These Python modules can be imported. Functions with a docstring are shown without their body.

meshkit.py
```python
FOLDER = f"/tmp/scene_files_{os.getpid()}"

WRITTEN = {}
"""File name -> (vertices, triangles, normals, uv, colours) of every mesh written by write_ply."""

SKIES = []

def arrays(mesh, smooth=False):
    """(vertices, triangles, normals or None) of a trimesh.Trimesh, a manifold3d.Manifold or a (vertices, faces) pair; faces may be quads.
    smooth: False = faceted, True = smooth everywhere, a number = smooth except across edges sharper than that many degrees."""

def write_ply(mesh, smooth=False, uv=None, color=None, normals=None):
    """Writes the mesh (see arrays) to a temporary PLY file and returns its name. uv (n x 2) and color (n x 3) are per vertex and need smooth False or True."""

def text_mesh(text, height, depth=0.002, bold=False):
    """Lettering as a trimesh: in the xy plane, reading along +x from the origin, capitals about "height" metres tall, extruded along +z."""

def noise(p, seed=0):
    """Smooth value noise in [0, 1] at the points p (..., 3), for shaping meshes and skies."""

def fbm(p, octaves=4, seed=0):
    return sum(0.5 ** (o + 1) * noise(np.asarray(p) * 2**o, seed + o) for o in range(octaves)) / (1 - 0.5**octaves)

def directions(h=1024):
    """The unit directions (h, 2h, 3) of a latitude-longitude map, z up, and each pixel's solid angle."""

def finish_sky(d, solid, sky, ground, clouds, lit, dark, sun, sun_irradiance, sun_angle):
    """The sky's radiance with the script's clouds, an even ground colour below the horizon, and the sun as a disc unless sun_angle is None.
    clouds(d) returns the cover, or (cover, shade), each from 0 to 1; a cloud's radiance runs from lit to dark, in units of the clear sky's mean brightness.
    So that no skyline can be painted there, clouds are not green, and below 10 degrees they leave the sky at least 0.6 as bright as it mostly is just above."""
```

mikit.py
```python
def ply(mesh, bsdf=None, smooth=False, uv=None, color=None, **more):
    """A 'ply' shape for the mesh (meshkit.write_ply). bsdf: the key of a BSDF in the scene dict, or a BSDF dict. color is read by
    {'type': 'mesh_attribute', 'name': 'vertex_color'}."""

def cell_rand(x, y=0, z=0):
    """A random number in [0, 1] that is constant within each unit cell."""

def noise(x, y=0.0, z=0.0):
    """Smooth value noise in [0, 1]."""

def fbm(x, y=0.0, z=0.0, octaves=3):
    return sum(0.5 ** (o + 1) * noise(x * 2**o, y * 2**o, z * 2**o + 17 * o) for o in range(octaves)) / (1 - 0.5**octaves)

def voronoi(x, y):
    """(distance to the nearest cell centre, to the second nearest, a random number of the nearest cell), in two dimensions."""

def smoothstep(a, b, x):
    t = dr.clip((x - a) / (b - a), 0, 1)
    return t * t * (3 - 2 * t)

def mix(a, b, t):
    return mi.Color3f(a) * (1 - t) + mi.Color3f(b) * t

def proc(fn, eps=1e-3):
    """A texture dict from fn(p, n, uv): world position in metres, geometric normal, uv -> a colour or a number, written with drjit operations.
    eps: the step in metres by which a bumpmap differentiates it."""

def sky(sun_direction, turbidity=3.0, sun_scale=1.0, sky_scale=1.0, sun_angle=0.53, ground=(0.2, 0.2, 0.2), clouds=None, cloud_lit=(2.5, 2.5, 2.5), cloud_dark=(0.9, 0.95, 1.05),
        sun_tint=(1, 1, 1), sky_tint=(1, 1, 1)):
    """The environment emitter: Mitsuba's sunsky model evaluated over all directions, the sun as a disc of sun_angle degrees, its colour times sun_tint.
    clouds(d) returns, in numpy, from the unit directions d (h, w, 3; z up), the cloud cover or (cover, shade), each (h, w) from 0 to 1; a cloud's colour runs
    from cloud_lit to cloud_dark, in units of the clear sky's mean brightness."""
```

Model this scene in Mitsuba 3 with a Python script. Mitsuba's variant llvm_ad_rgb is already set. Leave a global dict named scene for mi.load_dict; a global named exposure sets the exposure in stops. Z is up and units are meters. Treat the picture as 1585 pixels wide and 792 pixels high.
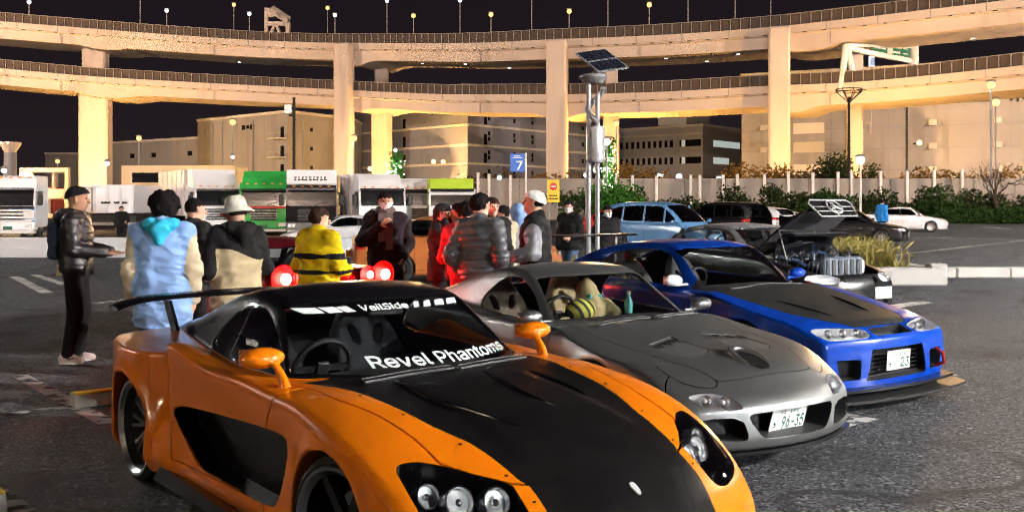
import math, random, numpy as np, trimesh, mitsuba as mi, mikit, meshkit
import manifold3d as m3
import shapely, shapely.geometry as sg, shapely.ops as so
from scipy.interpolate import PchipInterpolator
from mikit import noise, fbm, voronoi, cell_rand, smoothstep, mix
T = mi.ScalarTransform4f
scene, labels = {}, {}
PI = math.pi
rng = np.random.default_rng(7)

# ------------------------------------------------------------------ camera, sky, exposure
EYE = 1.68
scene['camera'] = {'type': 'perspective', 'fov': 53.67, 'fov_axis': 'x', 'near_clip': 0.1, 'far_clip': 3000.0,
                   'principal_point_offset_y': 0.1046,
                   'to_world': T().look_at(origin=[0, 0, EYE], target=[0, 10, EYE], up=[0, 0, 1])}
exposure = 2.95
# a city night sky: no sun, an even faint violet-brown glow
scene['night_sky'] = mikit.sky((0.3, 0.2, 0.9), turbidity=3, sun_scale=0.0, sky_scale=0.016, ground=(0.05, 0.05, 0.05),
                               clouds=lambda d: (np.ones(d.shape[:2]), np.clip(1 - np.exp(-np.maximum(d[..., 2], 0) / .16), 0, 1)), cloud_lit=(1.75, 1.25, 1.5), cloud_dark=(.85, .60, .85))
scene['night_sky']['sampling_weight'] = 4.0
# ------------------------------------------------------------------ materials
def rgb(c): return {'type': 'rgb', 'value': list(map(float, c))}
def pr(name, col, rough=0.5, metal=0.0, cc=0.0, spec=0.5, two=True, **k):
    b = {'type': 'principled', 'base_color': rgb(col) if not isinstance(col, dict) else col, 'roughness': rough if isinstance(rough, dict) else float(rough), 'metallic': float(metal), 'specular': float(spec), **k}
    if cc: b.update(clearcoat=float(cc), clearcoat_gloss=0.97)
    scene[name] = {'type': 'twosided', 'bsdf': b} if two else b
    return name
def df(name, col):
    scene[name] = {'type': 'twosided', 'bsdf': {'type': 'diffuse', 'reflectance': rgb(col) if not isinstance(col, dict) else col}}
    return name
def em(col, k, w=0.05):
    return {'type': 'area', 'radiance': rgb([c * k / 16 for c in col]), 'sampling_weight': max(float(w), .3)}

# ------------------------------------------------------------------ naming
_used = set()
def nm(name):
    k, i = name, 0
    while k in _used:
        i += 1; k = f'{name}_{i:03d}'
    _used.add(k)
    return k
def thing(name, label=None, cat=None, group=None, kind=None):
    k = nm(name); d = {}
    if label: d['label'] = label
    if cat: d['category'] = cat
    if group: d['group'] = group
    if kind: d['kind'] = kind
    labels[k] = d
    return k
def put(k, mesh, mat, smooth=False, M=None, emit=None, **more):
    """ONE entry of the scene; mesh: trimesh, (v, f), (v, f, normals), MB, Manifold or a ready shape dict"""
    if isinstance(mesh, dict): s = dict(mesh)
    elif isinstance(mesh, MB): s = mikit.ply(mesh.mesh(), None, smooth)
    elif isinstance(mesh, tuple) and len(mesh) == 3:
        path = meshkit.write_ply((mesh[0], mesh[1]), normals=mesh[2]); s = {'type': 'ply', 'filename': path, 'face_normals': False}
    else: s = mikit.ply(mesh, None, smooth)
    if mat is not None: s['bsdf'] = {'type': 'ref', 'id': mat} if isinstance(mat, str) else mat
    if M is not None: s['to_world'] = M
    if emit is not None: s['emitter'] = emit
    scene[k] = s
    _used.add(k)
    return k
def part(parent, name, mesh, mat, smooth=False, M=None, label=None, emit=None, kind=None):
    k = nm(parent + '__' + name)
    put(k, mesh, mat, smooth, M, emit)
    if label or kind:
        labels[k] = {}
        if label: labels[k]['label'] = label
        if kind: labels[k]['kind'] = kind
    return k
def struct(name, mesh, mat, smooth=False, label=None, **k):
    n = nm(name); put(n, mesh, mat, smooth, **k); labels[n] = {'kind': 'structure'}
    if label: labels[n]['label'] = label
    return n
def dup(root, dM, label=None, group=None):
    """a copy of a thing, its parts and sub-parts, moved by dM"""
    base = root.rsplit('_', 1)[0] if root[-3:].isdigit() else root
    r = nm(base); labels[r] = dict(labels[root])
    if label: labels[r]['label'] = label
    if group: labels[r]['group'] = group
    for k in [k for k in scene if k == root or k.startswith(root + '__')]:
        s = dict(scene[k]); s['to_world'] = dM @ s['to_world'] if 'to_world' in s else dM
        scene[r + k[len(root):]] = s; _used.add(r + k[len(root):])
        if k != root and k in labels: labels[r + k[len(root):]] = dict(labels[k])
    return r
def place(x, y, z=0.0, deg=0.0, s=1.0): return T().translate([x, y, z]).rotate([0, 0, 1], deg).scale(s)

# ------------------------------------------------------------------ small mesh builder
def nrm(v): v = np.asarray(v, float); return v / max(np.linalg.norm(v), 1e-12)
class MB:
    def __init__(s): s.v, s.f, s.n = [], [], 0
    def add(s, v, f):
        v, f = np.asarray(v, float), np.asarray(f, int)
        if f.shape[1] == 4: f = np.vstack([f[:, [0, 1, 2]], f[:, [0, 2, 3]]])
        s.v.append(v); s.f.append(f + s.n); s.n += len(v); return s
    def tm(s, m): return s.add(m.vertices, m.faces)
    def box(s, lo, hi, ch=0.0):
        lo, hi = np.minimum(lo, hi).astype(float), np.maximum(lo, hi).astype(float)
        if ch > 0:
            p = []
            for ax in range(3):
                for sx in (0, 1):
                    for sy in (0, 1):
                        for sz in (0, 1):
                            q = np.array([hi[0] if sx else lo[0], hi[1] if sy else lo[1], hi[2] if sz else lo[2]])
                            for b in range(3):
                                if b != ax: q[b] += ch * (-1 if (sx, sy, sz)[b] else 1)
                            p.append(q)
            return s.tm(trimesh.Trimesh(*hull(np.array(p)), process=False))
        c = np.array([[x, y, z] for x in (lo[0], hi[0]) for y in (lo[1], hi[1]) for z in (lo[2], hi[2])])
        return s.add(c, [[0, 1, 3, 2], [4, 6, 7, 5], [0, 4, 5, 1], [2, 3, 7, 6], [0, 2, 6, 4], [1, 5, 7, 3]])
    def obox(s, c, size, deg=0.0, tilt=0.0, roll=0.0, ch=0.0):
        m = MB().box(-np.array(size) / 2, np.array(size) / 2, ch).mesh()
        R = trimesh.transformations.euler_matrix(roll, tilt, math.radians(deg), 'sxyz'); R[:3, 3] = c
        m.apply_transform(R); return s.tm(m)
    def tube(s, pts, r, n=8, caps=True):
        p = np.asarray(pts, float); r = np.broadcast_to(r, (len(p),)).astype(float)
        t = np.gradient(p, axis=0); t /= np.linalg.norm(t, axis=1, keepdims=True) + 1e-12
        a = np.zeros_like(p); ref = np.array([0, 0, 1.0]) if abs(t[0, 2]) < 0.9 else np.array([1.0, 0, 0])
        for i in range(len(p)):
            x = np.cross(t[i], ref); x /= np.linalg.norm(x) + 1e-12; a[i] = x; ref = np.cross(x, t[i])
        b = np.cross(t, a); ang = np.arange(n) * 2 * PI / n
        v = p[:, None] + r[:, None, None] * (np.cos(ang)[None, :, None] * a[:, None] + np.sin(ang)[None, :, None] * b[:, None])
        f = [[i * n + j, i * n + (j + 1) % n, (i + 1) * n + (j + 1) % n, (i + 1) * n + j] for i in range(len(p) - 1) for j in range(n)]
        v = v.reshape(-1, 3); s.add(v, f)
        if caps:
            for e, o in ((0, 1), (len(p) - 1, -1)):
                ring = v[e * n:(e + 1) * n]; s.add(np.vstack([ring, p[e:e + 1]]), [[n, (j + (o > 0)) % n, (j + (o < 0)) % n] for j in range(n)])
        return s
    def lathe(s, prof, c=(0, 0, 0), axis=2, n=24, a0=0.0, a1=2 * PI):
        """profile (r, h) revolved about the axis through c"""
        pr_ = np.asarray(prof, float); full = abs(a1 - a0 - 2 * PI) < 1e-6; m = n if full else n + 1
        ang = a0 + (a1 - a0) * np.arange(m) / n
        v = np.stack([pr_[:, None, 0] * np.cos(ang), pr_[:, None, 0] * np.sin(ang), np.broadcast_to(pr_[:, 1:2], (len(pr_), m))], -1)
        if axis == 1: v = v[..., [0, 2, 1]] * [1, 1, -1]
        if axis == 0: v = v[..., [2, 0, 1]]
        f = [[i * m + j, i * m + (j + 1) % m, (i + 1) * m + (j + 1) % m, (i + 1) * m + j] for i in range(len(pr_) - 1) for j in range(n)]
        return s.add(v.reshape(-1, 3) + np.asarray(c, float), f)
    def prism(s, poly, z0, z1, M=None):
        g = poly if hasattr(poly, 'exterior') else sg.Polygon(poly)
        m = trimesh.creation.extrude_polygon(g.buffer(0), z1 - z0, engine='earcut'); m.apply_translation([0, 0, z0])
        if M is not None: m.apply_transform(np.asarray(M))
        return s.tm(m)
    def mesh(s): return trimesh.Trimesh(np.vstack(s.v), np.vstack(s.f), process=False)
def hull(p):
    m = m3.Manifold.hull_points(np.asarray(p, np.float64)).to_mesh()
    return np.array(m.vert_properties[:, :3]), np.array(m.tri_verts)
def ico(r, c=(0, 0, 0), sub=1, sc=(1, 1, 1)):
    m = trimesh.creation.icosphere(subdivisions=sub, radius=r); m.apply_scale(sc); m.apply_translation(c); return m
XZ = np.array([[1, 0, 0, 0], [0, 0, -1, 0], [0, 1, 0, 0], [0, 0, 0, 1.0]])   # (x, y, z) -> (x, -z, y): a drawing in xy stands up facing -y... 
YZ = np.array([[0, 0, 1, 0], [1, 0, 0, 0], [0, 1, 0, 0], [0, 0, 0, 1.0]])    # drawing in xy -> yz plane, extruded along +x
def xform(m, M): m = m.copy(); m.apply_transform(np.asarray(M, float)); return m

# ------------------------------------------------------------------ implicit surfaces: field -> mesh, cut into panels
def sp(*pts):
    """smooth curve through (a, b), (a, b)..."""
    p = np.array(sorted(pts), float); f = PchipInterpolator(p[:, 0], p[:, 1], extrapolate=False)
    lo, hi = p[0], p[-1]
    return lambda x: np.where(x <= lo[0], lo[1], np.where(x >= hi[0], hi[1], np.nan_to_num(f(np.clip(x, lo[0], hi[0])))))
def smax(a, b, k):
    h = np.maximum(k - np.abs(a - b), 0) / k
    return np.maximum(a, b) + h * h * k * 0.25
def smin(a, b, k): return -smax(-a, -b, k)
def sstep(a, b, x):
    t = np.clip((x - a) / (b - a), 0, 1); return t * t * (3 - 2 * t)
def bump(x, c, w): return np.exp(-((x - c) / w) ** 2)
def sdpoly(px, py, poly):
    P = np.asarray(poly, float); d = np.full(np.shape(px), 1e9); ins = np.zeros(np.shape(px), bool)
    for (ax, ay), (bx, by) in zip(P, np.roll(P, -1, 0)):
        ex, ey = bx - ax, by - ay; wx, wy = px - ax, py - ay
        t = np.clip((wx * ex + wy * ey) / (ex * ex + ey * ey + 1e-12), 0, 1)
        d = np.minimum(d, (wx - t * ex) ** 2 + (wy - t * ey) ** 2)
        c = (ay > py) != (by > py)
        if ey != 0: ins ^= c & (px < ax + (py - ay) * ex / ey)
    d = np.sqrt(d); return np.where(ins, -d, d)
def rnd(poly, n=2):
    p = np.asarray(poly, float)
    for _ in range(n):
        q = np.roll(p, -1, 0); p = np.stack([0.78 * p + 0.22 * q, 0.22 * p + 0.78 * q], 1).reshape(-1, 2)
    return p
def sdline(px, py, pts):
    P = np.asarray(pts, float); d = np.full(np.shape(px), 1e9)
    for (ax, ay), (bx, by) in zip(P[:-1], P[1:]):
        ex, ey = bx - ax, by - ay; wx, wy = px - ax, py - ay
        t = np.clip((wx * ex + wy * ey) / (ex * ex + ey * ey + 1e-12), 0, 1)
        d = np.minimum(d, (wx - t * ex) ** 2 + (wy - t * ey) ** 2)
    return np.sqrt(d)
def surfnet(f, lo, hi, h):
    lo, hi = np.asarray(lo, float), np.asarray(hi, float); n = np.ceil((hi - lo) / h).astype(int) + 1
    x, y, z = (lo[k] + h * np.arange(n[k]) for k in range(3))
    D = np.empty(n, np.float32); step = max(1, 600000 // (n[1] * n[2]))
    for i in range(0, n[0], step): D[i:i + step] = f(x[i:i + step, None, None], y[None, :, None], z[None, None, :])
    S = D < 0; cnt = np.zeros(n - 1, np.int8)
    for a in (0, 1):
        for b in (0, 1):
            for c in (0, 1): cnt += S[a:n[0] - 1 + a, b:n[1] - 1 + b, c:n[2] - 1 + c]
    I = np.argwhere((cnt > 0) & (cnt < 8)); idx = np.full(n - 1, -1, np.int32); idx[tuple(I.T)] = np.arange(len(I))
    acc, num = np.zeros((len(I), 3)), np.zeros(len(I))
    for ax in range(3):
        o1, o2 = [k for k in range(3) if k != ax]
        for b in (0, 1):
            for c in (0, 1):
                A = I.copy(); A[:, o1] += b; A[:, o2] += c; B = A.copy(); B[:, ax] += 1
                da, db = D[tuple(A.T)], D[tuple(B.T)]; w = (da < 0) != (db < 0)
                t = np.where(w, da / np.where(w, da - db, 1), 0); p = A.astype(float); p[:, ax] += t
                acc += p * w[:, None]; num += w
    V = lo + h * acc / num[:, None]; F = []
    for ax in range(3):
        o1, o2 = (ax + 1) % 3, (ax + 2) % 3
        a = [slice(None)] * 3; b = [slice(None)] * 3; a[ax], b[ax] = slice(0, -1), slice(1, None)
        w = S[tuple(a)] != S[tuple(b)]; E = np.argwhere(w)
        E = E[(E[:, o1] > 0) & (E[:, o2] > 0) & (E[:, o1] < n[o1] - 1) & (E[:, o2] < n[o2] - 1)]
        def at(p, q):
            c = E.copy(); c[:, o1] -= p; c[:, o2] -= q; return idx[tuple(c.T)]
        q = np.stack([at(1, 1), at(0, 1), at(0, 0), at(1, 0)], 1); s = S[tuple(E.T)]
        F.append(np.where(s[:, None], q, q[:, ::-1]))
    F = np.vstack(F); return V, np.vstack([F[:, [0, 1, 2]], F[:, [0, 2, 3]]])
def grad(f, P, e=0.002):
    g = np.empty_like(P)
    for k in range(3):
        A, B = P.copy(), P.copy(); A[:, k] += e; B[:, k] -= e
        g[:, k] = (f(*A.T) - f(*B.T)) / (2 * e)
    return g
class Shell:
    def __init__(s, V, F, N): s.V, s.F, s.N = V, F, N
    @staticmethod
    def of(f, lo, hi, h, it=3, half=False):
        V, F = surfnet(f, lo, hi, h)
        for _ in range(it):
            g = grad(f, V); d = f(*V.T) / np.maximum((g * g).sum(1), 0.05); V = V - np.clip(d, -h, h)[:, None] * np.clip(g, -3, 3)
        g = grad(f, V, min(0.004, h * .4)); N = g / np.maximum(np.linalg.norm(g, axis=1, keepdims=True), 1e-9)
        s = Shell(V, F, N)
        if half: s = s.split(-V[:, 1])[0]; s.V[np.abs(s.V[:, 1]) < 1e-6, 1] = 0
        return s
    def compact(s):
        u, inv = np.unique(s.F, return_inverse=True); return Shell(s.V[u], inv.reshape(-1, 3), s.N[u])
    def split(s, g):
        """(where g < 0, where g > 0), triangles cut exactly along g = 0"""
        if len(s.F) == 0: return s, s
        V, N, F = s.V, s.N, s.F; g = np.where(np.abs(g) < 1e-7, 1e-7, g); neg = g < 0; c = neg[F].sum(1)
        mix_ = F[(c == 1) | (c == 2)]
        if len(mix_) == 0: return Shell(V, F[c == 3], N).compact() if (c == 3).any() else Shell(V[:0], F[:0], N[:0]), Shell(V, F[c == 0], N).compact() if (c == 0).any() else Shell(V[:0], F[:0], N[:0])
        one = neg[mix_].sum(1) == 1; odd = np.where(one[:, None], neg[mix_], ~neg[mix_]).argmax(1); r = np.arange(len(mix_))
        a, b, d = mix_[r, odd], mix_[r, (odd + 1) % 3], mix_[r, (odd + 2) % 3]
        ek = np.concatenate([np.stack([np.minimum(a, b), np.maximum(a, b)], 1), np.stack([np.minimum(a, d), np.maximum(a, d)], 1)])
        u, inv = np.unique(ek, axis=0, return_inverse=True); inv = inv.ravel()
        t = (g[u[:, 0]] / (g[u[:, 0]] - g[u[:, 1]]))[:, None]
        nv = V[u[:, 0]] * (1 - t) + V[u[:, 1]] * t; nn = N[u[:, 0]] * (1 - t) + N[u[:, 1]] * t; nn /= np.maximum(np.linalg.norm(nn, axis=1, keepdims=True), 1e-9)
        V2, N2 = np.vstack([V, nv]), np.vstack([N, nn]); p, q = len(V) + inv[:len(mix_)], len(V) + inv[len(mix_):]
        tri = np.stack([a, p, q], 1); qd = np.vstack([np.stack([p, b, d], 1), np.stack([p, d, q], 1)])
        on2 = np.concatenate([one, one])
        Fn = np.vstack([F[c == 3], tri[one], qd[~on2]]); Fp = np.vstack([F[c == 0], tri[~one], qd[on2]])
        return Shell(V2, Fn, N2).compact(), Shell(V2, Fp, N2).compact()
    def cut(s, fn, gap=0.0):
        """takes the region fn(V) < 0 out of this shell and returns it; gap: the width of the joint left between them"""
        inside, outside = s.split(fn(s))
        if gap > 0:
            inside = inside.split(fn(inside) + gap / 2)[0] if len(inside.F) else inside
            outside = outside.split(gap / 2 - fn(outside))[0] if len(outside.F) else outside
        s.V, s.F, s.N = outside.V, outside.F, outside.N
        return inside
    def border(s):
        e = np.vstack([s.F[:, [0, 1]], s.F[:, [1, 2]], s.F[:, [2, 0]]]); k = np.sort(e, 1)
        _, first, cn = np.unique(k, axis=0, return_index=True, return_counts=True); return e[first[cn == 1]]
    def skirt(s, depth, mid=True, floor=False):
        """the border turned inwards; floor: also the whole sheet again at that depth"""
        e = s.border()
        if mid: e = e[~((np.abs(s.V[e[:, 0], 1]) < 1e-4) & (np.abs(s.V[e[:, 1], 1]) < 1e-4))]
        if len(e) == 0: return Shell(s.V[:0], s.F[:0], s.N[:0])
        a, b = e[:, 0], e[:, 1]; A, B = s.V[a], s.V[b]; A2, B2 = A - s.N[a] * depth, B - s.N[b] * depth
        n = np.cross(B - A, s.N[a]); n /= np.maximum(np.linalg.norm(n, axis=1, keepdims=True), 1e-9)
        m = len(e); i = np.arange(m)
        F = np.vstack([np.stack([i, i + 2 * m, i + m], 1), np.stack([i + m, i + 2 * m, i + 3 * m], 1)])
        return Shell(np.vstack([A, B, A2, B2]), F, np.vstack([n] * 4))
    def offset(s, d): return Shell(s.V + s.N * d, s.F, s.N)
    def plus(s, *o):
        V, F, N, n = [], [], [], 0
        for q in (s, *o): V.append(q.V); F.append(q.F + n); N.append(q.N); n += len(q.V)
        return Shell(np.vstack(V), np.vstack(F), np.vstack(N))
    def flip(s): return Shell(s.V, s.F[:, ::-1], -s.N)
    def mirror(s): return Shell(s.V * [1, -1, 1], s.F[:, ::-1], s.N * [1, -1, 1])
    def both(s): return s.plus(s.mirror())
    def recess(s, d): return s.offset(-d).plus(s.skirt(d).flip())
    def rim(s, depth=0.012): return s.plus(s.skirt(depth))
    def out(s): return (s.V, s.F, s.N)
def lettering(text, height, bold=True): return meshkit.text_mesh(text, height, 0.001, bold)
# ------------------------------------------------------------------ the setting
FX, HY = 1566.5, 313.2
def at(u, v, Y):
    """the point at depth Y that the photograph (1585 x 792) shows at u, v"""
    return np.array([(u - 792.5) / FX * Y, Y, EYE - (v - HY) / FX * Y])
def gnd(u, v):
    Y = EYE * FX / (v - HY); return np.array([(u - 792.5) / FX * Y, Y])
def zed(v, Y): return EYE - (v - HY) / FX * Y

def _asph(p, n, uv):
    g = noise(p.x * 68, p.y * 68); g2 = noise(p.x * 33, p.y * 33, 3.0); big = fbm(p.x * .35, p.y * .35, 0, 4); st = smoothstep(.62, .8, fbm(p.x * .9 + 7, p.y * .9, 2, 3))
    crack = smoothstep(.012, .004, mi.Float(abs_(fbm(p.x * .22, p.y * .22, 9, 4) - .5)))
    v = .046 + .19 * (g - .5) * g2 * 1.6 + .03 * (big - .5) + .085 * smoothstep(.74, .9, g) * smoothstep(.4, .7, g2)
    oil = smoothstep(.66, .74, fbm(p.x * 1.7 + 3, p.y * 1.7, 5, 3)) * .45 + smoothstep(.70, .72, fbm(p.x * .16, p.y * .16 + 9, 6, 2)) * .3
    seam = smoothstep(.06, .03, abs_(p.y + p.x * .35 - 13.2)) * .4
    v = v * (1 - .35 * st) * (1 - .6 * crack) * (1 - oil) * (1 - seam)
    return dr.maximum(mi.Color3f(mi.Float(v) * .95, mi.Float(v) * .98, mi.Float(v) * 1.07), .008)
import drjit as dr
def abs_(x): return dr.abs(x)
scene['asphalt'] = {'type': 'twosided', 'bsdf': {'type': 'bumpmap', 'arbitrary': mikit.proc(lambda p, n, uv: .5 * noise(p.x * 120, p.y * 120) + .5 * noise(p.x * 48, p.y * 48, 4.0), .002), 'scale': 0.006,
                    'bsdf': {'type': 'principled', 'base_color': mikit.proc(_asph), 'roughness': .72, 'specular': .35}}}
df('line_paint', mikit.proc(lambda p, n, uv: mix((.52, .51, .49), (.10, .10, .10), smoothstep(.48, .66, fbm(p.x * 14, p.y * 14, 1, 3)))))
df('line_worn', mikit.proc(lambda p, n, uv: mix((.34, .33, .32), (.06, .06, .06), smoothstep(.50, .66, fbm(p.x * 12, p.y * 12, 1, 3)))))
df('concrete', mikit.proc(lambda p, n, uv: mix((.30, .29, .27), (.42, .41, .39), fbm(p.x * 1.3, p.y * 1.3, p.z * 1.3, 4))))
df('viaduct_concrete', mikit.proc(lambda p, n, uv: mix((.46, .385, .335), (.60, .51, .45), fbm(p.x * .08, p.y * .08, p.z * .08, 3)) * (1 - .16 * smoothstep(.58, .8, fbm(p.x * .5, p.y * .5, p.z * .05, 3)))))
df('wall_grey', mikit.proc(lambda p, n, uv: mix((.16, .165, .20), (.21, .215, .255), fbm(p.x * .15, p.y * .15, p.z * .15, 4)) * (1 - .10 * smoothstep(.55, .75, fbm(p.x * .9, p.y * .9, p.z * .04, 3)))))
df('wall_brown', mikit.proc(lambda p, n, uv: mix((.20, .19, .19), (.27, .255, .255), fbm(p.x * .12, p.y * .12, p.z * .1, 4)) * (1 - .14 * smoothstep(.5, .75, fbm(p.x * .7, p.y * .7, p.z * .03, 3)))))
df('band_pale', (.46, .43, .39)); df('office_wall', (.34, .34, .36)); df('window_dark', (.01, .01, .012)); df('fence_panel', (.085, .068, .06)); df('rail_grey', (.32, .29, .27))
df('white_paint', (.70, .69, .66)); df('boundary_pale', mikit.proc(lambda p, n, uv: mix((.26, .23, .21), (.34, .31, .28), fbm(p.x * .4, p.z * .8, 1, 3)))); df('guard_white', (.62, .63, .65)); df('pole_grey', (.30, .30, .31)); df('pole_dark', (.03, .03, .03)); df('kerb_yellow', (.62, .40, .05))
df('lamp_off', (.25, .25, .25)); df('soil', (.05, .04, .03))
pr('steel_grey', (.32, .33, .34), .4, .6); pr('solar_cell', (.010, .012, .022), .2, .2, 1.0); pr('sign_blue', (.02, .12, .52), .5); pr('sign_yellow', (.80, .48, .02), .5); pr('sign_green', (.01, .11, .07), .5); pr('sign_red', (.55, .02, .02), .5)

struct('car_park_ground', (np.array([[-500, -60, 0], [500, -60, 0], [500, 1200, 0], [-500, 1200, 0.]]), np.array([[0, 1, 2], [0, 2, 3]])), 'asphalt')

def stripe(a, b, w, name='parking_line', z=.004, mat='line_paint'):
    a, b = np.array(a, float), np.array(b, float); d = nrm(b - a); n = np.array([-d[1], d[0]]) * w / 2
    v = np.array([[*(a + n), z], [*(a - n), z], [*(b - n), z], [*(b + n), z]])
    return struct(name, (v, np.array([[0, 1, 2], [0, 2, 3]])), mat)
FO, LO_ = np.array([.627, -.779]), np.array([.779, .627])
def bay(o, along, lat): return np.array(o) + along * FO + lat * LO_
o = (-.061, 4.79)
stripe(bay(o, -4.15, -.52), bay(o, -6.9, -.52), .15, mat='line_worn')
stripe(bay(o, -1.4, -1.55), bay(o, -5.3, -1.75), .16, mat='line_worn'); stripe(bay(o, -5.0, -1.9), bay(o, -5.0, -.5), .14, mat='line_worn'); stripe(bay(o, -3.2, -1.75), bay(o, -3.35, -2.9), .12, mat='line_worn')
stripe(bay(o, .7, 1.45), bay(o, -4.6, 1.25), .15)
o2 = (1.248, 7.148); stripe(bay(o2, .40, 1.18), bay(o2, -4.5, 1.05), .13); stripe(bay(o2, .40, 1.62), bay(o2, -4.5, 1.45), .13); stripe(bay(o2, .40, 1.12), bay(o2, .40, 1.68), .13)
o3 = (2.735, 9.329); stripe(bay(o3, .6, 1.5), bay(o3, -4.5, 1.5), .15)
stripe(gnd(1360, 478), gnd(1432, 467), .3); stripe(gnd(22, 428), gnd(72, 453), .22); stripe(gnd(52, 425), gnd(100, 440), .2); stripe(gnd(145, 470), gnd(215, 461), .2)
stripe(gnd(1318, 402), gnd(1585, 372), .3, mat='line_worn'); stripe(gnd(1320, 366), gnd(1585, 371), .5, mat='line_worn'); stripe(gnd(1525, 351), gnd(1560, 354), .8, mat='line_worn')

def wheel_stop(p, ang, label):
    k = thing('wheel_stop', label, 'wheel stop', 'concrete wheel stops')
    P = [(-.06 - .04, 0), (.10, 0), (.07, .09), (.04, .115), (-.04, .115), (-.07, .09)]
    M = place(p[0], p[1], 0, ang)
    part(k, 'block', MB().prism(P, -.3, .3, np.array([[0, 0, 1, 0], [1, 0, 0, 0], [0, 1, 0, 0], [0, 0, 0, 1.0]])), 'concrete', M=M)
    part(k, 'painted_edge', MB().box((-.3, -.075, .10), (.3, .02, .121), .01), 'kerb_yellow', M=M)
A = math.degrees(math.atan2(LO_[1], LO_[0]))
wheel_stop(bay(o, -5.0, -.25), A, 'concrete wheel stop with yellow edge just behind the orange coupe'); wheel_stop(bay(o, -2.3, -1.95), A, 'concrete wheel stop with yellow edge in the bottom left corner')

# low white barrier along the lorry park, and the kerbs
k = thing('barrier_wall', 'long low white concrete barrier between the car park and the lorries', 'barrier')
x0, x1 = at(-60, 400, 31)[0], at(522, 400, 31)[0]
for i, xa in enumerate(np.arange(x0, x1, 3.0)):
    part(k, 'block', MB().box((xa, 31, 0), (xa + 2.97, 31.45, .60), .03), 'guard_white')
    part(k, 'skirting', MB().box((xa, 30.93, 0), (xa + 2.97, 30.998, .26), .01), 'guard_white')
k = thing('planter_island', 'raised planting bed with pale concrete kerbs beside the open-hooded car', 'planter')
for (a, b) in (((6.2, 20.4), (8.7, 20.75)), ((8.35, 20.77), (8.7, 24.0)), ((6.2, 24.02), (8.7, 24.3)), ((5.9, 20.4), (6.18, 24.3))): part(k, 'kerb', MB().box((*a, 0), (*b, .36), .03), 'concrete')
part(k, 'corner_block', MB().box((8.45, 20.42, 0), (8.8, 20.74, .44), .03), 'concrete'); part(k, 'soil', MB().box((6.19, 20.76, 0), (8.34, 24.0, .30)), 'soil')
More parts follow.
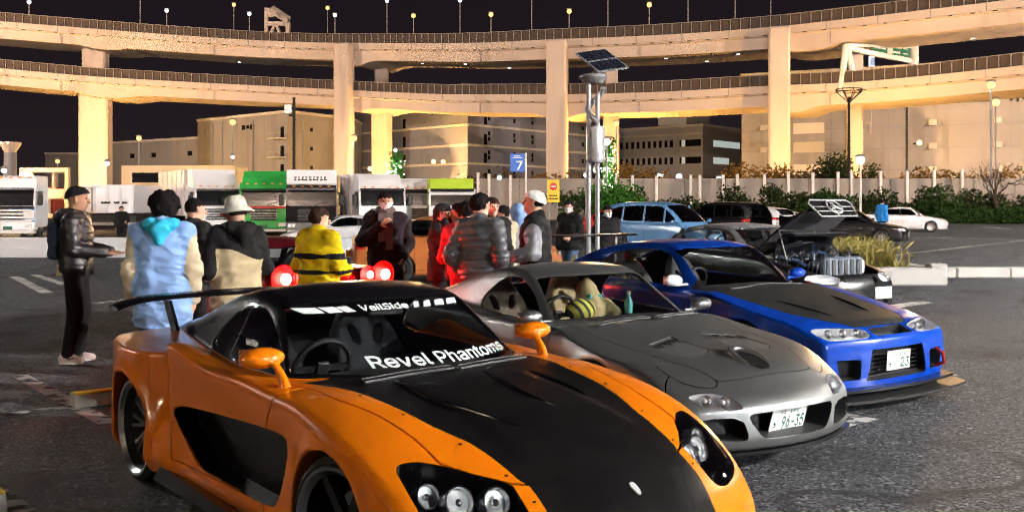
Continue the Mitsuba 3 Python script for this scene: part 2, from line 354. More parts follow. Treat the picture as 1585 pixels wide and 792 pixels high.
k = thing('kerb', 'long pale kerb running right from the planting bed', 'kerb')
for i in range(14): part(k, 'kerb_stone', MB().box((8.75 + i * 1.2, 22.6, 0), (9.93 + i * 1.2, 23.1, .22), .02), 'concrete')

# ------------------------------------------------------------------ the two-level viaduct
U = np.array([-260, 0, 136, 273, 409, 520, 613, 700, 860, 1000, 1190, 1307, 1445, 1585, 1800.])
YD = PchipInterpolator([-260, 0, 200, 409, 520, 700, 860, 1190, 1585, 1800], [168, 172, 175, 175, 171, 158, 148.5, 137.5, 120, 109])
VU = PchipInterpolator(U, [8, 33, 44, 54.5, 63, 66.5, 67, 67, 61, 55.5, 42.4, 30, 14, -3, -32])
VL = PchipInterpolator(U, [78, 105.7, 117.6, 126, 133, 138.5, 143, 146, 146, 143, 133, 128, 116, 101, 78])
def sweep(P, n, sec, closed=True):
    """section (d inwards, z) along the edge points P with inward directions n"""
    sec = np.asarray(sec, float); m = len(sec)
    V = P[:, None, :] + sec[None, :, :1] * n[:, None, :] + np.array([0, 0, 1.0]) * sec[None, :, 1:2]
    f = [[i * m + j, i * m + (j + 1) % m, (i + 1) * m + (j + 1) % m, (i + 1) * m + j] for i in range(len(P) - 1) for j in range(m if closed else m - 1)]
    return MB().add(V.reshape(-1, 3), f)
def viaduct(name, label, VT, gird, haunch):
    k = thing(name, label, 'viaduct')
    u = np.linspace(-250, 1790, 171); Y = YD(u); P = np.stack([(u - 792.5) / FX * Y, Y, EYE - (VT(u) - HY) / FX * Y], 1)
    t = np.gradient(P, axis=0); t[:, 2] = 0; t /= np.linalg.norm(t, axis=1, keepdims=True); n = np.stack([-t[:, 1], t[:, 0], 0 * u], 1)
    part(k, 'parapet', sweep(P, n, [(0, 0), (0, -1.0), (.12, -1.06), (.35, -1.06), (.35, 0)]), 'viaduct_concrete', 30)
    part(k, 'deck_edge', sweep(P, n, [(.02, -1.062), (.02, -1.16), (.35, -1.30), (.6, -1.30), (.6, -1.062)]), 'viaduct_concrete', 30)
    g = np.full(len(u), gird) + sum(h * np.exp(-((u - c) / w) ** 4) for c, w, h in haunch)
    m_ = MB(); V = np.stack([np.stack([P + n * d + np.array([0, 0, z]) for d, z in ((.45, -1.301), )], 1)[:, 0], P + n * .45 - np.array([0, 0, 1.3]) - np.stack([0 * g, 0 * g, g], 1), P + n * 10.6 - np.array([0, 0, 1.3]) - np.stack([0 * g, 0 * g, g], 1), P + n * 10.6 - np.array([0, 0, 1.3])], 1)
    m_.add(V.reshape(-1, 3), [[i * 4 + j, i * 4 + (j + 1) % 4, (i + 1) * 4 + (j + 1) % 4, (i + 1) * 4 + j] for i in range(len(u) - 1) for j in range(4)])
    part(k, 'girder', m_, 'viaduct_concrete', 30)
    part(k, 'roadway', sweep(P, n, [(.36, -.9), (.36, -1.05), (11.2, -1.05), (11.2, -.9)]), 'asphalt', 30)
    part(k, 'far_parapet', sweep(P, n, [(11.2, 0.02), (11.2, -1.5), (11.5, -1.5), (11.5, .02)]), 'viaduct_concrete', 30)
    part(k, 'fence_panel', sweep(P, n, [(.16, .002), (.16, 1.45), (.19, 1.45), (.19, .002)]), 'fence_panel', 30)
    L = np.concatenate([[0], np.cumsum(np.linalg.norm(np.diff(P, axis=0), axis=1))]); s = np.arange(.5, L[-1], 1.35)
    Q = np.stack([np.interp(s, L, P[:, i]) for i in range(3)], 1); nn = np.stack([np.interp(s, L, n[:, i]) for i in range(3)], 1)
    pb = MB()
    for q, d in zip(Q, nn):
        a = q + d * .06; pb.obox(a + [0, 0, .76], (.075, .12, 1.5), math.degrees(math.atan2(d[1], d[0])) + 90)
    part(k, 'fence_post', pb, 'rail_grey', kind='stuff')
    part(k, 'top_rail', sweep(P, n, [(.04, 1.50), (.04, 1.57), (.2, 1.57), (.2, 1.50)]), 'rail_grey', 30)
    sl = np.arange(3, L[-1], 2.6); db = MB()
    for s0 in sl:
        q = np.array([np.interp(s0, L, P[:, i]) for i in range(3)]); d = np.array([np.interp(s0, L, n[:, i]) for i in range(3)]); db.obox(q + d * .1 + [0, 0, -1.11], (.5, .24, .09), math.degrees(math.atan2(d[1], d[0])) + 90)
    part(k, 'drain_slot', db, 'window_dark', kind='stuff')  # row of small dark blocks along the parapet foot
    jb = MB()      # formwork joints down the parapet and the girder, and drainpipes
    for s0 in np.arange(2, L[-1], 6.5):
        q = np.array([np.interp(s0, L, P[:, i]) for i in range(3)]); d = np.array([np.interp(s0, L, n[:, i]) for i in range(3)]); aa = math.degrees(math.atan2(d[1], d[0])) + 90
        jb.obox(q - d * .01 + [0, 0, -.5], (.07, .05, .96), aa)
    part(k, 'joint', jb, 'wall_grey', kind='stuff')
    for s0 in np.arange(9, L[-1], 26.0):
        q = np.array([np.interp(s0, L, P[:, i]) for i in range(3)]); d = np.array([np.interp(s0, L, n[:, i]) for i in range(3)]); part(k, 'drainpipe', MB().tube([q + d * .3 + [0, 0, -1.2], q + d * .3 + [0, 0, -1.5], q + d * .3 + [0, 0, -2.9]], .07, 6), 'rail_grey')
    return k, lambda uu: (np.array([np.interp(uu, u, P[:, i]) for i in range(3)]), np.array([np.interp(uu, u, n[:, i]) for i in range(3)]))
up_k, up_at = viaduct('upper_viaduct', 'upper deck of the curving concrete motorway viaduct with lamp posts', VU, 1.55, [(548, 18, .9), (1250, 40, .7), (160, 30, .5)])
lo_k, lo_at = viaduct('lower_viaduct', 'lower deck of the curving concrete motorway viaduct', VL, 1.45, [(165, 40, .7), (548, 18, .8), (860, 30, .7), (1222, 34, .9)])
def pier(name, u, w, d, back, z1, label, z0=0.0, uu=None):
    P, n = up_at(uu or u); Y = P[1] + back; X = (u - 792.5) / FX * Y; h = w / FX * Y / 2
    k = thing(name, label, 'bridge pier', 'concrete piers of the viaduct')
    ang = math.degrees(math.atan2(-n[0], n[1]))
    part(k, 'shaft', MB().box((-h, -d / 2, z0), (h, d / 2, z1), .25), 'viaduct_concrete', M=place(X, Y, 0, ang * .5))
    return k, X, Y
zU = lambda u: up_at(u)[0][2]
for u, w, lab in ((532.5, 26, 'tall front pier left of the middle, reaching the upper deck'), (862.5, 31, 'tall front pier in the middle, reaching the upper deck'), (1206, 32, 'tall front pier right of the middle, reaching the upper deck')):
    pier('bridge_pier', u, w, 2.6, -1.0, zU(u) - .3, lab)
for u, w, bk, lab in ((148, 44, 5.5, 'wide orange-lit pier at the left under both decks'), (591, 25, 9, 'orange-lit back pier beside the left front pier'), (946, 23, 8, 'orange-lit back pier wound with tree lights'), (1323, 23, 6, 'yellow-lit slim back pier at the right')):
    k, X, Y = pier('bridge_pier', u, w, 3.0, bk, lo_at(u)[0][2] - 2.2, lab)
    part(k, 'upper_shaft', MB().box((-w * .4 / FX * Y, -1.2, lo_at(u)[0][2] - .8), (w * .4 / FX * Y, 1.2, zU(u) - 2.5), .2), 'viaduct_concrete', M=place(X, Y, 0))

# ------------------------------------------------------------------ lamps
LAMP = {'sodium': ((1.0, .58, .26), 3500), 'white': ((.80, .92, 1.0), 3500), 'warm': ((1.0, .62, .28), 3500), 'green': ((.7, 1.0, .85), 3500)}
def lamp_light(k, p, c, power, w): scene[nm(k + '__light')] = {'type': 'point', 'position': [float(v) for v in p], 'intensity': rgb([v * power / 16 for v in c]), 'sampling_weight': max(float(w), .5)}
def flood(k, p, q, c, power, cut, w): scene[nm(k + '__light')] = {'type': 'spot', 'to_world': T().look_at(origin=[float(v) for v in p], target=[float(v) for v in q], up=[0, 0, 1]), 'intensity': rgb([v * power / 16 for v in c]), 'cutoff_angle': float(cut), 'beam_width': float(cut * .6), 'sampling_weight': float(w)}
def lamp_post(name, p, z0, z1, kind, label, group, power, size=.22, arm=0.0, r=.07, mat='pole_grey', cat='street lamp', w=.05, head='ball'):
    """a post from z0 to z1 with a glowing head; power: radiance x pi r^2 of the head, in intensity units"""
    k = thing(name, label, cat, group); c = LAMP[kind][0]
    part(k, 'post', MB().tube([(p[0], p[1], z0), (p[0], p[1], z1 - .1)], [r, r * .7], 8), mat, True)
    part(k, 'head', MB().lathe([(size * .5, .16), (size * 1.15, .06), (size * 1.2, 0), (size * .9, -.02)], (p[0], p[1], z1 + size * .6), n=12), 'lamp_off', 30)
    part(k, 'bulb', ico(size, (p[0], p[1], z1 - size * .25), 1), 'lamp_off', emit=em((1, .50, .13) if kind == 'sodium' else c, 4.6 if kind == 'sodium' else 3.6, .02))
    lamp_light(k, (p[0], p[1], z1 - size * 1.6), c, power, w)
    return k
SOD, WHT = 'sodium lamps on the upper deck', 'white lamps on the upper deck'
for u, v, kd, far, lab in ((45, 3, 'white', 0, 'first'), (217, -3, 'sodium', 1, ''), (258, 16, 'white', 0, ''), (362, 7, 'sodium', 1, ''), (386, 21, 'white', 0, ''), (507, 12, 'sodium', 1, ''), (518.5, 23, 'white', 0, ''),
                           (599, 1, 'white', 1, ''), (640, 24, 'sodium', 0, ''), (712, 0, 'white', 1, ''), (760, 22, 'sodium', 0, ''), (823, -6, 'white', 1, ''), (881, 17, 'sodium', 0, ''), (941, -10, 'white', 1, ''), (1005, 7, 'sodium', 0, ''), (1065, -20, 'white', 1, ''), (1138, -9, 'sodium', 0, ''), (1193, -25, 'white', 1, '')):
    P, n = up_at(u); Y = P[1] + (10.8 if far else .5); X = (u - 792.5) / FX * Y
    z0 = P[2] - .9; z1 = zed(v, Y)
    lamp_post('deck_lamp', (X, Y), z0, z1, kd, ('orange' if kd == 'sodium' else 'white') + ' lamp post standing on the upper viaduct deck', SOD if kd == 'sodium' else WHT, 5 if kd == 'sodium' else 4, .36, r=.10, w=.35)
for u, up in ((128, 1), (350, 1), (635, 1), (703, 1), (742, 1), (808, 1), (1025, 1), (1080, 1), (1137, 1), (1478, 1)):
    P, n = up_at(u); q = P + n * (3.0 if u % 2 else 8.5); g = 1.3 + 1.55 + .02
    k = thing('soffit_light', 'small round light under the upper deck', 'light', 'lights under the upper deck')
    part(k, 'lens', MB().lathe([(.001, -.10), (.16, -.08), (.22, 0)], (q[0], q[1], q[2] - g), n=10), 'lamp_off', emit=em((.85, .95, .75), 60, .02)); part(k, 'rim', MB().lathe([(.30, .0), (.30, -.06), (.23, -.06)], (q[0], q[1], q[2] - g), n=10), 'pole_grey')
YARD = 'slim lamps of the yards'
for u, v, Y, kd, pw, lab in ((360, 188, 120, 'sodium', 8000, 'tall orange lamp in front of the brown warehouse'), (548, 213, 115, 'sodium', 6500, 'orange lamp beside the left front pier'), (954, 190, 125, 'sodium', 9000, 'orange lamp beside the tree lights'),
                             (1534, 130, 88, 'sodium', 6000, 'tallest orange lamp at the right edge'), (1541.5, 157, 92, 'sodium', 3000, 'second tall lamp at the right edge, just behind the tallest'),
                             (1332, 246, 80, 'white', 2600, 'bright white lamp on a white post in front of the right warehouse'), (360, 242, 95, 'white', 500, 'white lamp below the tall orange lamp'), (166, 252, 80, 'white', 500, 'white lamp right of the wide orange pier'), (89, 249, 90, 'sodium', 800, 'orange lamp above the orange lorry frame'),
                             (6, 263, 70, 'white', 500, 'white lamp at the left edge'), (612, 232, 100, 'white', 700, 'white lamp above the lit palm'), (939, 218, 90, 'white', 1500, 'white lamp over the tree lights'), (923, 262, 60, 'green', 500, 'greenish lamp behind the solar light'),
                             (907, 270, 75, 'white', 200, 'small white lamp left of the solar light'), (773, 274, 78, 'white', 200, 'small white lamp left of the blue number sign'), (1022, 270, 110, 'white', 1600, 'small white lamp in front of the office, left one'), (1051, 272, 110, 'white', 1600, 'small white lamp in front of the office, middle one'), (1113, 276, 110, 'white', 1600, 'small white lamp in front of the office, right one'), (215, 213, 140, 'sodium', 2500, 'orange lamp glowing over the low left warehouse')):
    p = at(u, v, Y); lamp_post('street_lamp', p[:2], 0, p[2], kd, lab, None, pw, .20 if pw < 1000 else .36, r=.11 if pw > 1000 else .07, mat='white_paint' if u in (1332,) else 'pole_grey', w=6 if pw >= 5000 else 2 if pw >= 2000 else .3)
# car park lamps out of view; those on the left are added fill lights
def mast(name, x, y, z, col, power, label, size=.45, w=3.0):
    k = thing(name, label, 'light mast'); part(k, 'post', MB().tube([(x, y, 0), (x, y, z)], [.16, .09], 10), 'pole_grey', True)
    part(k, 'head', MB().lathe([(.05, .35), (size * 1.1, .2), (size * 1.2, .05)], (x, y, z + size), n=14), 'lamp_off', 30)
    part(k, 'bulb', ico(size, (x, y, z + size * .4), 2), 'lamp_off', emit=em(col, power / (PI * size * size), w))
mast('floodlight_mast', 24, 5.0, 7.5, (1, .96, .92), 11000, 'lamp mast of the car park beyond the right edge', w=9)
mast('floodlight_mast', -15, -4, 5, (1, .80, .52), 480, 'added low fill lamp mast beyond the left edge, beside the viewer', .35, w=4)
mast('floodlight_mast', 17, -8, 6, (.95, .98, 1.0), 2600, 'lamp mast of the car park behind the viewer on the right', w=7)
mast('floodlight_mast', -34, 30, 13, (1, .95, .9), 3400, 'added fill lamp mast beyond the left edge', w=4)
mast('floodlight_mast', 38, 46, 14, (1, .92, .82), 6000, 'lamp mast of the car park beyond the right edge, farther off', w=4)
def floods(x, y, z, aims, col, power, cut, label, w):  # unseen floodlights added to light the viaduct and right warehouse evenly
    k = thing('floodlight_mast', label, 'light mast'); part(k, 'post', MB().tube([(x, y, 0), (x, y, z)], [.25, .15], 10), 'pole_grey', True)
    for a in aims:
        d = nrm(np.array(a) - [x, y, z]); c = np.array([x, y, z + .4]) + d * .6; R_ = trimesh.geometry.align_vectors([0, 0, 1], d); R_[:3, 3] = c
        part(k, 'head', xform(MB().lathe([(.05, -.45), (.28, -.4), (.42, .0), (.40, .0), (.25, -.3), (.01, -.32)], n=16).mesh(), R_), 'lamp_off', 30); flood(k, c + d * .1, a, col, power, cut, w)
floods(-125, 105, 27, [(-45, 172, 20)], (1, .68, .44), 78000, 52, 'added unseen sodium floodlight mast far beyond the left edge, turned on the viaduct', 8)
floods(98, 66, 26, [(30, 140, 16)], (1, .70, .50), 46000, 48, 'added unseen sodium floodlight mast far beyond the right edge, turned on the viaduct', 8)
floods(84, 112, 20, [(52, 168, 12)], (1, .68, .44), 22000, 60, 'added unseen sodium floodlight mast beside the right warehouse', 4)
floods(-5, -75, 40, [(-58, 178, 22), (48, 135, 22)], (1, .71, .54), 76000, 21, 'added unseen sodium floodlight mast far behind the viewer, turned on the viaduct', 8)
for u, Y, pw, lab in ((132, 168, 6000, 'added hidden sodium floodlight on the ground before the wide orange pier'), (600, 168, 3500, 'added hidden sodium floodlight on the ground before the left back pier'), (1336, 122, 5000, 'added hidden sodium floodlight on the ground before the slim right pier'), (958, 150, 6000, 'added hidden sodium floodlight on the ground before the pier with the tree lights')):  # hidden lamps added to turn the piers orange
    p = at(u, 300, Y); k = thing('ground_floodlight', lab, 'floodlight'); part(k, 'stand', MB().tube([(p[0], Y, 0), (p[0], Y, 1.6)], .08, 6), 'pole_dark'); part(k, 'bulb', ico(.25, (p[0], Y, 1.9), 1), 'lamp_off', emit=em((1, .52, .12), 4.6, .02)); lamp_light(k, (p[0], Y, 2.4), (1, .52, .12), pw, 4)

# ------------------------------------------------------------------ buildings
def building(name, label, pts, z, mat, group=None, depth=None, z0=0.0, roof='band_pale', back=None):
    """front corners in plan from left to right; closed by a back far away"""
    k = thing(name, label, 'building', group); P = [tuple(p) for p in pts]; a, b = np.array(P[0]), np.array(P[-1]); bk = np.array([0, depth or 60.0]); Q = back or [tuple(b + bk), tuple(a + bk)]
    part(k, 'wall', MB().prism(P + Q, z0, z), mat)
    g = sg.Polygon(P + Q).buffer(.18, join_style=2)
    part(k, 'roof', MB().prism(g, z + .003, z + .5), roof)
    return k
def facade(p0, p1):
    """(s, z, out) on the wall from p0 to p1 -> a matrix whose x runs along the wall and -y points out of it"""
    p0, p1 = np.array(p0), np.array(p1); d = nrm(p1 - p0)
    def M(s, z): q = p0 + d * s; return T().translate([q[0], q[1], z]).rotate([0, 0, 1], math.degrees(math.atan2(d[1], d[0])))
    def S(u):   # how far along the wall the photograph's column u meets it
        e = (u - 792.5) / FX; A = np.array([[d[0], -e], [d[1], -1.0]]); return np.linalg.solve(A, -p0)[0]
    return M, S, np.linalg.norm(p1 - p0)
# central warehouse
c0, l0, r0 = np.array([-8.1, 185.0]), np.array([-32.8, 211.0]), np.array([7.0, 204.6])
lw, rw = c0 + (l0 - c0) * 1.25, c0 + (r0 - c0) * 1.68
k = building('warehouse', 'big grey warehouse with pale horizontal bands behind the middle piers', [lw, c0, rw], 21.5, 'wall_grey')
for (pa, pb) in ((lw, c0), (c0, rw)):
    M, S, Ln = facade(pa, pb)
    for z in (15.9, 12.2, 8.8, 5.2): part(k, 'band', MB().box((0.02, -.16, -.22), (Ln - .02, -.004, .22)), 'band_pale', M=M(0, z))
M, S, Ln = facade(c0, rw)
for u in (757, 796, 824):
    for z in (17.4, 18.6, 13.6, 14.6, 10.1, 11.0, 6.6, 7.5): part(k, 'window', MB().box((-.32, -.05, -.38), (.32, -.004, .38)), 'window_dark', M=M(S(u), z))
for z in (17.2, 13.4, 9.9, 6.2): part(k, 'door', MB().box((-.45, -.06, -1.0), (.45, -.004, 1.0)), 'window_dark', M=M(S(758) - 1.3, z))
for u in (872, 902):
    for z in (17.4, 14, 10.4, 6.9): part(k, 'window', MB().box((-.35, -.05, -.4), (.35, -.004, .4)), 'window_dark', M=M(S(u), z))
M, S, Ln = facade(lw, c0)
for z in (17.0, 13.5, 10.0, 6.5): part(k, 'window', MB().box((-.4, -.05, -1.0), (.4, -.004, 1.0)), 'window_dark', M=M(S(626), z))
for i in range(10): part(k, 'roof_letter', MB().box((S(668) + i * .95, -.05, 0), (S(668) + i * .95 + .65, -.004, .25 + .35 * (i % 3 != 1))), 'window_dark', M=M(0, 18.3))
# brown warehouse with outside stairs
a, b, c = at(306, 240, 200)[:2], at(446, 240, 180)[:2], at(545, 240, 196)[:2]
k = building('warehouse', 'brown warehouse with outside stair landings left of the left front pier', [a, b, c], 17.6, 'wall_brown')
M, S, Ln = facade(a, b)
for z in (6.3, 9.6, 13.0):
    part(k, 'landing', MB().box((-2.6, -1.5, 0), (1.2, -.004, .22)), 'band_pale', M=M(S(437), z)); part(k, 'landing_rail', MB().box((-2.6, -1.5, 1.0), (1.2, -1.44, 1.08)).box((-2.6, -1.5, .22), (-2.54, -1.44, 1.0)).box((1.14, -1.5, .22), (1.2, -1.44, 1.0)).box((-.7, -1.5, .22), (-.64, -1.44, 1.0)), 'rail_grey', M=M(S(437), z))
    part(k, 'door', MB().box((-.5, -.05, .225), (.5, -.004, 2.2)), 'window_dark', M=M(S(437), z))
for u in (330, 345, 392, 470):
    part(k, 'downpipe', MB().box((-.12, -.2, 1), (.12, -.004, 17)), 'wall_grey', M=M(S(u), 0))
part(k, 'roof_letter', MB().box((-2.2, -.05, 0), (-1.2, -.004, .9)).box((-.8, -.05, .2), (.2, -.004, .8)).box((.5, -.05, 0), (1.6, -.004, .9)), 'window_dark', M=M(S(385), 15.2))
part(k, 'lower_wing', MB().box((S(350), -6, 0), (S(432), -.02, 6.4)), 'wall_brown', M=M(0, 0))
M, S, Ln = facade(b, c)
for z in (3.6, 5.6, 7.6, 9.6): part(k, 'vent', MB().box((-.7, -.4, -.35), (.7, -.004, .35), .05), 'band_pale', M=M(S(519), z))
for u, z in ((482, 15), (482, 11.5), (482, 8)): part(k, 'window', MB().box((-.35, -.05, -.35), (.35, -.004, .35)), 'window_dark', M=M(S(u), z))
a, b = at(168, 250, 235)[:2], at(312, 250, 215)[:2]
k = building('warehouse', 'low brown warehouse at the left beyond the wide orange pier', [a, b], 15.2, 'wall_brown'); M, S, Ln = facade(a, b)
for u in (205, 238, 268, 294): part(k, 'window', MB().box((-.8, -.05, -.5), (.8, -.004, .5)), 'window_dark', M=M(S(u), 12.2 if u != 268 else 9))
part(k, 'canopy', MB().box((S(255), -3, 0), (S(300), -.01, 4.2)), 'wall_brown', M=M(0, 0))
a, b = at(70, 250, 260)[:2], at(128, 250, 260)[:2]; building('warehouse', 'dim low building left of the wide orange pier', [a, b], 14, 'wall_brown')
# right warehouse
a, b = at(1148, 250, 176)[:2], at(1760, 250, 150)[:2]
k = building('warehouse', 'long sandy warehouse wall with hooded vents and dark characters filling the right side', [a, b], 23.5, 'wall_brown', back=[(190, 200), (60, 225)]); M, S, Ln = facade(a, b)
for u in (1183, 1444, 1545):
    for z in (6.8, 10.6, 14.4):
        part(k, 'vent_hood', MB().prism([(0, 0), (.95, -.45), (.95, -.6), (0, .62)], -.6, .6, np.array([[0, 0, 1, 0], [-1, 0, 0, -.003], [0, 1, 0, 0], [0, 0, 0, 1.0]])), 'band_pale', M=M(S(u), z))
for u in (1404, 1312): part(k, 'downpipe', MB().box((-.11, -.22, 0), (.11, -.004, 20)), 'pole_dark', M=M(S(u), 0))
for z in (11, 14.2, 7.2): part(k, 'panel', MB().box((S(1228), -.06, -.9), (S(1276), -.004, .9)), 'band_pale', M=M(0, z))
part(k, 'small_pipe', MB().box((S(1346), -.3, -1), (S(1349), -.004, 1)).box((S(1340), -.3, .6), (S(1346), -.004, .85)), 'rail_grey', M=M(0, 14))
for z in np.arange(3.5, 21, 3.5): part(k, 'wall_joint', MB().box((0, -.012, -.05), (Ln, -.003, .05)), 'wall_grey', M=M(0, z))
for s_ in np.arange(6, Ln, 9.0): part(k, 'wall_joint', MB().box((-.05, -.014, 0), (.05, -.0025, 23.4)), 'wall_grey', M=M(s_, 0))
def strokes(parent, M, us, z, h): # big dark characters of which the deck hides the upper half
    pass
CH = [(1378, [[(0, 1.7), (.6, .2), (1.3, .0), (2, .2), (2.4, 1.7)], [(1.2, 1.0), (1.9, 1.7)]]), (1420, [[(.2, 0), (.2, 1.9)], [(1.4, 1.9), (1.5, .6), (1.1, .1), (.7, .2)]]), (1465, [[(.1, 0), (.8, 1.9)], [(1.6, 1.8), (1.7, .1)]]), (1513, [[(0, .35), (2.4, .35)], [(1.2, .35), (1.2, 1.9)]]), (1562, [[(1.2, 1.9), (1.2, 0)], [(.2, .2), (1.0, 1.2)], [(1.4, 1.2), (2.4, .1)], [(0, 1.3), (2.5, 1.3)]])]
for u, st in CH:
    m_ = MB()
    for s_ in st: m_.tube([(x, -.06, z) for x, z in s_], .17, 5)
    part(k, 'wall_character', m_, 'pole_dark', M=M(S(u), 17.3))
# office
a, b, c = at(958, 240, 262)[:2], at(1088, 240, 245)[:2], at(1150, 240, 262)[:2]
k = building('office_building', 'grey office block with lit upper windows beyond the hedge', [a, b, c], 20.2, 'office_wall'); M, S, Ln = facade(a, b)
df('lit_pane', (.6, .62, .6))
for z in (16.2, 12.0):
    for u in list(np.arange(962, 1045, 8.6)): part(k, 'window', MB().box((-.42, -.05, -.85), (.42, -.004, .85)), 'window_dark', M=M(S(u), z))
    part(k, 'window_band', MB().box((S(1052), -.05, -.8), (S(1085), -.004, .8)), 'window_dark', M=M(0, z))
    part(k, 'lit_window', MB().box((-.5, -.08, -.8), (.5, -.052, .8)), 'lit_pane', M=M(S(1058), z), emit=em((.9, 1, .9), .5, .05))
part(k, 'door', MB().box((-1.6, -.05, 0), (1.6, -.004, 2.6)), 'window_dark', M=M(S(1040), 3.4))
part(k, 'rooftop_room', MB().box((S(1008), 3, 20.51), (S(1052), 14, 23.8)), 'office_wall', M=M(0, 0))
part(k, 'cornice', MB().box((0, -.12, 0), (Ln, -.004, .5)), 'band_pale', M=M(0, 18.2))
M, S, Ln = facade(b, c)
for z in (16.2, 12.0): part(k, 'lit_window', MB().box((S(1104), -.08, -.8), (S(1145 if z > 14 else 1128), -.004, .8)), 'lit_pane', M=M(0, z), emit=em((.85, 1, .95), .85, .1))
part(k, 'door', MB().box((-1.5, -.05, 0), (1.5, -.004, 2.6)), 'window_dark', M=M(S(1118), 4.4))
# pale roof seen between the decks
a, b = at(678, 140, 330)[:2], at(762, 140, 330)[:2]; k = building('warehouse', 'pale roof of a distant hall seen between the two decks', [a, b], 38, 'wall_grey')
part(k, 'ridge', MB().prism([(0, 38.5), (9, 40.6), (17.7, 38.5)], 0, 40, np.array([[1, 0, 0, a[0]], [0, 0, 1, a[1]], [0, 1, 0, 0], [0, 0, 0, 1.0]])), 'band_pale')
# beacon tower at far left
p = at(16, 225, 150); k = thing('signal_tower', 'slim tower with a lit drum on top at the left edge', 'tower'); part(k, 'shaft', MB().tube([(p[0], p[1], 0), (p[0], p[1], zed(236, 150))], .9, 10), 'wall_grey', True)
part(k, 'drum', MB().lathe([(.01, -.1), (.8, 0), (1.45, 1.2), (1.5, 1.5), (1.2, 1.55), (.01, 1.6)], (p[0], p[1], zed(236, 150)), n=16), 'viaduct_concrete', 30)
for i in range(6): part(k, 'light', ico(.14, (p[0] + 1.2 * math.cos(i), p[1] + 1.2 * math.sin(i) - .3, zed(236, 150) + 1.4), 1), 'lamp_off', emit=em((1, .7, .3), 60, .01))
# wall lights
for u, v, Y, lab in ((671, 250, 183, 'left one of the two orange wall floodlights on the central warehouse'), (686, 250, 183, 'right one of the two orange wall floodlights on the central warehouse'), (573, 261, 166, 'orange floodlight low beside the left back pier'), (1423, 221, 150, 'orange floodlight on the right warehouse wall'), (41, 274, 60, 'orange lamp above the blue lorry at the left edge')):
    p = at(u, v, Y); k = thing('wall_floodlight', lab, 'floodlight'); part(k, 'bracket', MB().box(p + [-.1, .3, -.1], p + [.1, 2.2, .1]), 'pole_dark'); part(k, 'bulb', ico(.42, p, 1), 'lamp_off', emit=em((1, .58, .20), 5.0, .03)); lamp_light(k, p - [0, .8, 0], (1, .55, .18), 2000 if u > 1000 else 1000, 1.5)

# ------------------------------------------------------------------ wall, posts, hedge and trees
bw = 98.0
k = thing('boundary_wall', 'pale boundary wall behind the hedge', 'wall')
xs = np.arange(at(740, 280, bw)[0], at(1640, 280, bw)[0], 4.0)
for x in xs: part(k, 'wall_panel', MB().box((x, bw, 0), (x + 3.96, bw + .25, zed(276, bw)), .02), 'boundary_pale')
for u, v in ((740, 268), (757, 270), (790, 272), (953, 272), (979, 272), (1016, 273), (1069, 271), (1083, 272), (1119, 271), (1141, 270), (1183, 270), (1220, 269), (1258, 268), (1297, 267), (1318, 266), (1363, 266), (1404, 265), (1446, 264), (1489, 263)):
    p = at(u, v, bw - .6); k = thing('fence_post', 'white steel post standing against the boundary wall', 'post', 'white posts along the boundary wall'); part(k, 'post', MB().box((p[0] - .13, p[1] - .13, 0), (p[0] + .13, p[1] + .13, p[2]), .02), 'white_paint'); part(k, 'cap', MB().box((p[0] - .16, p[1] - .16, p[2] + .003), (p[0] + .16, p[1] + .16, p[2] + .06), .02), 'guard_white')

def leafmat(name, col, col2, tr=.5):
    scene[name] = {'type': 'principledthin', 'base_color': mikit.proc(lambda p, n, uv: mix(col, col2, noise(p.x * 3.1, p.y * 3.1, p.z * 3.1))), 'roughness': .6, 'diff_trans': tr}
leafmat('leaf_dark', (.014, .028, .011), (.045, .062, .022)); leafmat('leaf_green', (.016, .042, .010), (.045, .085, .025)); leafmat('leaf_bright', (.03, .14, .02), (.08, .24, .04)); leafmat('leaf_orange', (.12, .07, .012), (.22, .13, .03)); leafmat('leaf_brown', (.05, .035, .015), (.11, .08, .03)); leafmat('grass_dry', (.13, .125, .03), (.30, .25, .09)); leafmat('grass_green', (.06, .10, .02), (.16, .2, .05))  # bright green and orange leaves: lamplight put into the leaf colour
df('bark', (.06, .045, .035))
def leaves(C, n, size, r=None, seed=0, up=.3):
    """n leaf-shaped faces scattered in the blobs C = [(x, y, z, rx, ry, rz)...], denser towards their outsides"""
    g = np.random.default_rng(seed); C = np.asarray(C, float); vol = C[:, 3] * C[:, 4] * C[:, 5]; i = g.choice(len(C), n, p=vol / vol.sum())
    d = g.normal(size=(n, 3)); d /= np.linalg.norm(d, axis=1, keepdims=True); rr = g.random(n) ** .45 * (1 + .25 * (g.random(n) - .5))
    P = C[i, :3] + d * rr[:, None] * C[i, 3:]; P[:, 2] = np.maximum(P[:, 2], .03)
    a = g.normal(size=(n, 3)); a[:, 2] += up; a /= np.linalg.norm(a, axis=1, keepdims=True); b = np.cross(a, g.normal(size=(n, 3))); b /= np.linalg.norm(b, axis=1, keepdims=True)
    s = size * (.6 + .8 * g.random((n, 1)))
    V = np.stack([P - a * s * .5, P + b * s * .28, P + a * s * .5, P - b * s * .28], 1).reshape(-1, 3); k = np.arange(n)[:, None] * 4
    return (V, np.vstack([k + [0, 1, 2], k + [0, 2, 3]]))
def hedge_blobs(u0, u1, Y, v, step, seed, jit=.25):
    g = np.random.default_rng(seed); out = []
    for x in np.arange(at(u0, 300, Y)[0], at(u1, 300, Y)[0], step):
        h = zed(v, Y) * (1 + jit * (g.random() - .6)); out.append((x + g.normal() * .3, Y + g.normal() * .5, h * .45, step * .95, 1.3, h * .6))
    return out
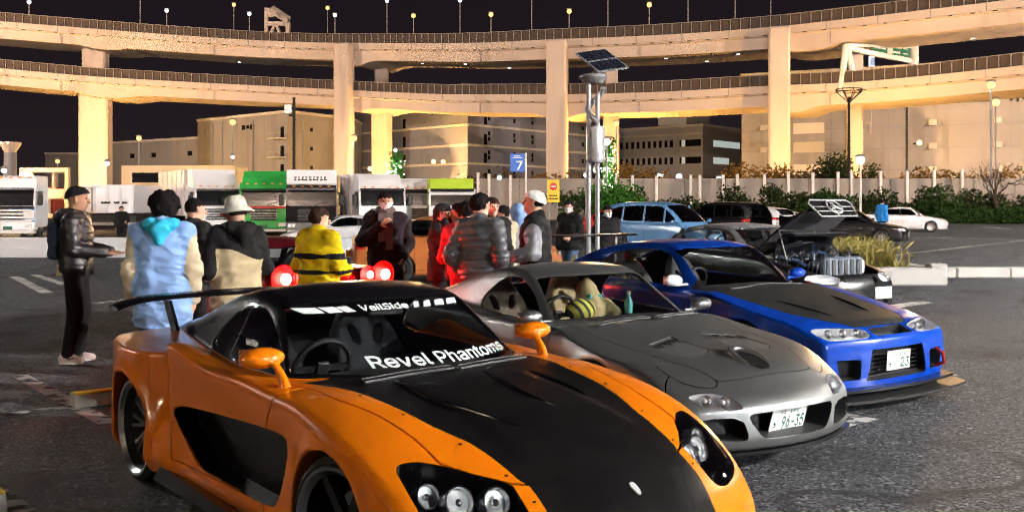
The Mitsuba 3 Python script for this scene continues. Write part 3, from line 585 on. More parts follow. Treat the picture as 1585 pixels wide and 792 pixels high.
k = struct('hedge', leaves(hedge_blobs(925, 1600, 86, 299, 1.5, 1, .75), 17000, .34, seed=1), 'leaf_dark'); labels[k] = {'label': 'long dark green hedge in front of the boundary wall', 'category': 'hedge', 'kind': 'stuff'}
k = struct('hedge', leaves(hedge_blobs(1466, 1620, 80, 322, .8, 2, .08), 14000, .22, seed=2), 'leaf_green'); labels[k] = {'label': 'low clipped green hedge at the right edge', 'category': 'hedge', 'kind': 'stuff'}
def shrub(name, u, v, Y, w, mat, label, n=900, seed=0, size=.3, base=0.0, cat='shrub', blobs=5, group=None):
    p = at(u, v, Y); g = np.random.default_rng(seed + int(u)); h = p[2] - base; k = thing(name, label, cat, group)
    C = [(p[0] + g.normal() * w * .3, Y + g.normal() * w * .25, base + h * (.35 + .5 * g.random()), w * (.28 + .2 * g.random()), w * .35, h * (.18 + .14 * g.random())) for _ in range(blobs)] + [(p[0], Y, base + h * .35, w * .45, w * .4, h * .36)]
    part(k, 'foliage', leaves(C, n, size, seed=seed + int(u)), mat); st = MB()
    for _ in range(4): st.tube([(p[0] + g.normal() * .1, Y, base), (p[0] + g.normal() * w * .25, Y + g.normal() * .2, base + h * .75)], [.05, .02], 5)
    part(k, 'stem', st, 'bark')
    return k
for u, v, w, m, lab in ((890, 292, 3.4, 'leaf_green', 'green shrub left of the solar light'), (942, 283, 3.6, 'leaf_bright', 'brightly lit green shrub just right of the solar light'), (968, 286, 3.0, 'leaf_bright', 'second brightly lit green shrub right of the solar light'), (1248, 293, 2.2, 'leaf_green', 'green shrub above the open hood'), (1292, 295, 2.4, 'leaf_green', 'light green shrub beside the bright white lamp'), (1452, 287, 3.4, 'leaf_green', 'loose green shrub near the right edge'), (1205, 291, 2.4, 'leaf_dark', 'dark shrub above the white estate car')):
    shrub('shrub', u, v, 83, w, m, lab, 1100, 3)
for u, v, w, m, lab in ((975, 250, 4, 'leaf_orange', 'orange-lit bush right of the tree lights'), (1000, 252, 5, 'leaf_orange', 'larger orange-lit bush left of the office'), (1160, 252, 5.5, 'leaf_orange', 'yellow-lit bush below the left end of the right warehouse'), (1195, 257, 4, 'leaf_orange', 'yellow-lit bush at the foot of the right front pier'), (1242, 258, 5, 'leaf_brown', 'brown bush right of the right front pier'), (1272, 256, 4, 'leaf_brown', 'brown bush left of the round dark tree'), (1352, 262, 5, 'leaf_brown', 'brown bush right of the round dark tree'), (1388, 258, 5, 'leaf_brown', 'brown bush under the orange wall light'), (1425, 260, 5, 'leaf_orange', 'orange-lit bush in front of the right warehouse'), (1470, 262, 5, 'leaf_brown', 'brown bush behind the white posts'), (1560, 255, 6, 'leaf_orange', 'orange-lit bush at the right edge'), (868, 262, 5, 'leaf_orange', 'orange-lit bush at the foot of the middle front pier'), (760, 265, 6, 'leaf_brown', 'dark bush left of the number sign'), (722, 268, 5, 'leaf_brown', 'dark bush behind the lime lorry')):
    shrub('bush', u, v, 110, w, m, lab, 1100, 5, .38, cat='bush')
shrub('round_tree', 1303, 247, 108, 4.6, 'leaf_dark', 'round dark tree beside the bright white lamp', 2600, 9, .36, cat='tree', blobs=7)
# trees with lights: the palm and the wound tree
for nme, u, v, Y, w, n, lab in (('lit_palm', 613, 244, 100, 1.6, 60, 'small palm hung with white lights'), ('lit_tree', 942, 222, 92, 1.3, 90, 'narrow tree wound with green and white lights')):
    p = at(u, v, Y); k = thing(nme, lab, 'tree'); part(k, 'trunk', MB().tube([(p[0], Y, 0), (p[0] + .1, Y, p[2])], [.16, .06], 7), 'bark', True)
    z0 = 2.0 if u > 900 else p[2] - 3.0
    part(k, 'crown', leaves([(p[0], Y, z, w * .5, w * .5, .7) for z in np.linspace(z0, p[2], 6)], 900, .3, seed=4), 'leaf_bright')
    g = np.random.default_rng(5); bl = MB()
    for _ in range(n): bl.tm(ico(.045, (p[0] + g.normal() * w * .3, Y - .3 + g.normal() * .3, z0 + g.random() * (p[2] - z0)), 0))
    part(k, 'fairy_lights', bl, 'lamp_off', emit=em((.75, 1, .6), 45, .1), kind='stuff')
# the bare tree
p = at(1542, 315, 84); k = thing('bare_tree', 'bare branching tree at the foot of the tall right lamps', 'tree'); g = np.random.default_rng(11); tr_, br = MB(), MB()
tr_.tube([(p[0], 84, 0), (p[0] + .1, 84, 1.2), (p[0] - .15, 84.1, 2.6)], [.22, .16, .10], 8)
def grow(q, d, L, r, dep):
    e = q + d * L; br.tube([q, (q + e) / 2 + g.normal(size=3) * L * .06, e], [r, r * .8, r * .55], 5, False)
    if dep:
        for _ in range(3): grow(q + (e - q) * (.55 + .45 * g.random()), nrm(d + g.normal(size=3) * .55 + [0, 0, .12]), L * (.6 + .2 * g.random()), r * .55, dep - 1)
for _ in range(6): grow(np.array([p[0] - .05, 84.05, 1.3 + g.random() * 1.2]), nrm([g.normal(), g.normal() * .6, .8]), 1.7, .07, 3)
part(k, 'trunk', tr_, 'bark', True); part(k, 'branches', br, 'bark')
# grass and weeds in the planting beds
def tufts(name, label, boxes, n, h, mat, seed):
    g = np.random.default_rng(seed); V, F = [], []
    for j in range(n):
        (x0, y0, x1, y1, z) = boxes[g.integers(len(boxes))]; b = np.array([x0 + (x1 - x0) * g.random(), y0 + (y1 - y0) * g.random(), z]); H = h * (.5 + .8 * g.random()); t = np.array([g.normal() * .22, g.normal() * .22, 1.0]) * H; a = g.random() * 2 * PI; w = np.array([math.cos(a), math.sin(a), 0]) * .018
        V += [b - w, b + w, b + t * .6 + w * .8, b + t]; i = 4 * j; F += [[i, i + 1, i + 2], [i, i + 2, i + 3]]
        if g.random() < .6:
            c = b + t * (.4 + .5 * g.random()); o_ = g.normal(size=3) * .06; V2 = [c, c + o_ + [0, 0, .05], c + o_ * 1.6 + w, c + o_ * .6 + w]
            V += [c, c + o_ + np.array([0, 0, .05]), c + o_ * 1.8, c + o_]; 
        else: V += [b, b, b, b]
    F = []
    for j in range(n): i = 8 * j; F += [[i, i + 1, i + 2], [i, i + 2, i + 3], [i + 4, i + 5, i + 6], [i + 4, i + 6, i + 7]]
    k = nm(name); put(k, (np.array(V), np.array(F)), mat); labels[k] = {'label': label, 'category': 'grass', 'kind': 'stuff'}
tufts('dry_grass', 'yellow dry grass growing in the planting bed beside the open-hooded car', [(6.25, 20.85, 8.2, 23.8, .30)], 1100, .55, 'grass_dry', 3)
tufts('dry_grass', 'yellow-green weeds in the strip behind the front row of cars', [(.2, 15.5, 2.3, 17.2, .1)], 1100, .55, 'grass_dry', 4)
k = thing('planter_strip', 'low kerbed strip of weeds around the solar light', 'planter'); part(k, 'kerb', MB().box((-.1, 15.2, 0), (2.6, 15.4, .16), .02).box((-.1, 17.4, 0), (2.6, 17.6, .16), .02), 'concrete'); part(k, 'soil', MB().box((-.1, 15.41, 0), (2.6, 17.39, .10)), 'soil')

# ------------------------------------------------------------------ signs, the solar light, gantry
Y = 17.0; X = (918 - 792.5) / FX * Y; k = thing('solar_light', 'grey solar street light with two tilted panels on twin posts', 'street light')
zt = zed(118, Y)
for dx in (-.075, .075): part(k, 'post', MB().tube([(X + dx, Y, .1), (X + dx, Y, zt - (0 if dx < 0 else .3))], .042, 10), 'steel_grey', True)
part(k, 'cap', MB().lathe([(.05, .05), (.22, .02), (.24, -.03), (.15, -.12), (.05, -.14)], (X, Y, zt), n=16), 'steel_grey', 30)
part(k, 'battery_box', MB().lathe([(.02, .0), (.15, 0), (.16, -.03), (.16, -.55), (.14, -.6), (.02, -.6)], (X + .04, Y, zed(196, Y)), n=16), 'steel_grey', 30)
t_ = np.linspace(0, 1, 14); part(k, 'spiral_blade', MB().tube(np.stack([X + .04 + .13 * np.cos(t_ * 5), Y + .13 * np.sin(t_ * 5), zt - .2 - t_ * (zt - .25 - zed(196, Y))], 1), .05, 6), 'steel_grey', True)
A_, B_1 = np.array([.52, .20, .10]), np.array([.36, -.34, -.36]); C0 = at(932, 93, Y); N_1 = nrm(np.cross(A_, B_1)); N_1 = N_1 if N_1[1] < 0 else -N_1
for i in (0, 1):
    o_ = C0 - A_ * .5 - B_1 * .5 + B_1 * (.51 * i); a1, b1 = A_, B_1 * .49; P_ = [o_, o_ + a1, o_ + a1 + b1, o_ + b1]
    pn = part(k, 'solar_panel', MB().add(*hull([q + N_1 * t for q in P_ for t in (0, -.03)])), 'steel_grey')
    for ii in range(5):
        for jj in range(3):
            q0 = o_ + a1 * (.04 + .186 * ii) + b1 * (.06 + .30 * jj); part(pn, 'solar_cell', MB().add(*hull([q0 + a1 * u_ + b1 * v_ + N_1 * t for u_ in (0, .172) for v_ in (0, .28) for t in (.001, .005)])), 'solar_cell')
part(k, 'panel_arm', MB().tube([(X, Y, zt), C0 - N_1 * .04], .04, 8), 'steel_grey', True)
def sign_text(m, M_): return xform(m, M_)
UP = lambda p: np.array([[1, 0, 0, p[0]], [0, 0, -1, p[1]], [0, 1, 0, p[2]], [0, 0, 0, 1.0]])
Y = 57; p = at(790, 266, Y); q = at(812, 238, Y); k = thing('number_sign', 'blue sign with a white 7 on a pale post', 'sign')
part(k, 'panel', MB().box((p[0], Y - .03, p[2]), (q[0], Y + .03, q[2]), .01), 'sign_blue'); m = lettering('7', .48); part(k, 'number', xform(m, UP((p[0] + .28, Y - .034, p[2] + .12))), 'white_paint')
part(k, 'small_lettering', MB().box((p[0] + .12, Y - .036, q[2] - .24), (q[0] - .12, Y - .0305, q[2] - .20)).box((p[0] + .2, Y - .036, q[2] - .15), (q[0] - .2, Y - .0305, q[2] - .11)), 'white_paint')
part(k, 'post', MB().tube([(q[0] + .07, Y, 0), (q[0] + .07, Y, q[2] + .05)], .06, 8), 'white_paint', True)
Y = 40; p = at(847, 313, Y); q = at(866, 278, Y); k = thing('warning_sign', 'yellow sign with a red no-entry disc on two legs', 'sign')
part(k, 'panel', MB().box((p[0], Y - .02, p[2]), (q[0], Y + .02, q[2]), .008), 'sign_yellow'); c = ((p[0] + q[0]) / 2, Y - .022, p[2] + .62)
part(k, 'no_entry_disc', MB().lathe([(.001, -.004), (.15, -.004), (.15, 0)], c, axis=1, n=24), 'sign_red'); part(k, 'bar', MB().box((c[0] - .10, c[1] - .008, c[2] - .025), (c[0] + .10, c[1] - .0042, c[2] + .025)), 'white_paint')
part(k, 'lettering', MB().box((p[0] + .06, Y - .025, p[2] + .12), (q[0] - .06, Y - .0205, p[2] + .17)).box((p[0] + .06, Y - .025, p[2] + .24), (q[0] - .1, Y - .0205, p[2] + .29)), 'pole_dark')
for x in (p[0] + .08, q[0] - .08): part(k, 'leg', MB().tube([(x, Y + .05, 0), (x, Y + .05, p[2] + .1)], .025, 6), 'steel_grey', True)
# green direction sign on its gantry over the lower deck
P, n = lo_at(1330); Y = P[1] + 1.5; k = thing('road_sign_gantry', 'green motorway sign hanging from a white gantry over the lower deck', 'sign')
a, b = at(1316, 72, Y), at(1418, 105, Y + 9)
part(k, 'mast', MB().tube([at(1300, 148, Y), at(1309, 70, Y)], .42, 6).tube([at(1327, 148, Y), at(1311, 70, Y)], .42, 6), 'white_paint', True)
part(k, 'beam', MB().tube([at(1309, 74, Y), at(1336, 80, Y + 3), at(1412, 95, Y + 9)], .38, 6).tube([at(1309, 70, Y), at(1412, 72, Y + 9)], .25, 6), 'white_paint', True)
part(k, 'far_mast', MB().tube([at(1414, 70, Y + 9), at(1414, 118, Y + 9)], .7, 6), 'white_paint', True)
for (u0, u1, d0, d1) in ((1349, 1373, 4, 6), (1380, 1408, 6.5, 8.6)):
    A_, B_2 = at(u0, 60, Y + d0), at(u1, 60, Y + d1); zt_, zb_ = zed(60, Y + d0), zed(86, Y + d0); d = nrm([B_2[0] - A_[0], B_2[1] - A_[1]]); L = math.hypot(B_2[0] - A_[0], B_2[1] - A_[1]); M = T().translate([A_[0], A_[1], 0]).rotate([0, 0, 1], math.degrees(math.atan2(d[1], d[0])))
    s_ = part(k, 'sign_panel', MB().box((0, -.06, zb_), (L, .06, zt_), .02), 'sign_green', M=M)
    mm = MB()
    for i in range(3): mm.box((.25, -.08, zb_ + .35 + i * .7), (L * (.45 + .1 * (i % 2)), -.062, zb_ + .62 + i * .7)); mm.box((L * .6, -.08, zb_ + .35 + i * .7), (L * .88, -.062, zb_ + .5 + i * .7))
    part(s_, 'lettering', mm, 'white_paint', M=M)
part(k, 'middle_panel', MB().box(at(1374, 83, Y + 6) + [0, -.05, 0], at(1380, 62, Y + 6.4) + [0, .05, 0]), 'white_paint')
p = at(1345, 103, 165); q = at(1351, 87, 165); k = thing('lit_number_sign', 'small lit blue-white sign with an 8 beyond the gantry', 'sign'); part(k, 'panel', MB().box((p[0], 165, p[2]), (q[0] + .3, 165.2, q[2])), 'lamp_off', emit=em((.6, .75, 1), 2.0, .02)); part(k, 'number', xform(lettering('8', 1.0), UP((p[0] + .18, 164.97, p[2] + .3))), 'sign_blue'); part(k, 'post', MB().box((p[0] + .3, 165.0, 14), (p[0] + .5, 165.2, p[2])), 'pole_grey')
# toll-frame on the upper deck
P, n = up_at(428); Y = P[1] + 5; k = thing('deck_portal', 'pale portal frame standing on the upper deck at the left', 'portal frame')
a = at(411, 62, Y); part(k, 'leg', MB().box(at(409, 66, Y) + [0, 0, 0], at(414, 22, Y) + [0, 1, 0]), 'viaduct_concrete'); part(k, 'leg', MB().box(at(442, 66, Y), at(448, 34, Y) + [0, 1, 0]), 'viaduct_concrete')
part(k, 'beam', MB().tube([at(420, 14, Y), at(447, 32, Y)], .7, 4).box(at(409, 26, Y) + [0, .1, 0], at(424, 12, Y) + [0, .9, 0]).box(at(411, 40, Y) + [0, .1, 0], at(446, 33, Y) + [0, .9, 0]), 'viaduct_concrete'); part(k, 'brace', MB().tube([at(416, 60, Y), at(424, 40, Y)], .3, 5).tube([at(436, 60, Y), at(428, 40, Y)], .3, 5), 'viaduct_concrete')
# dark mast with a lattice ring, and the dark camera pole at the left
p = at(1314, 250, 100); k = thing('lattice_mast', 'dark thin mast with a lattice ring on top in front of the right warehouse', 'mast'); zt = zed(150, 100); part(k, 'pole', MB().tube([(p[0], 100, 0), (p[0], 100, zt)], [.2, .12], 8), 'pole_dark', True)
r_ = MB()
for z, R in ((zt + .5, 1.25), (zt + .75, 1.25)): a_ = np.linspace(0, 2 * PI, 17); r_.tube(np.stack([p[0] + R * np.cos(a_), 100 + R * np.sin(a_), z + 0 * a_], 1), .05, 5, False)
for i in range(8): a_ = i * PI / 4; r_.tube([(p[0], 100, zt - .6), (p[0] + 1.25 * math.cos(a_), 100 + 1.25 * math.sin(a_), zt + .5), (p[0] + 1.25 * math.cos(a_), 100 + 1.25 * math.sin(a_), zt + .75)], .05, 5)
part(k, 'ring', r_, 'pole_dark')
Y = 60; p = at(455, 268, Y); k = thing('camera_pole', 'black pole with a white camera box above the lorries', 'pole'); part(k, 'pole', MB().tube([(p[0], Y, 0), (p[0], Y, zed(151, Y))], .09, 8), 'pole_dark', True); part(k, 'camera', MB().box((p[0] - .55, Y - .2, zed(176, Y)), (p[0] - .12, Y + .2, zed(162, Y)), .04), 'white_plastic'); part(k, 'bracket', MB().box((p[0] - .3, Y - .04, zed(180, Y)), (p[0], Y + .04, zed(177, Y))), 'pole_dark')
# ------------------------------------------------------------------ cars
def paint(name, col, alpha=.035, fl=None):
    scene[name] = {'type': 'twosided', 'bsdf': {'type': 'roughplastic', 'distribution': 'ggx', 'alpha': alpha, 'int_ior': 1.65, 'nonlinear': False, 'diffuse_reflectance': rgb(col) if not isinstance(col, dict) else col}}
    return name
paint('orange_paint', (0.70, 0.165, 0.003)); paint('black_gloss', (0.004, 0.004, 0.005), .03)
pr('lamp_face', (.72, .74, .74), .25, .3); pr('badge_silver', (.7, .7, .68), .45, .5)
pr('carbon_matt', (.014, .0135, .0125), .5, spec=.2)
pr('carbon_satin', mikit.proc(lambda p, n, uv: mix((0.0045, 0.004, 0.0043), (0.008, 0.007, 0.0073), noise(p.x * 9, p.y * 9, p.z * 9))), .34, spec=.035)
pr('black_plastic', (0.012, 0.012, 0.012), 0.55)
pr('gap_black', (0.004, 0.004, 0.004), 0.9, spec=0.1)
pr('interior_dark', (0.022, 0.02, 0.02), 0.8)
pr('tyre_rubber', (0.012, 0.012, 0.012), 0.75)
pr('chrome', (0.75, 0.75, 0.76), 0.12, 1.0)
pr('rim_polished', (0.62, 0.62, 0.63), 0.2, 1.0)
pr('rim_grey', (0.30, 0.30, 0.31), 0.28, 0.9)
pr('rim_dark', (0.035, 0.035, 0.037), 0.35, 0.6)
pr('reflector', (0.8, 0.8, 0.8), 0.18, 1.0)
pr('lamp_bucket', (0.74, 0.75, 0.76), 0.35, 0.25)
pr('white_plastic', (0.72, 0.72, 0.70), 0.4)
pr('red_lens', (0.35, 0.008, 0.006), 0.15, 0, 1.0)
pr('amber_lens', (0.7, 0.22, 0.02), 0.2, 0, 1.0)
pr('decal_white', (0.72, 0.78, 0.76), 0.5)
pr('decal_black', (0.01, 0.012, 0.012), 0.5)
pr('plate_white', (0.74, 0.75, 0.72), 0.45)
pr('seat_black', (0.05, 0.048, 0.05), 0.85)
pr('seat_tan', (0.30, 0.21, 0.11), 0.8); pr('seat_brown', (.13, .09, .065), .8)
scene['window_glass'] = {'type': 'thindielectric', 'int_ior': 1.5, 'specular_transmittance': rgb((0.74, 0.77, 0.76))}
scene['tinted_glass'] = {'type': 'thindielectric', 'int_ior': 1.5, 'specular_transmittance': rgb((0.10, 0.11, 0.12))}
scene['lamp_glass'] = {'type': 'thindielectric', 'int_ior': 1.5, 'specular_transmittance': rgb((0.95, 0.95, 0.95))}

def wheel(parent, M, R=0.315, wid=0.23, Rr=0.235, spokes=6, style='spoke', dish=0.05, rim_mat='rim_dark', lip_mat='rim_polished', n=48, dish_mat='rim_dark'):
    """a wheel lying about the y axis, outer face towards -y; tyre, rim (lip, spokes) and brake disc"""
    w = wid / 2
    t = MB().lathe([(Rr, -w + 0.012), (Rr + 0.012, -w + 0.002), (R - 0.035, -w - 0.004), (R - 0.012, -w + 0.012), (R, -w + 0.035), (R, w - 0.035), (R - 0.012, w - 0.01), (Rr, w)], axis=1, n=n)
    k = nm(parent + '__wheel'); put(k, t, 'tyre_rubber', 35, M)
    l = MB().lathe([(Rr - 0.034, -w + 0.022), (Rr - 0.012, -w - 0.002), (Rr + 0.004, -w - 0.004), (Rr + 0.006, -w + 0.006)], axis=1, n=n)
    part(k, 'rim_lip', l, lip_mat, 40, M)
    part(k, 'rim_dish', MB().lathe([(Rr - dish * .75 - .001, -w + dish), (Rr - .0345, -w + .0225)], axis=1, n=n), dish_mat, 40, M)
    b = MB(); b.lathe([(Rr - dish * .74, -w + dish), (Rr - dish * .9, w - 0.02)], axis=1, n=32)
    ri, hub = Rr - dish * .7, 0.062
    for i in range(spokes):
        a = 2 * PI * i / spokes
        for q in ((-1, 1) if style == 'twin' else (0,)):
            da = q * 0.14; a1 = a + da
            hw0, hw1 = (0.016, 0.013) if style == 'twin' else (0.034, 0.026)
            P = []
            for r, hw, yy in ((hub * .6, hw0, -w + dish + 0.02), (ri, hw1, -w + dish - .004)):
                c = np.array([r * math.cos(a if r < 0.1 else a1), 0, r * math.sin(a if r < 0.1 else a1)]); tt = np.array([-math.sin(a1), 0, math.cos(a1)])
                for sg_ in (-1, 1):
                    for dy in (0, 0.035): P.append(c + tt * hw * sg_ * (1 if dy else .75) + [0, yy + dy, 0])
            b.add(*hull(P))
    b.lathe([(0.001, -w + dish + 0.012), (0.035, -w + dish + 0.012), (0.042, -w + dish + 0.02), (hub + 0.012, -w + dish + 0.03), (hub + .012, -w + dish + 0.06)], axis=1, n=20)
    part(k, 'rim', b, rim_mat, 30, M)
    d = MB().lathe([(0.001, 0.0), (0.15, 0.0), (0.15, 0.02)], axis=1, n=28)
    part(k, 'brake_disc', d, 'rim_polished', 30, M)
    return k

def turned(M, left):
    """M with the wheel facing the car's left instead of its right"""
    return M.rotate([0, 0, 1], 180) if left else M

def seat(parent, M, mat, mat2, name='seat'):
    def f(x, y, z):
        ys = np.abs(y)
        zz = z
        xb = -0.22 - 0.33 * (zz - 0.12)
        wdt = 0.25 - 0.03 * sstep(0.45, .6, zz) - 0.10 * sstep(.58, .82, zz)
        back = smax(np.abs(x - xb) - 0.055 - 0.06 * sstep(0.14, 0.26, ys) * (1 - sstep(.45, .7, zz)), smax(ys - wdt, smax(zz - 0.80, 0.05 - zz, .03), .05), 0.04)
        for sy in (1,):
            back = smax(back, -smax(np.abs(ys - .085 - .25 * (zz - .60)) - .026, np.abs(zz - .60 - .25 * (ys - .085)) - .052, .02), 0.015)
        cush = smax(np.abs(zz - 0.10 - 0.12 * x) - 0.07 - 0.06 * sstep(0.16, 0.26, ys), smax(np.abs(x - 0.02) - 0.27, ys - 0.265, 0.05), 0.04)
        return smin(back, cush, 0.05)
    s = Shell.of(f, (-0.62, -0.32, -0.06), (0.36, 0.32, 0.88), 0.025)
    k = part(parent, name, s.out(), mat, M=M)
    return k

def handle_bar(a, b, r): return MB().tube([a, b], r, 8)

def strip_along(f, pts, w, h, n_each=1):
    """a raised or let-in strip along points lying on the field f"""
    m = MB(); m.tube(pts, w, 6); return m

def on_surface(f, P, it=6):
    P = np.array(P, float)
    for _ in range(it):
        g = grad(f, P); d = f(*P.T) / np.maximum((g * g).sum(1), .05); P = P - d[:, None] * g
    g = grad(f, P); return P, g / np.linalg.norm(g, axis=1, keepdims=True)

def march(f, o, d, t0, t1, n=160):
    """first points where rays o + t d meet the field (used to lay lettering on glass)"""
    t = np.linspace(t0, t1, n); P = o[:, None] + t[None, :, None] * d
    v = f(P[..., 0], P[..., 1], P[..., 2]); i = np.argmax(v < 0, 1); return P[np.arange(len(o)), i]
# ---- the orange wide-body coupe (x forward from the front axle, y to its left)
MO = place(-0.061, 4.79, 0, math.degrees(-0.894))
_Zc = sp((-3.5, .76), (-3.2, .82), (-2.6, .86), (-2.0, .86), (-1.2, .82), (-.6, .83), (-.4, .825), (0, .785), (.2, .76), (.55, .69), (.8, .59), (1.1, .40), (1.4, .2))
_Xn = sp((0, 1.05), (.2, 1.07), (.3, 1.05), (.4, .985), (.516, .875), (.58, .80), (.65, .66), (.75, .35), (.8, .1), (.9, -.5), (1.3, -3))
_W = sp((-3.42, .60), (-3.3, .70), (-3.1, .81), (-2.8, .90), (-2.45, .965), (-2.25, .96), (-2.12, .925), (-2.0, .85), (-1.86, .825), (-1.79, .87), (-1.75, .95), (-1.70, .955), (-1.3, .935), (-.8, .915), (-.45, .92), (-.2, .935), (0, .945), (.3, .945), (.6, .94), (.8, .90), (1.0, .8))
_Wc = sp((-3.42, .60), (-3.1, .8), (-2.45, .95), (-1.2, .93), (-.5, .92), (0, .955), (.6, .92), (1, .8))
_rid = sp((-1.76, .93), (-1.2, .83), (-.5, .745), (0, .72), (.5, .62))
_Zr = sp((-3.3, .5), (-3.1, .75), (-2.9, .87), (-2.4, .99), (-2.0, 1.10), (-1.7, 1.19), (-1.45, 1.222), (-1.25, 1.208), (-1.1, 1.185), (-.85, 1.05), (-.6, .912), (-.38, .79), (-.2, .66), (0, .4))
_Yt = sp((-2.9, -.26), (-2.4, -.15), (-1.85, -.05), (-1.3, 0), (0, 0))
def o_body(x, y, z):
    y = np.abs(y); s = .25 * (y / .85) ** 2 * sstep(-.6, .5, x)
    zt = _Zc(x + s) - .03 * (y / .9) ** 2 * (x < 9) + .035 * bump(y, .72, .2) * bump(x, .0, .45) + .03 * sstep(.55, .9, y) * sstep(-.5, -1.0, x) * (1 - sstep(-1.75, -1.85, x) * 1.6)
    zt = zt + .055 * sstep(.68, .9, y) * bump(x, -1.74, .36) * sstep(-1.80, -1.76, x) + .018 * sstep(.6, .85, y) * bump(x, .35, .3)
    zt = zt + .012 * sstep(.40, .30, y) * sstep(.7, .45, x) * sstep(-.4, -.2, x)
    zr = _rid(x)
    up = sstep(.30, .60, z)
    ys = _W(x) * up + _Wc(x) * (1 - up) - .5 * np.maximum(z - zr, 0) ** 1.5 - .03 * sstep(zr - .02, zr - .22, z) * sstep(-1.9, -1.6, x) * sstep(-.1, -.45, x)
    r1 = np.sqrt((x - .045) ** 2 + (z - .315) ** 2); r2 = np.sqrt((x + 2.425) ** 2 + (z - .32) ** 2)
    ys = ys + .018 * bump(r1, .358, .045) * (z > .1) + .022 * bump(r2, .365, .05)
    ys = ys - .06 * sstep(.24, .10, z)
    xf = _Xn(z) + .03 - .25 * (y / .85) ** 2
    f = smax(smax(y - ys, z - zt, .05 - .022 * sstep(-.6, -1.4, x)), smax(.115 - z, (x - xf) * .6, .03), .04)
    f = smax(f, -3.36 + .1 * (y / .9) ** 2 - x, .06)
    f = smax(f, -(r1 - .34 - 0 * y), .012) if True else f
    f = smax(f, -(r2 - .345 - 0 * y), .012)
    return f
def o_cab(x, y, z):
    y = np.abs(y); xs = x + y * y * (.42 - .9 * np.clip(z - .82, 0, .36))
    zt = _Zr(xs) - .036 * (y / .55) ** 2
    ys = .735 + _Yt(x) - .46 * (z - .80) + .25 * np.minimum(z - .8, 0)
    return smax(smax(y - ys, (z - zt) * .8, .07), .55 - z, .02)
def o_all(x, y, z): return smin(o_body(x, y, z), o_cab(x, y, z), .025)
O_SIDE = rnd([(-.77, .805), (-1.05, .795), (-1.5, .822), (-1.86, .862), (-1.80, .945), (-1.64, 1.06), (-1.47, 1.115), (-1.30, 1.122), (-1.12, 1.06), (-.95, .95)], 2)
O_SCOOP = rnd([(-1.735, .585), (-1.0, .612), (-.39, .645), (-.37, .60), (-.50, .30), (-.60, .265), (-1.38, .285), (-1.46, .32), (-1.64, .448)], 2)
O_HL = rnd([(.405, .845), (.43, .76), (.49, .685), (.60, .585), (.705, .485), (.745, .495), (.885, .50), (.87, .60), (.81, .72), (.72, .845), (.63, .86), (.55, .86)], 2)
O_HOODBLACK = [(-.62, -.1), (-.62, .70), (-.37, .645), (-.2, .605), (.1, .57), (.25, .545), (.42, .49), (.55, .47), (.70, .45), (.74, .43), (.86, .43), (1.2, .33), (1.2, -.1)]
O_HOOD = [(-.75, -.1), (-.75, .76), (-.18, .75), (.04, .705), (.3, .68), (.487, .678), (.60, .59), (.70, .49), (.725, .45), (.745, .40), (.785, .22), (.80, 0), (.80, -.1)]
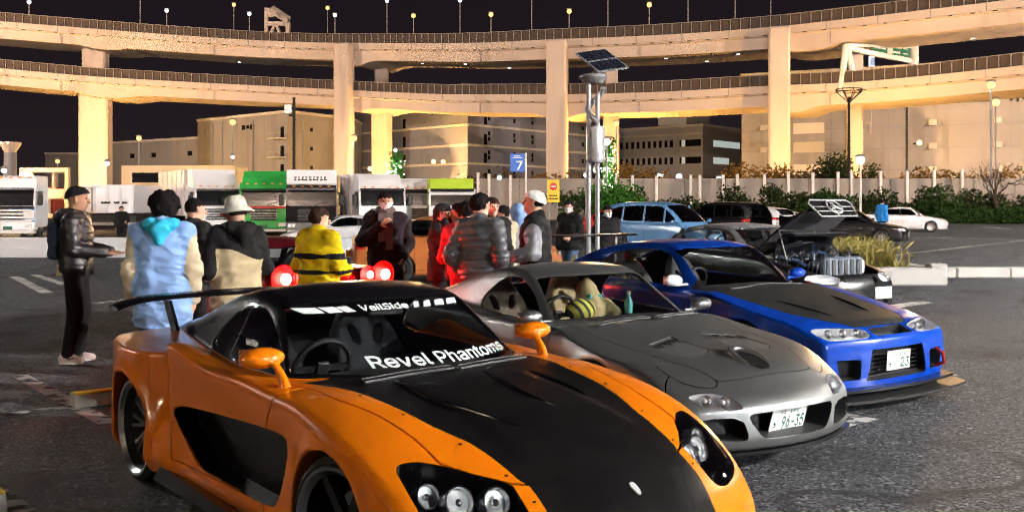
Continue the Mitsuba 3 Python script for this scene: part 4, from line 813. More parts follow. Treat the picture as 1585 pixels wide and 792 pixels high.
if True:
    car = thing('wide_body_coupe', 'orange wide-body coupe with black hood and roof parked nearest the camera', 'car', 'tuned coupes parked in the front row')
    sh = Shell.of(o_all, (-3.46, -.03, .06), (1.14, 1.06, 1.26), .0165, half=True)
    iscab = lambda s: (o_cab(*s.V.T) - o_body(*s.V.T))
    glassF = sh.cut(lambda s: np.maximum.reduce([sdpoly(s.V[:, 1], s.V[:, 2], [(-.5, .83), (.30, .836), (.685, .846), (.56, 1.128), (.42, 1.148), (-.5, 1.155)]), -.75 - .62 * (s.V[:, 2] - .82) / .33 - s.V[:, 0] - .02, .0 - s.N[:, 0] - .0]), .004)
    glassS = sh.cut(lambda s: np.maximum(sdpoly(s.V[:, 0], s.V[:, 2], O_SIDE), iscab(s)), .004)
    glassR = sh.cut(lambda s: np.maximum.reduce([sdpoly(s.V[:, 0], s.V[:, 1], [(-1.78, -.5), (-1.78, .40), (-2.62, .36), (-2.72, .0), (-2.72, -.5)]), .9 - s.V[:, 2]]), .004)
    lens = sh.cut(lambda s: np.maximum(sdpoly(s.V[:, 0], s.V[:, 1], O_HL), .25 - s.V[:, 2]), .003)
    scoop = sh.cut(lambda s: np.maximum(sdpoly(s.V[:, 0], s.V[:, 2], O_SCOOP), .6 - s.V[:, 1]), .0)
    inner = sh.offset(-.016)
    cab = sh.cut(lambda s: np.maximum(iscab(s), -3 - s.V[:, 0]), .004)
    hood = sh.cut(lambda s: np.maximum(sdpoly(s.V[:, 0], s.V[:, 1], O_HOOD), .4 - s.V[:, 2]), .010)
    hood_b = hood.cut(lambda s: sdpoly(s.V[:, 0], s.V[:, 1], O_HOODBLACK), 0)
    nose_b = sh.cut(lambda s: np.maximum(sdpoly(s.V[:, 0], s.V[:, 1], O_HOODBLACK), .3 - s.V[:, 0]), 0)
    fen = sh.cut(lambda s: -.515 - .09 * np.clip((.76 - s.V[:, 2]) / .14, 0, 1.5) - s.V[:, 0], .008)
    door = sh.cut(lambda s: np.maximum.reduce([-1.745 - s.V[:, 0], .27 - s.V[:, 2], .66 - s.V[:, 1]]), .006)
    #liner = sh.cut(lambda s: np.maximum.reduce([.90 - s.V[:, 1] * 1.0, np.minimum(np.abs(np.hypot(s.V[:, 0], s.V[:, 2] - .315) - .347), np.abs(np.hypot(s.V[:, 0] + 2.425, s.V[:, 2] - .32) - .362)) - .01]) * -1 * 0 + 1, 0)
    B = part(car, 'body', sh.both().plus(sh.both().skirt(.012)).out(), 'orange_paint', M=MO)
    part(car, 'inner_shell', inner.both().out(), 'gap_black', M=MO)
    part(car, 'roof', cab.both().rim(.01).out(), 'black_gloss', M=MO, label='black roof and pillars')
    part(car, 'hood', hood_b.both().out(), 'carbon_satin', M=MO, label='satin black hood')
    part(car, 'hood_edge', hood.both().rim(.012).out(), 'orange_paint', M=MO)
    part(car, 'nose_panel', nose_b.both().rim(.01).out(), 'carbon_satin', M=MO)
    for q in (lambda a: a.mirror(), lambda a: a):
        part(car, 'front_fender', q(fen).rim().out(), 'orange_paint', M=MO)
        dr_ = part(car, 'door', q(door).rim().out(), 'orange_paint', M=MO)
        part(car, 'side_intake', q(scoop.recess(.12)).out(), 'black_gloss', M=MO)
        part(dr_, 'side_window', q(glassS).out(), 'tinted_glass', M=MO)
        hl = part(car, 'headlight', q(lens.recess(.13)).out(), 'black_gloss', M=MO)
        part(hl, 'lens', q(lens).out(), 'lamp_glass', M=MO)
        for (x, y, r, m_) in ((.56, .79, .045, 'reflector'), (.655, .705, .058, 'white_plastic'), (.727, .577, .055, 'reflector')):
            s_ = np.sign(q(lens).V[0, 1]); P, N_ = on_surface(o_all, [[x, y * s_, .6]])
            c = P[0] - N_[0] * .055; dv = nrm([.9, .1 * s_, .42])
            R_ = trimesh.geometry.align_vectors([0, 0, 1], dv); R_[:3, 3] = c
            lm = MB().lathe([(r * .86, .004), (r * .98, .026), (r * 1.1, .024), (r * 1.14, -.03)], n=24).mesh(); lm.apply_transform(R_)
            bk = part(hl, 'lamp', lm, 'chrome', 40, MO)
            fc = MB().lathe([(.001, .016 if m_ == 'white_plastic' else -.004), (r * .45, .013 if m_ == 'white_plastic' else .0), (r * .86, .004)], n=20).mesh(); fc.apply_transform(R_); part(hl, 'lamp_lens', fc, 'lamp_face', 40, MO)
            bl = ico(r * .3, (0, 0, .006), 2); bl.apply_transform(R_); part(hl, 'bulb', bl, 'rim_polished', True, MO)
    part(car, 'windscreen', glassF.both().out(), 'window_glass', M=MO)
    part(car, 'rear_window', glassR.both().out(), 'window_glass', M=MO)
    for (x, y, st, R_, a) in ((.045, -.785, 'spoke', .318, 8), (.045, .785, 'spoke', .318, -8), (-2.425, -.765, 'twin', .322, 0), (-2.425, .765, 'twin', .322, 0)):
        M_ = MO.translate([x, y, R_]).rotate([0, 0, 1], a)
        wheel(car, turned(M_, y > 0), R_, .25 if x > -1 else .28, .268 if x > -1 else .282, 6 if x > -1 else 8, st, .035 if x > -1 else .07, 'rim_dark' if x > -1 else 'rim_grey')

    # lettering lies on the glass: a drawing (across, up) is laid on the screen from the front
    def on_glass(m, y0, z0, sx=1.0, sz=0.62, lift=.004, fld=o_cab, curve=0.0):
        v = np.asarray(m.vertices); y = y0 + v[:, 0] * sx; z = z0 + v[:, 1] * sz + curve * (y - y0)
        P = march(fld, np.stack([y * 0 + .6, y, z], 1), np.array([[-1.0, 0, 0]]), 0, 2.4, 900); P, N_ = on_surface(fld, P, 3)
        return trimesh.Trimesh(P + N_ * (lift + v[:, 2:3]), m.faces, process=False)
    t1 = lettering('Revel Phantoms', .075); t1.apply_scale([.94 / t1.bounds[1, 0], 1, 1])
    part(car, 'windscreen_lettering', on_glass(t1, -.36, .856), 'decal_white', M=MO, label='white lettering reading Revel Phantoms')
    t2 = lettering('VeilSide', .055); t2.apply_scale([.30 / t2.bounds[1, 0], 1, 1])
    part(car, 'banner_lettering', on_glass(t2, -.20, 1.098, sz=.5), 'decal_white', M=MO, label='white lettering reading VeilSide')
    for i, (ya, yb) in enumerate(((-.50, -.39), (-.37, -.295), (-.28, -.225), (.13, .17), (.20, .255), (.285, .36), (.385, .47))):
        s_ = -.035 if i < 3 else .02
        pl = sg.Polygon([(ya, 0), (yb, 0), (yb + s_, .055), (ya + s_ * 1.2, .055)]); m_ = trimesh.creation.extrude_polygon(pl, .001, engine='earcut')
        part(car, 'banner_stripe', on_glass(m_, 0, 1.096, sz=.5), 'decal_white', M=MO)
    t3 = lettering('VeilSide', .03); t3.vertices[:, 0] *= .15 / t3.bounds[1, 0]
    v = t3.vertices; xw = -1.33 + v[:, 0]; P = np.stack([xw, np.full(len(v), -1.2), .925 + v[:, 1] * .9], 1)
    P = march(o_cab, P, np.array([[0, 1.0, 0]]), 0, 1, 500); P, N_ = on_surface(o_cab, P, 3)
    part(car, 'side_lettering', trimesh.Trimesh(P + N_ * (.004 + v[:, 2:3]), t3.faces, process=False), 'decal_white', M=MO, label='small white lettering on the side window')
    # mirrors on curved stalks
    for s_ in (-1, 1):
        def mir(x, y, z):
            y = y * s_
            cap = smax(np.sqrt(((x + .76) / .075) ** 2 + ((y - .85) / .115) ** 2 + ((z - .935) / .050) ** 2) * .06 - .06, (-.83 - x) , .012)
            t_ = np.clip((z - .80) / .14, 0, 1); st = np.sqrt(((x + .62 + .12 * t_ * t_) * .8) ** 2 + (y - .80 - .02 * t_ ** 2) ** 2) - .018 - .014 * (1 - t_) ** 2
            return smin(cap, smax(st, np.abs(z - .865) - .075, .01), .03)
        mm = Shell.of(mir, (-.88, min(s_ * .68, s_ * 1.02), .77), (-.5, max(s_ * .68, s_ * 1.02), 1.02), .009)
        k = part(car, 'wing_mirror', mm.out(), 'orange_paint', M=MO)
        part(k, 'mirror_glass', MB().obox((-.828, s_ * .85, .935), (.006, .17, .075)), 'chrome', M=MO)
    # rear wing on two posts
    w = MB(); ys_ = np.linspace(-.86, .86, 25); prof = np.array([(-.15, .012), (-.05, .024), (.07, .018), (.14, .004), (.07, -.006), (-.05, .0)])
    V = np.array([[-2.95 + p[0] * (1 - .25 * abs(y / .86) ** 4), y, 1.05 - .02 * (y / .86) ** 2 - .045 * abs(y / .86) ** 9 + p[1] * 1.2] for y in ys_ for p in prof]); n_ = len(prof)
    w.add(V, [[i * n_ + j, i * n_ + (j + 1) % n_, (i + 1) * n_ + (j + 1) % n_, (i + 1) * n_ + j] for i in range(24) for j in range(n_)])
    for e in (0, 24): w.add(V[e * n_:(e + 1) * n_], [[0, 1, 2, 5], [5, 2, 3, 4]])
    k = part(car, 'rear_wing', w, 'black_gloss', 35, MO)
    for s_ in (-1, 1):
        q = MB(); q.add(*hull([(x, s_ * .52 + d, z) for (x, z) in ((-2.70, .82), (-2.80, .82), (-2.87, 1.03), (-2.97, 1.03)) for d in (-.012, .012)]))
        part(k, 'wing_post', q, 'black_gloss', M=MO)
    # wipers, badge, hood creases, skirt, splitter
    for (a, b) in (((-.36, -.52), (-.40, .02)), ((-.37, .04), (-.47, .55))):
        ys_ = np.linspace(0, 1, 9); P = np.array([[a[0] + (b[0] - a[0]) * t - .015 * math.sin(PI * t), a[1] + (b[1] - a[1]) * t, .95] for t in ys_])
        P = march(o_all, P, np.array([[0, 0, -1.0]]), 0, .4, 400); P, N_ = on_surface(o_all, P, 3)
        P += N_ * .018; k = part(car, 'wiper', MB().tube(P, .009, 6).tube(P + [-.03, 0, .012], .005, 6), 'black_plastic', 40, MO)
    for pts in ([(-.36, -.36), (-.05, -.36), (.2, -.30), (.42, -.22)], [(-.33, .16), (-.1, .10), (.12, .07), (.3, .10)], [(-.25, .40), (.0, .40), (.2, .38)]):
        P = np.array([[x, y, .95] for x, y in pts]); t = np.linspace(0, 1, 14); P = np.stack([PchipInterpolator(np.linspace(0, 1, len(P)), P[:, i])(t) for i in range(3)], 1)
        P = march(o_all, P, np.array([[0, 0, -1.0]]), 0, .5, 500)
        part(car, 'hood_vent', MB().tube(P, .011 * np.sin(np.linspace(.15, PI - .15, 14)) + .003, 7), 'black_gloss', True, MO)
    P, N_ = on_surface(o_all, [[.89, 0, .522]]); R_ = trimesh.geometry.align_vectors([0, 0, 1], N_[0]); R_[:3, 3] = P[0]
    part(car, 'badge', xform(MB().prism(rnd([(-.03, -.013), (-.012, -.016), (.03, -.006), (.032, .012), (0, .017), (-.03, .01)], 2), 0, .008).mesh(), R_), 'badge_silver', M=MO)
    for (x, y) in ((.10, .60), (.42, .53), (.66, .48), (.80, .455), (-.2, .635)):
        for s_ in (-1, 1):
            P = march(o_all, np.array([[x, y * s_, .95]]), np.array([[0, 0, -1.0]]), 0, .7, 500)
            part(car, 'hood_bolt', xform(MB().lathe([(.008, 0), (.006, .004), (.0005, .005)], n=8).mesh(), trimesh.transformations.translation_matrix(P[0])), 'gap_black', M=MO)
    for s_ in (-1, 1):
        part(car, 'side_skirt', MB().prism([(-2.02, .10), (-1.9, .20), (-1.2, .17), (-.45, .14), (-.42, .10)], -.02, .03, trimesh.transformations.translation_matrix([0, s_ * .90, 0]) @ XZ), 'black_gloss', M=MO)
    part(car, 'front_splitter', MB().prism([(1.16, 0), (1.10, .4), (.90, .80), (.70, .94), (.45, .93), (.45, -.93), (.70, -.94), (.90, -.80), (1.10, -.4)], .085, .11), 'black_gloss', M=MO)
    # cabin
    M1 = lambda x, y, z: MO.translate([x, y, z])
    for s_ in (-1, 1): seat(car, M1(-1.52, s_ * .37, .24), 'seat_black', None)
    part(car, 'dashboard', MB().box((-1.0, -.62, .5), (-.52, .62, .79), .05), 'interior_dark', M=MO)
    sw = MB(); a = np.linspace(0, 2 * PI, 29); P = np.stack([0 * a, .165 * np.cos(a), .165 * np.sin(a)], 1); sw.tube(P, .016, 8, False); sw.box((-.01, -.15, -.015), (.01, .15, .015)); sw.box((-.012, -.04, -.04), (.02, .04, .04), .01)
    part(car, 'steering_wheel', sw, 'black_plastic', 40, MO.translate([-1.06, -.37, .80]).rotate([0, 1, 0], 22))
    part(car, 'cabin_mirror', MB().obox((-1.02, 0, 1.085), (.03, .22, .055), ch=.01), 'black_plastic', M=MO)
    part(car, 'floor', MB().box((-2.3, -.72, .16), (-.2, .72, .2)), 'interior_dark', M=MO)
    part(car, 'rear_bulkhead', MB().box((-2.45, -.6, .2), (-2.1, .6, .80)), 'interior_dark', M=MO)
# ---- the other cars share one way of building: body and cabin as smooth fields, cut into panels
class Car:
    def __init__(s, **k):
        s.__dict__.update(dict(bow=.25, bx=(-.6, .5), Wm=.85, crown=.03, fb=.03, fy=.70, fw=.2, rid=sp((-3, .75), (1, .65)), tum=.5, tuck=.06, zb=.12, sweep=.42, swz=.9, ccrown=.036, cy=.70, ctum=.46, cz=.80,
                               Yt=sp((-2.9, -.26), (-2.4, -.15), (-1.85, -.05), (-1.3, 0), (0, 0)), wb=2.425, az=.31, Ra=.34, lip=.014, Xr=-3.3, rb=.1, kt=.055, kc=.07, extra=None, fx=0.0, slope=.6))
        s.__dict__.update(k)
    def body(s, x, y, z):
        y = np.abs(y); q = (y / s.Wm) ** 2
        zt = s.Zc(x + s.bow * q * sstep(*s.bx, x)) - s.crown * q + s.fb * bump(y, s.fy, s.fw) * bump(x, s.fx, .5)
        ys = s.W(x) - s.tum * np.maximum(z - s.rid(x), 0) ** 1.5 - s.tuck * sstep(.30, .10, z)
        r1, r2 = np.hypot(x, z - s.az), np.hypot(x + s.wb, z - s.az)
        ys = ys + s.lip * bump(r1, s.Ra + .018, .045) * (z > .1) + s.lip * bump(r2, s.Ra + .018, .045)
        f = smax(smax(y - ys, z - zt, s.kt), smax(s.zb - z, (x - s.Xn(z) - .02 + s.bow * q) * s.slope, .03), .04)
        f = smax(f, s.Xr + s.rb * q - x + .25 * np.maximum(z - .6, 0) ** 2, .06)
        f = smax(smax(f, s.Ra - r1, .012), s.Ra - r2, .012)
        return s.extra(s, f, x, y, z) if s.extra else f
    def cab(s, x, y, z):
        y = np.abs(y); zt = s.Zr(x + y * y * (s.sweep - s.swz * np.clip(z - s.cz, 0, .4))) - s.ccrown * (y / .55) ** 2
        ys = s.cy + s.Yt(x) - s.ctum * (z - s.cz) + .25 * np.minimum(z - s.cz, 0)
        return smax(smax(y - ys, (z - zt) * .8, s.kc), .55 - z, .02)
    def all(s, x, y, z): return smin(s.body(x, y, z), s.cab(x, y, z), .025)
    def shell(s, lo, hi, h):
        return Shell.of(s.all, lo, hi, h, half=True)
    def top(s, pts, lift=0.0):
        P = march(s.all, np.array([[x, y, 1.9] for x, y in pts]), np.array([[0, 0, -1.0]]), 0, 1.85, 1500); P, N_ = on_surface(s.all, P, 3); return P + N_ * lift
def top_poly(s, poly, zmin=.3): return np.maximum(sdpoly(s.V[:, 0], s.V[:, 1], poly), zmin - s.V[:, 2])
def side_poly(s, poly, ymin=.4): return np.maximum(sdpoly(s.V[:, 0], s.V[:, 2], poly), ymin - s.V[:, 1])
def front_poly(s, poly, xmin=.3): return np.maximum(sdpoly(s.V[:, 1], s.V[:, 2], poly), xmin - s.V[:, 0])
L_R = (lambda a: a.mirror(), lambda a: a)      # the car's right-hand piece, then its left-hand one

pr('gunmetal_paint', (0.30, 0.305, 0.30), 0.37, 0.93, 0.5)
pr('silver_satin', (.36, .365, .36), .40, .93)
paint('blue_paint', (0.002, 0.042, 0.32), .03)
pr('plate_green', (0.02, 0.10, 0.06), 0.5)

def plate(parent, M, digits, two='', small='', ink='plate_green'):
    """a Japanese licence plate facing +x at the origin of M: big number, a line of small characters above, one beside"""
    k = part(parent, 'licence_plate', MB().box((-.006, -.165, -.0825), (0, .165, .0825), .002), 'plate_white', M=M)
    def drawn(m, y, z, sx=1.0):
        v = m.vertices; return trimesh.Trimesh(np.stack([.0005 + v[:, 2], y + v[:, 0] * sx, z + v[:, 1]], 1), m.faces, process=False)
    m = lettering(digits, .078); w = m.bounds[1, 0]; sx = min(1.0, .215 / w)
    part(k, 'lettering', drawn(m, .15 - w * sx, -.062, sx), ink, M=M)
    c = MB()
    for i in range(6):       # the small upper line: strokes the size of characters
        if i in (2,): continue
        y0 = -.085 + i * .03; c.box((.0005, y0, .036), (.0015, y0 + .018, .040)); c.box((.0005, y0, .05), (.0015, y0 + .018, .054)); c.box((.0005, y0 + .007, .034), (.0015, y0 + .011, .064))
    c.box((.0005, -.145, -.03), (.0015, -.10, -.024)); c.tube([(.001, -.13, -.01), (.001, -.115, -.045), (.001, -.14, -.05)], .004, 5)
    part(k, 'small_characters', c, ink, M=M, kind='stuff')
    return k
def lamp_unit(parent, q, lens, depth, lamps, field, M, name='headlight', bucket='reflector', r0=.05):
    hl = part(parent, name, q(lens.recess(depth)).out(), bucket, M=M); part(hl, 'lens', q(lens).out(), 'lamp_glass', M=M)
    s_ = np.sign(q(lens).V[:, 1].mean())
    for (x, y, z, r) in lamps:
        R_ = trimesh.geometry.align_vectors([0, 0, 1], nrm([.95, .12 * s_, .15])); R_[:3, 3] = [x, y * s_, z]
        lm = MB().lathe([(r * .3, -.03), (r * .85, -.012), (r, .012), (r * 1.1, .014)], n=20).mesh(); lm.apply_transform(R_); part(hl, 'lamp', lm, 'chrome', 40, M)
        bl = ico(r * .5, (0, 0, -.006), 1); bl.apply_transform(R_); part(hl, 'bulb', bl, 'white_plastic', True, M)
    return hl
def side_mirror(parent, M, x, y, z, s_, mat, sz=(.06, .10, .05)):
    f = lambda X, Y, Z: smin(smax(np.sqrt(((X - x) / sz[0]) ** 2 + ((Y - s_ * y) / sz[1]) ** 2 + ((Z - z) / sz[2]) ** 2) * .05 - .05, x - .045 - X, .01), np.sqrt((X - x) ** 2 * 2 + (Z - z + sz[2] * .8) ** 2 * 3 + np.maximum(np.abs(Y - s_ * (y - .11)) - .07, 0) ** 2) - .02, .02)
    m = Shell.of(f, (x - .1, min(s_ * (y - .2), s_ * (y + .13)), z - .1), (x + .1, max(s_ * (y - .2), s_ * (y + .13)), z + .09), .013)
    k = part(parent, 'wing_mirror', m.out(), mat, M=M); part(k, 'mirror_glass', MB().obox((x - .044, s_ * y, z), (.005, sz[1] * 1.5, sz[2] * 1.4)), 'chrome', M=M)
def cabin(car, M, x_seat, y, z, mat='seat_black', mat2=None, dash=(-1.0, -.52), zd=.79, wheel=-1.06, wd=.62, back=-2.3):
    for s_ in (-1, 1): seat(car, M.translate([x_seat, s_ * y, z]), mat2 if (mat2 and s_ > 0) else mat, None)
    part(car, 'dashboard', MB().box((dash[0], -wd, .5), (dash[1], wd, zd), .05), 'interior_dark', M=M)
    sw = MB(); a = np.linspace(0, 2 * PI, 29); P = np.stack([0 * a, .165 * np.cos(a), .165 * np.sin(a)], 1); sw.tube(P, .015, 8, False); sw.box((-.01, -.15, -.015), (.01, .15, .015)); sw.box((-.012, -.04, -.04), (.02, .04, .04), .01)
    part(car, 'steering_wheel', sw, 'black_plastic', 40, M.translate([wheel, -y, zd + .02]).rotate([0, 1, 0], 22))
    part(car, 'floor', MB().box((back, -.68, .16), (-.2, .68, .2)), 'interior_dark', M=M)

# ---- the gunmetal coupe
MS = place(1.248, 7.148, 0, math.degrees(-0.961))
S_ = Car(Zc=sp((-3.4, .74), (-3.1, .85), (-2.4, .87), (-.6, .815), (-.42, .81), (0, .782), (.4, .716), (.711, .605), (.85, .525), (1.1, .38), (1.4, .2)),
         Xn=sp((0, .86), (.10, .90), (.25, .955), (.40, .945), (.47, .91), (.55, .80), (.6, .71), (.66, .5), (.72, .1), (.8, -.3), (1.3, -3)),
         W=sp((-3.38, .6), (-3.2, .72), (-2.9, .83), (-2.425, .89), (-2, .865), (-1.2, .835), (-.5, .845), (0, .875), (.35, .86), (.6, .82), (.8, .74)),
         Zr=sp((-3.2, .5), (-2.85, .86), (-2.4, .98), (-2, 1.09), (-1.7, 1.165), (-1.45, 1.192), (-1.25, 1.18), (-1.1, 1.14), (-.85, 1.01), (-.6, .88), (-.42, .785), (-.2, .65), (0, .4)),
         rid=sp((-3, .72), (-1, .66), (0, .62), (.6, .5)), cy=.71, Xr=-3.28, Ra=.335, zb=.155)
S_SIDE = rnd([(-.80, .80), (-1.05, .79), (-1.45, .80), (-1.72, .85), (-1.66, .95), (-1.52, 1.06), (-1.38, 1.105), (-1.25, 1.10), (-1.08, 1.03), (-.93, .92)], 2)
S_HOOD = [(-.75, -.1), (-.75, .70), (-.3, .655), (.1, .62), (.45, .56), (.66, .47), (.71, .42), (.745, .25), (.755, 0), (.755, -.1)]
S_COVER = rnd([(.40, .71), (.40, .575), (.52, .50), (.70, .44), (.735, .50), (.68, .60), (.58, .69)], 2)
S_HL = rnd([(.71, .50), (.56, .515), (.47, .488), (.41, .425), (.50, .418), (.64, .435), (.69, .465)], 2)
S_MOUTH = rnd([(-.4, .395), (.37, .395), (.40, .36), (.30, .235), (.25, .225), (-.4, .225)], 1)
S_DUCT = rnd([(.44, .37), (.68, .375), (.74, .33), (.70, .25), (.42, .225), (.40, .25)], 1)
if True:
    car = thing('sports_coupe', 'dark gunmetal sports coupe with a beige seat and white plate 96-35', 'car', 'tuned coupes parked in the front row')
    sh = S_.shell((-3.4, -.03, .06), (1.05, 1.0, 1.24), .0175)
    iscab = lambda s: S_.cab(*s.V.T) - S_.body(*s.V.T)
    glassF = sh.cut(lambda s: np.maximum.reduce([sdpoly(s.V[:, 1], s.V[:, 2], [(-.5, .81), (.30, .815), (.625, .822), (.515, 1.098), (.42, 1.11), (-.5, 1.125)]), -.75 - .62 * (s.V[:, 2] - .80) / .33 - s.V[:, 0] - .02, -s.N[:, 0]]), .004)
    glassS = sh.cut(lambda s: np.maximum(sdpoly(s.V[:, 0], s.V[:, 2], S_SIDE), iscab(s)), .004)
    glassR = sh.cut(lambda s: top_poly(s, [(-1.78, -.5), (-1.78, .40), (-2.55, .36), (-2.65, .0), (-2.65, -.5)], .88))
    mouth = sh.cut(lambda s: front_poly(s, S_MOUTH, .5)); duct = sh.cut(lambda s: front_poly(s, S_DUCT, .35)); lens = sh.cut(lambda s: np.maximum(front_poly(s, S_HL, .3), -s.N[:, 0] + .1), .004)
    inner = sh.offset(-.016)
    cover = sh.cut(lambda s: top_poly(s, S_COVER), .007)
    hood = sh.cut(lambda s: top_poly(s, S_HOOD, .45), .007)
    louv = hood.cut(lambda s: sdpoly(s.V[:, 0], s.V[:, 1], [(-.02, .15), (.30, .12), (.38, .20), (.42, .36), (.34, .46), (.06, .43)]), .005)
    roof = sh.cut(iscab, .003)
    fen = sh.cut(lambda s: np.maximum(-.525 - .05 * np.clip((.74 - s.V[:, 2]) / .3, 0, 1) - s.V[:, 0], s.V[:, 0] - .60 + .9 * np.clip(s.V[:, 2] - .52, 0, .3)), .006)
    door = sh.cut(lambda s: np.maximum.reduce([-1.62 - .1 * np.clip(s.V[:, 2] - .5, -.2, .4) - s.V[:, 0], .22 - s.V[:, 2], .60 - s.V[:, 1], s.V[:, 0] + .5]), .006)
    part(car, 'body', sh.both().rim().out(), 'gunmetal_paint', M=MS)
    part(car, 'inner_shell', inner.both().out(), 'gap_black', M=MS)
    part(car, 'roof', roof.both().rim(.01).out(), 'gunmetal_paint', M=MS)
    hd = part(car, 'hood', hood.both().rim().out(), 'gunmetal_paint', M=MS)
    for q in L_R:
        part(car, 'front_fender', q(fen).rim().out(), 'gunmetal_paint', M=MS)
        d = part(car, 'door', q(door).rim().out(), 'gunmetal_paint', M=MS); part(d, 'side_window', q(glassS).out(), 'window_glass', M=MS)
        part(car, 'lamp_cover', q(cover).rim().out(), 'gunmetal_paint', M=MS)
        part(car, 'brake_duct', q(duct.recess(.13)).out(), 'black_plastic', M=MS)
        lamp_unit(car, q, lens, .07, ((.745, .60, .465, .036), (.81, .51, .455, .036)), S_.all, MS, bucket='lamp_bucket')
    part(car, 'windscreen', glassF.both().out(), 'window_glass', M=MS); part(car, 'rear_window', glassR.both().out(), 'window_glass', M=MS)
    part(car, 'front_intake', mouth.both().recess(.16).out(), 'black_plastic', M=MS)
    for s_ in (-1, 1):
        side_mirror(car, MS, -.72, .86, .86, s_, 'gunmetal_paint')
        # vent panels let into the hood, each with three notches
        lv = part(hd, 'vent_panel', (louv if s_ > 0 else louv.mirror()).offset(-.004).rim(.02).out(), 'silver_satin', M=MS)
        for i in range(3):
            P = S_.top([(x, s_ * y) for x, y in ((.03 + .03 * i, .16 + .10 * i), (.05 + .03 * i, .24 + .10 * i), (.13 + .03 * i, .20 + .10 * i))], .006); part(lv, 'notch', (P, np.array([[0, 1, 2], [0, 2, 1]])), 'gap_black', M=MS)
    dk = Shell.of(lambda x, y, z: smax(smax(np.sqrt(((x - .57) / .17) ** 2 + (y / .12) ** 2) * .12 - .12, np.abs(z - S_.Zc(x) - .0) - .012 * sstep(.76, .44, x), .012), -smax(np.sqrt(((x - .59) / .14) ** 2 + (y / .09) ** 2) * .1 - .1, S_.Zc(x) - .01 - z, .01), .01), (.36, -.16, .5), (.78, .16, .80), .008)
    part(hd, 'intake_duct', dk.out(), 'gunmetal_paint', M=MS)
    P = S_.top([(.58, 0)]); dd = MB().lathe([(.001, .004), (.09, .003)], n=24).mesh(); dd.apply_scale([1.5, 1, 1]); R_ = trimesh.transformations.rotation_matrix(.30, [0, 1, 0]); R_[:3, 3] = P[0]; part(hd, 'duct_opening', xform(dd, R_), 'gap_black', M=MS)
    for (a, b) in (((-.36, -.52), (-.40, .0)), ((-.37, .05), (-.47, .55))):
        P = S_.top([(a[0] + (b[0] - a[0]) * t - .012 * math.sin(PI * t), a[1] + (b[1] - a[1]) * t) for t in np.linspace(0, 1, 9)], .02)
        part(car, 'wiper', MB().tube(P, .008, 6).tube(P + [-.03, 0, .012], .005, 6), 'black_plastic', 40, MS)
    Mp = MS.translate([.885, 0, .315]).rotate([0, 1, 0], 16)
    plate(car, Mp, '96-35')
    lip = lambda z0, z1, o: MB().prism([(x - .015 - .25 * (y / .85) ** 2 + o, y) for y in np.linspace(-.8, .8, 21) for x in (.985,)] + [(.55, .8), (.55, -.8)], z0, z1)
    part(car, 'front_lip', lip(.20, .225, -.01), 'gunmetal_paint', M=MS); part(car, 'front_splitter', lip(.14, .16, .0), 'black_gloss', M=MS)
    for (x, y) in ((0, -.76), (0, .76), (-2.425, -.77), (-2.425, .77)): wheel(car, turned(MS.translate([x, y, .31]), y > 0), .31, .23, .245, 7, 'spoke', .06)
    cabin(car, MS, -1.46, .36, .25, 'seat_brown', 'seat_tan')
# ---- the blue coupe
MB_ = place(2.697, 9.299, 0, math.degrees(-0.941))
def b_extra(s, f, x, y, z):      # big box flares at the front
    return f
B_ = Car(Zc=sp((-3.8, .80), (-3.5, .93), (-3.0, .965), (-2.4, .96), (-.7, .885), (-.38, .88), (0, .84), (.4, .755), (.72, .675), (.80, .645), (1.1, .55), (1.4, .4)),
         Xn=sp((0, .90), (.15, .93), (.3, .955), (.44, .95), (.54, .935), (.575, .91), (.60, .86), (.66, .76), (.72, .4), (.8, 0), (.9, -.5), (1.3, -3)),
         W=sp((-3.75, .74), (-3.5, .82), (-2.72, .885), (-1.5, .86), (-.6, .865), (0, .89), (.5, .88), (.8, .865), (1, .84)),
         Zr=sp((-3.3, .7), (-3.0, .93), (-2.6, 1.09), (-2.2, 1.225), (-1.8, 1.292), (-1.5, 1.305), (-1.25, 1.298), (-1.02, 1.255), (-.7, 1.06), (-.4, .875), (-.2, .74), (0, .5)),
         rid=sp((-3.5, .85), (-1, .80), (0, .74), (.6, .62)), cy=.72, cz=.88, ctum=.44, sweep=.42, swz=.75, wb=2.72, Xr=-3.6, rb=.12, az=.32, Ra=.345, bow=.115, fb=.02, kt=.04, slope=.8, Yt=sp((-3.0, -.14), (-2.4, -.05), (-1.5, 0), (0, 0)))
B_SIDE = rnd([(-.84, .895), (-1.2, .90), (-1.95, .93), (-2.25, .965), (-2.2, 1.04), (-1.95, 1.17), (-1.65, 1.215), (-1.35, 1.22), (-1.15, 1.18), (-.98, 1.05)], 1)
B_HOOD = [(-.75, -.1), (-.75, .72), (-.2, .70), (.3, .63), (.62, .50), (.755, .385), (.775, .36), (.80, .2), (.80, -.1)]
B_HL = rnd([(.31, .625), (.50, .638), (.66, .645), (.80, .640), (.83, .61), (.80, .562), (.6, .560), (.36, .566), (.30, .59)], 1)
B_MOUTH = [(-.4, .47), (.36, .47), (.43, .215), (-.4, .215)]
B_DUCT = [(.49, .40), (.745, .405), (.73, .30), (.70, .235), (.50, .235)]
B_SLOT = [(-.4, .632), (.25, .632), (.26, .575), (-.4, .575)]
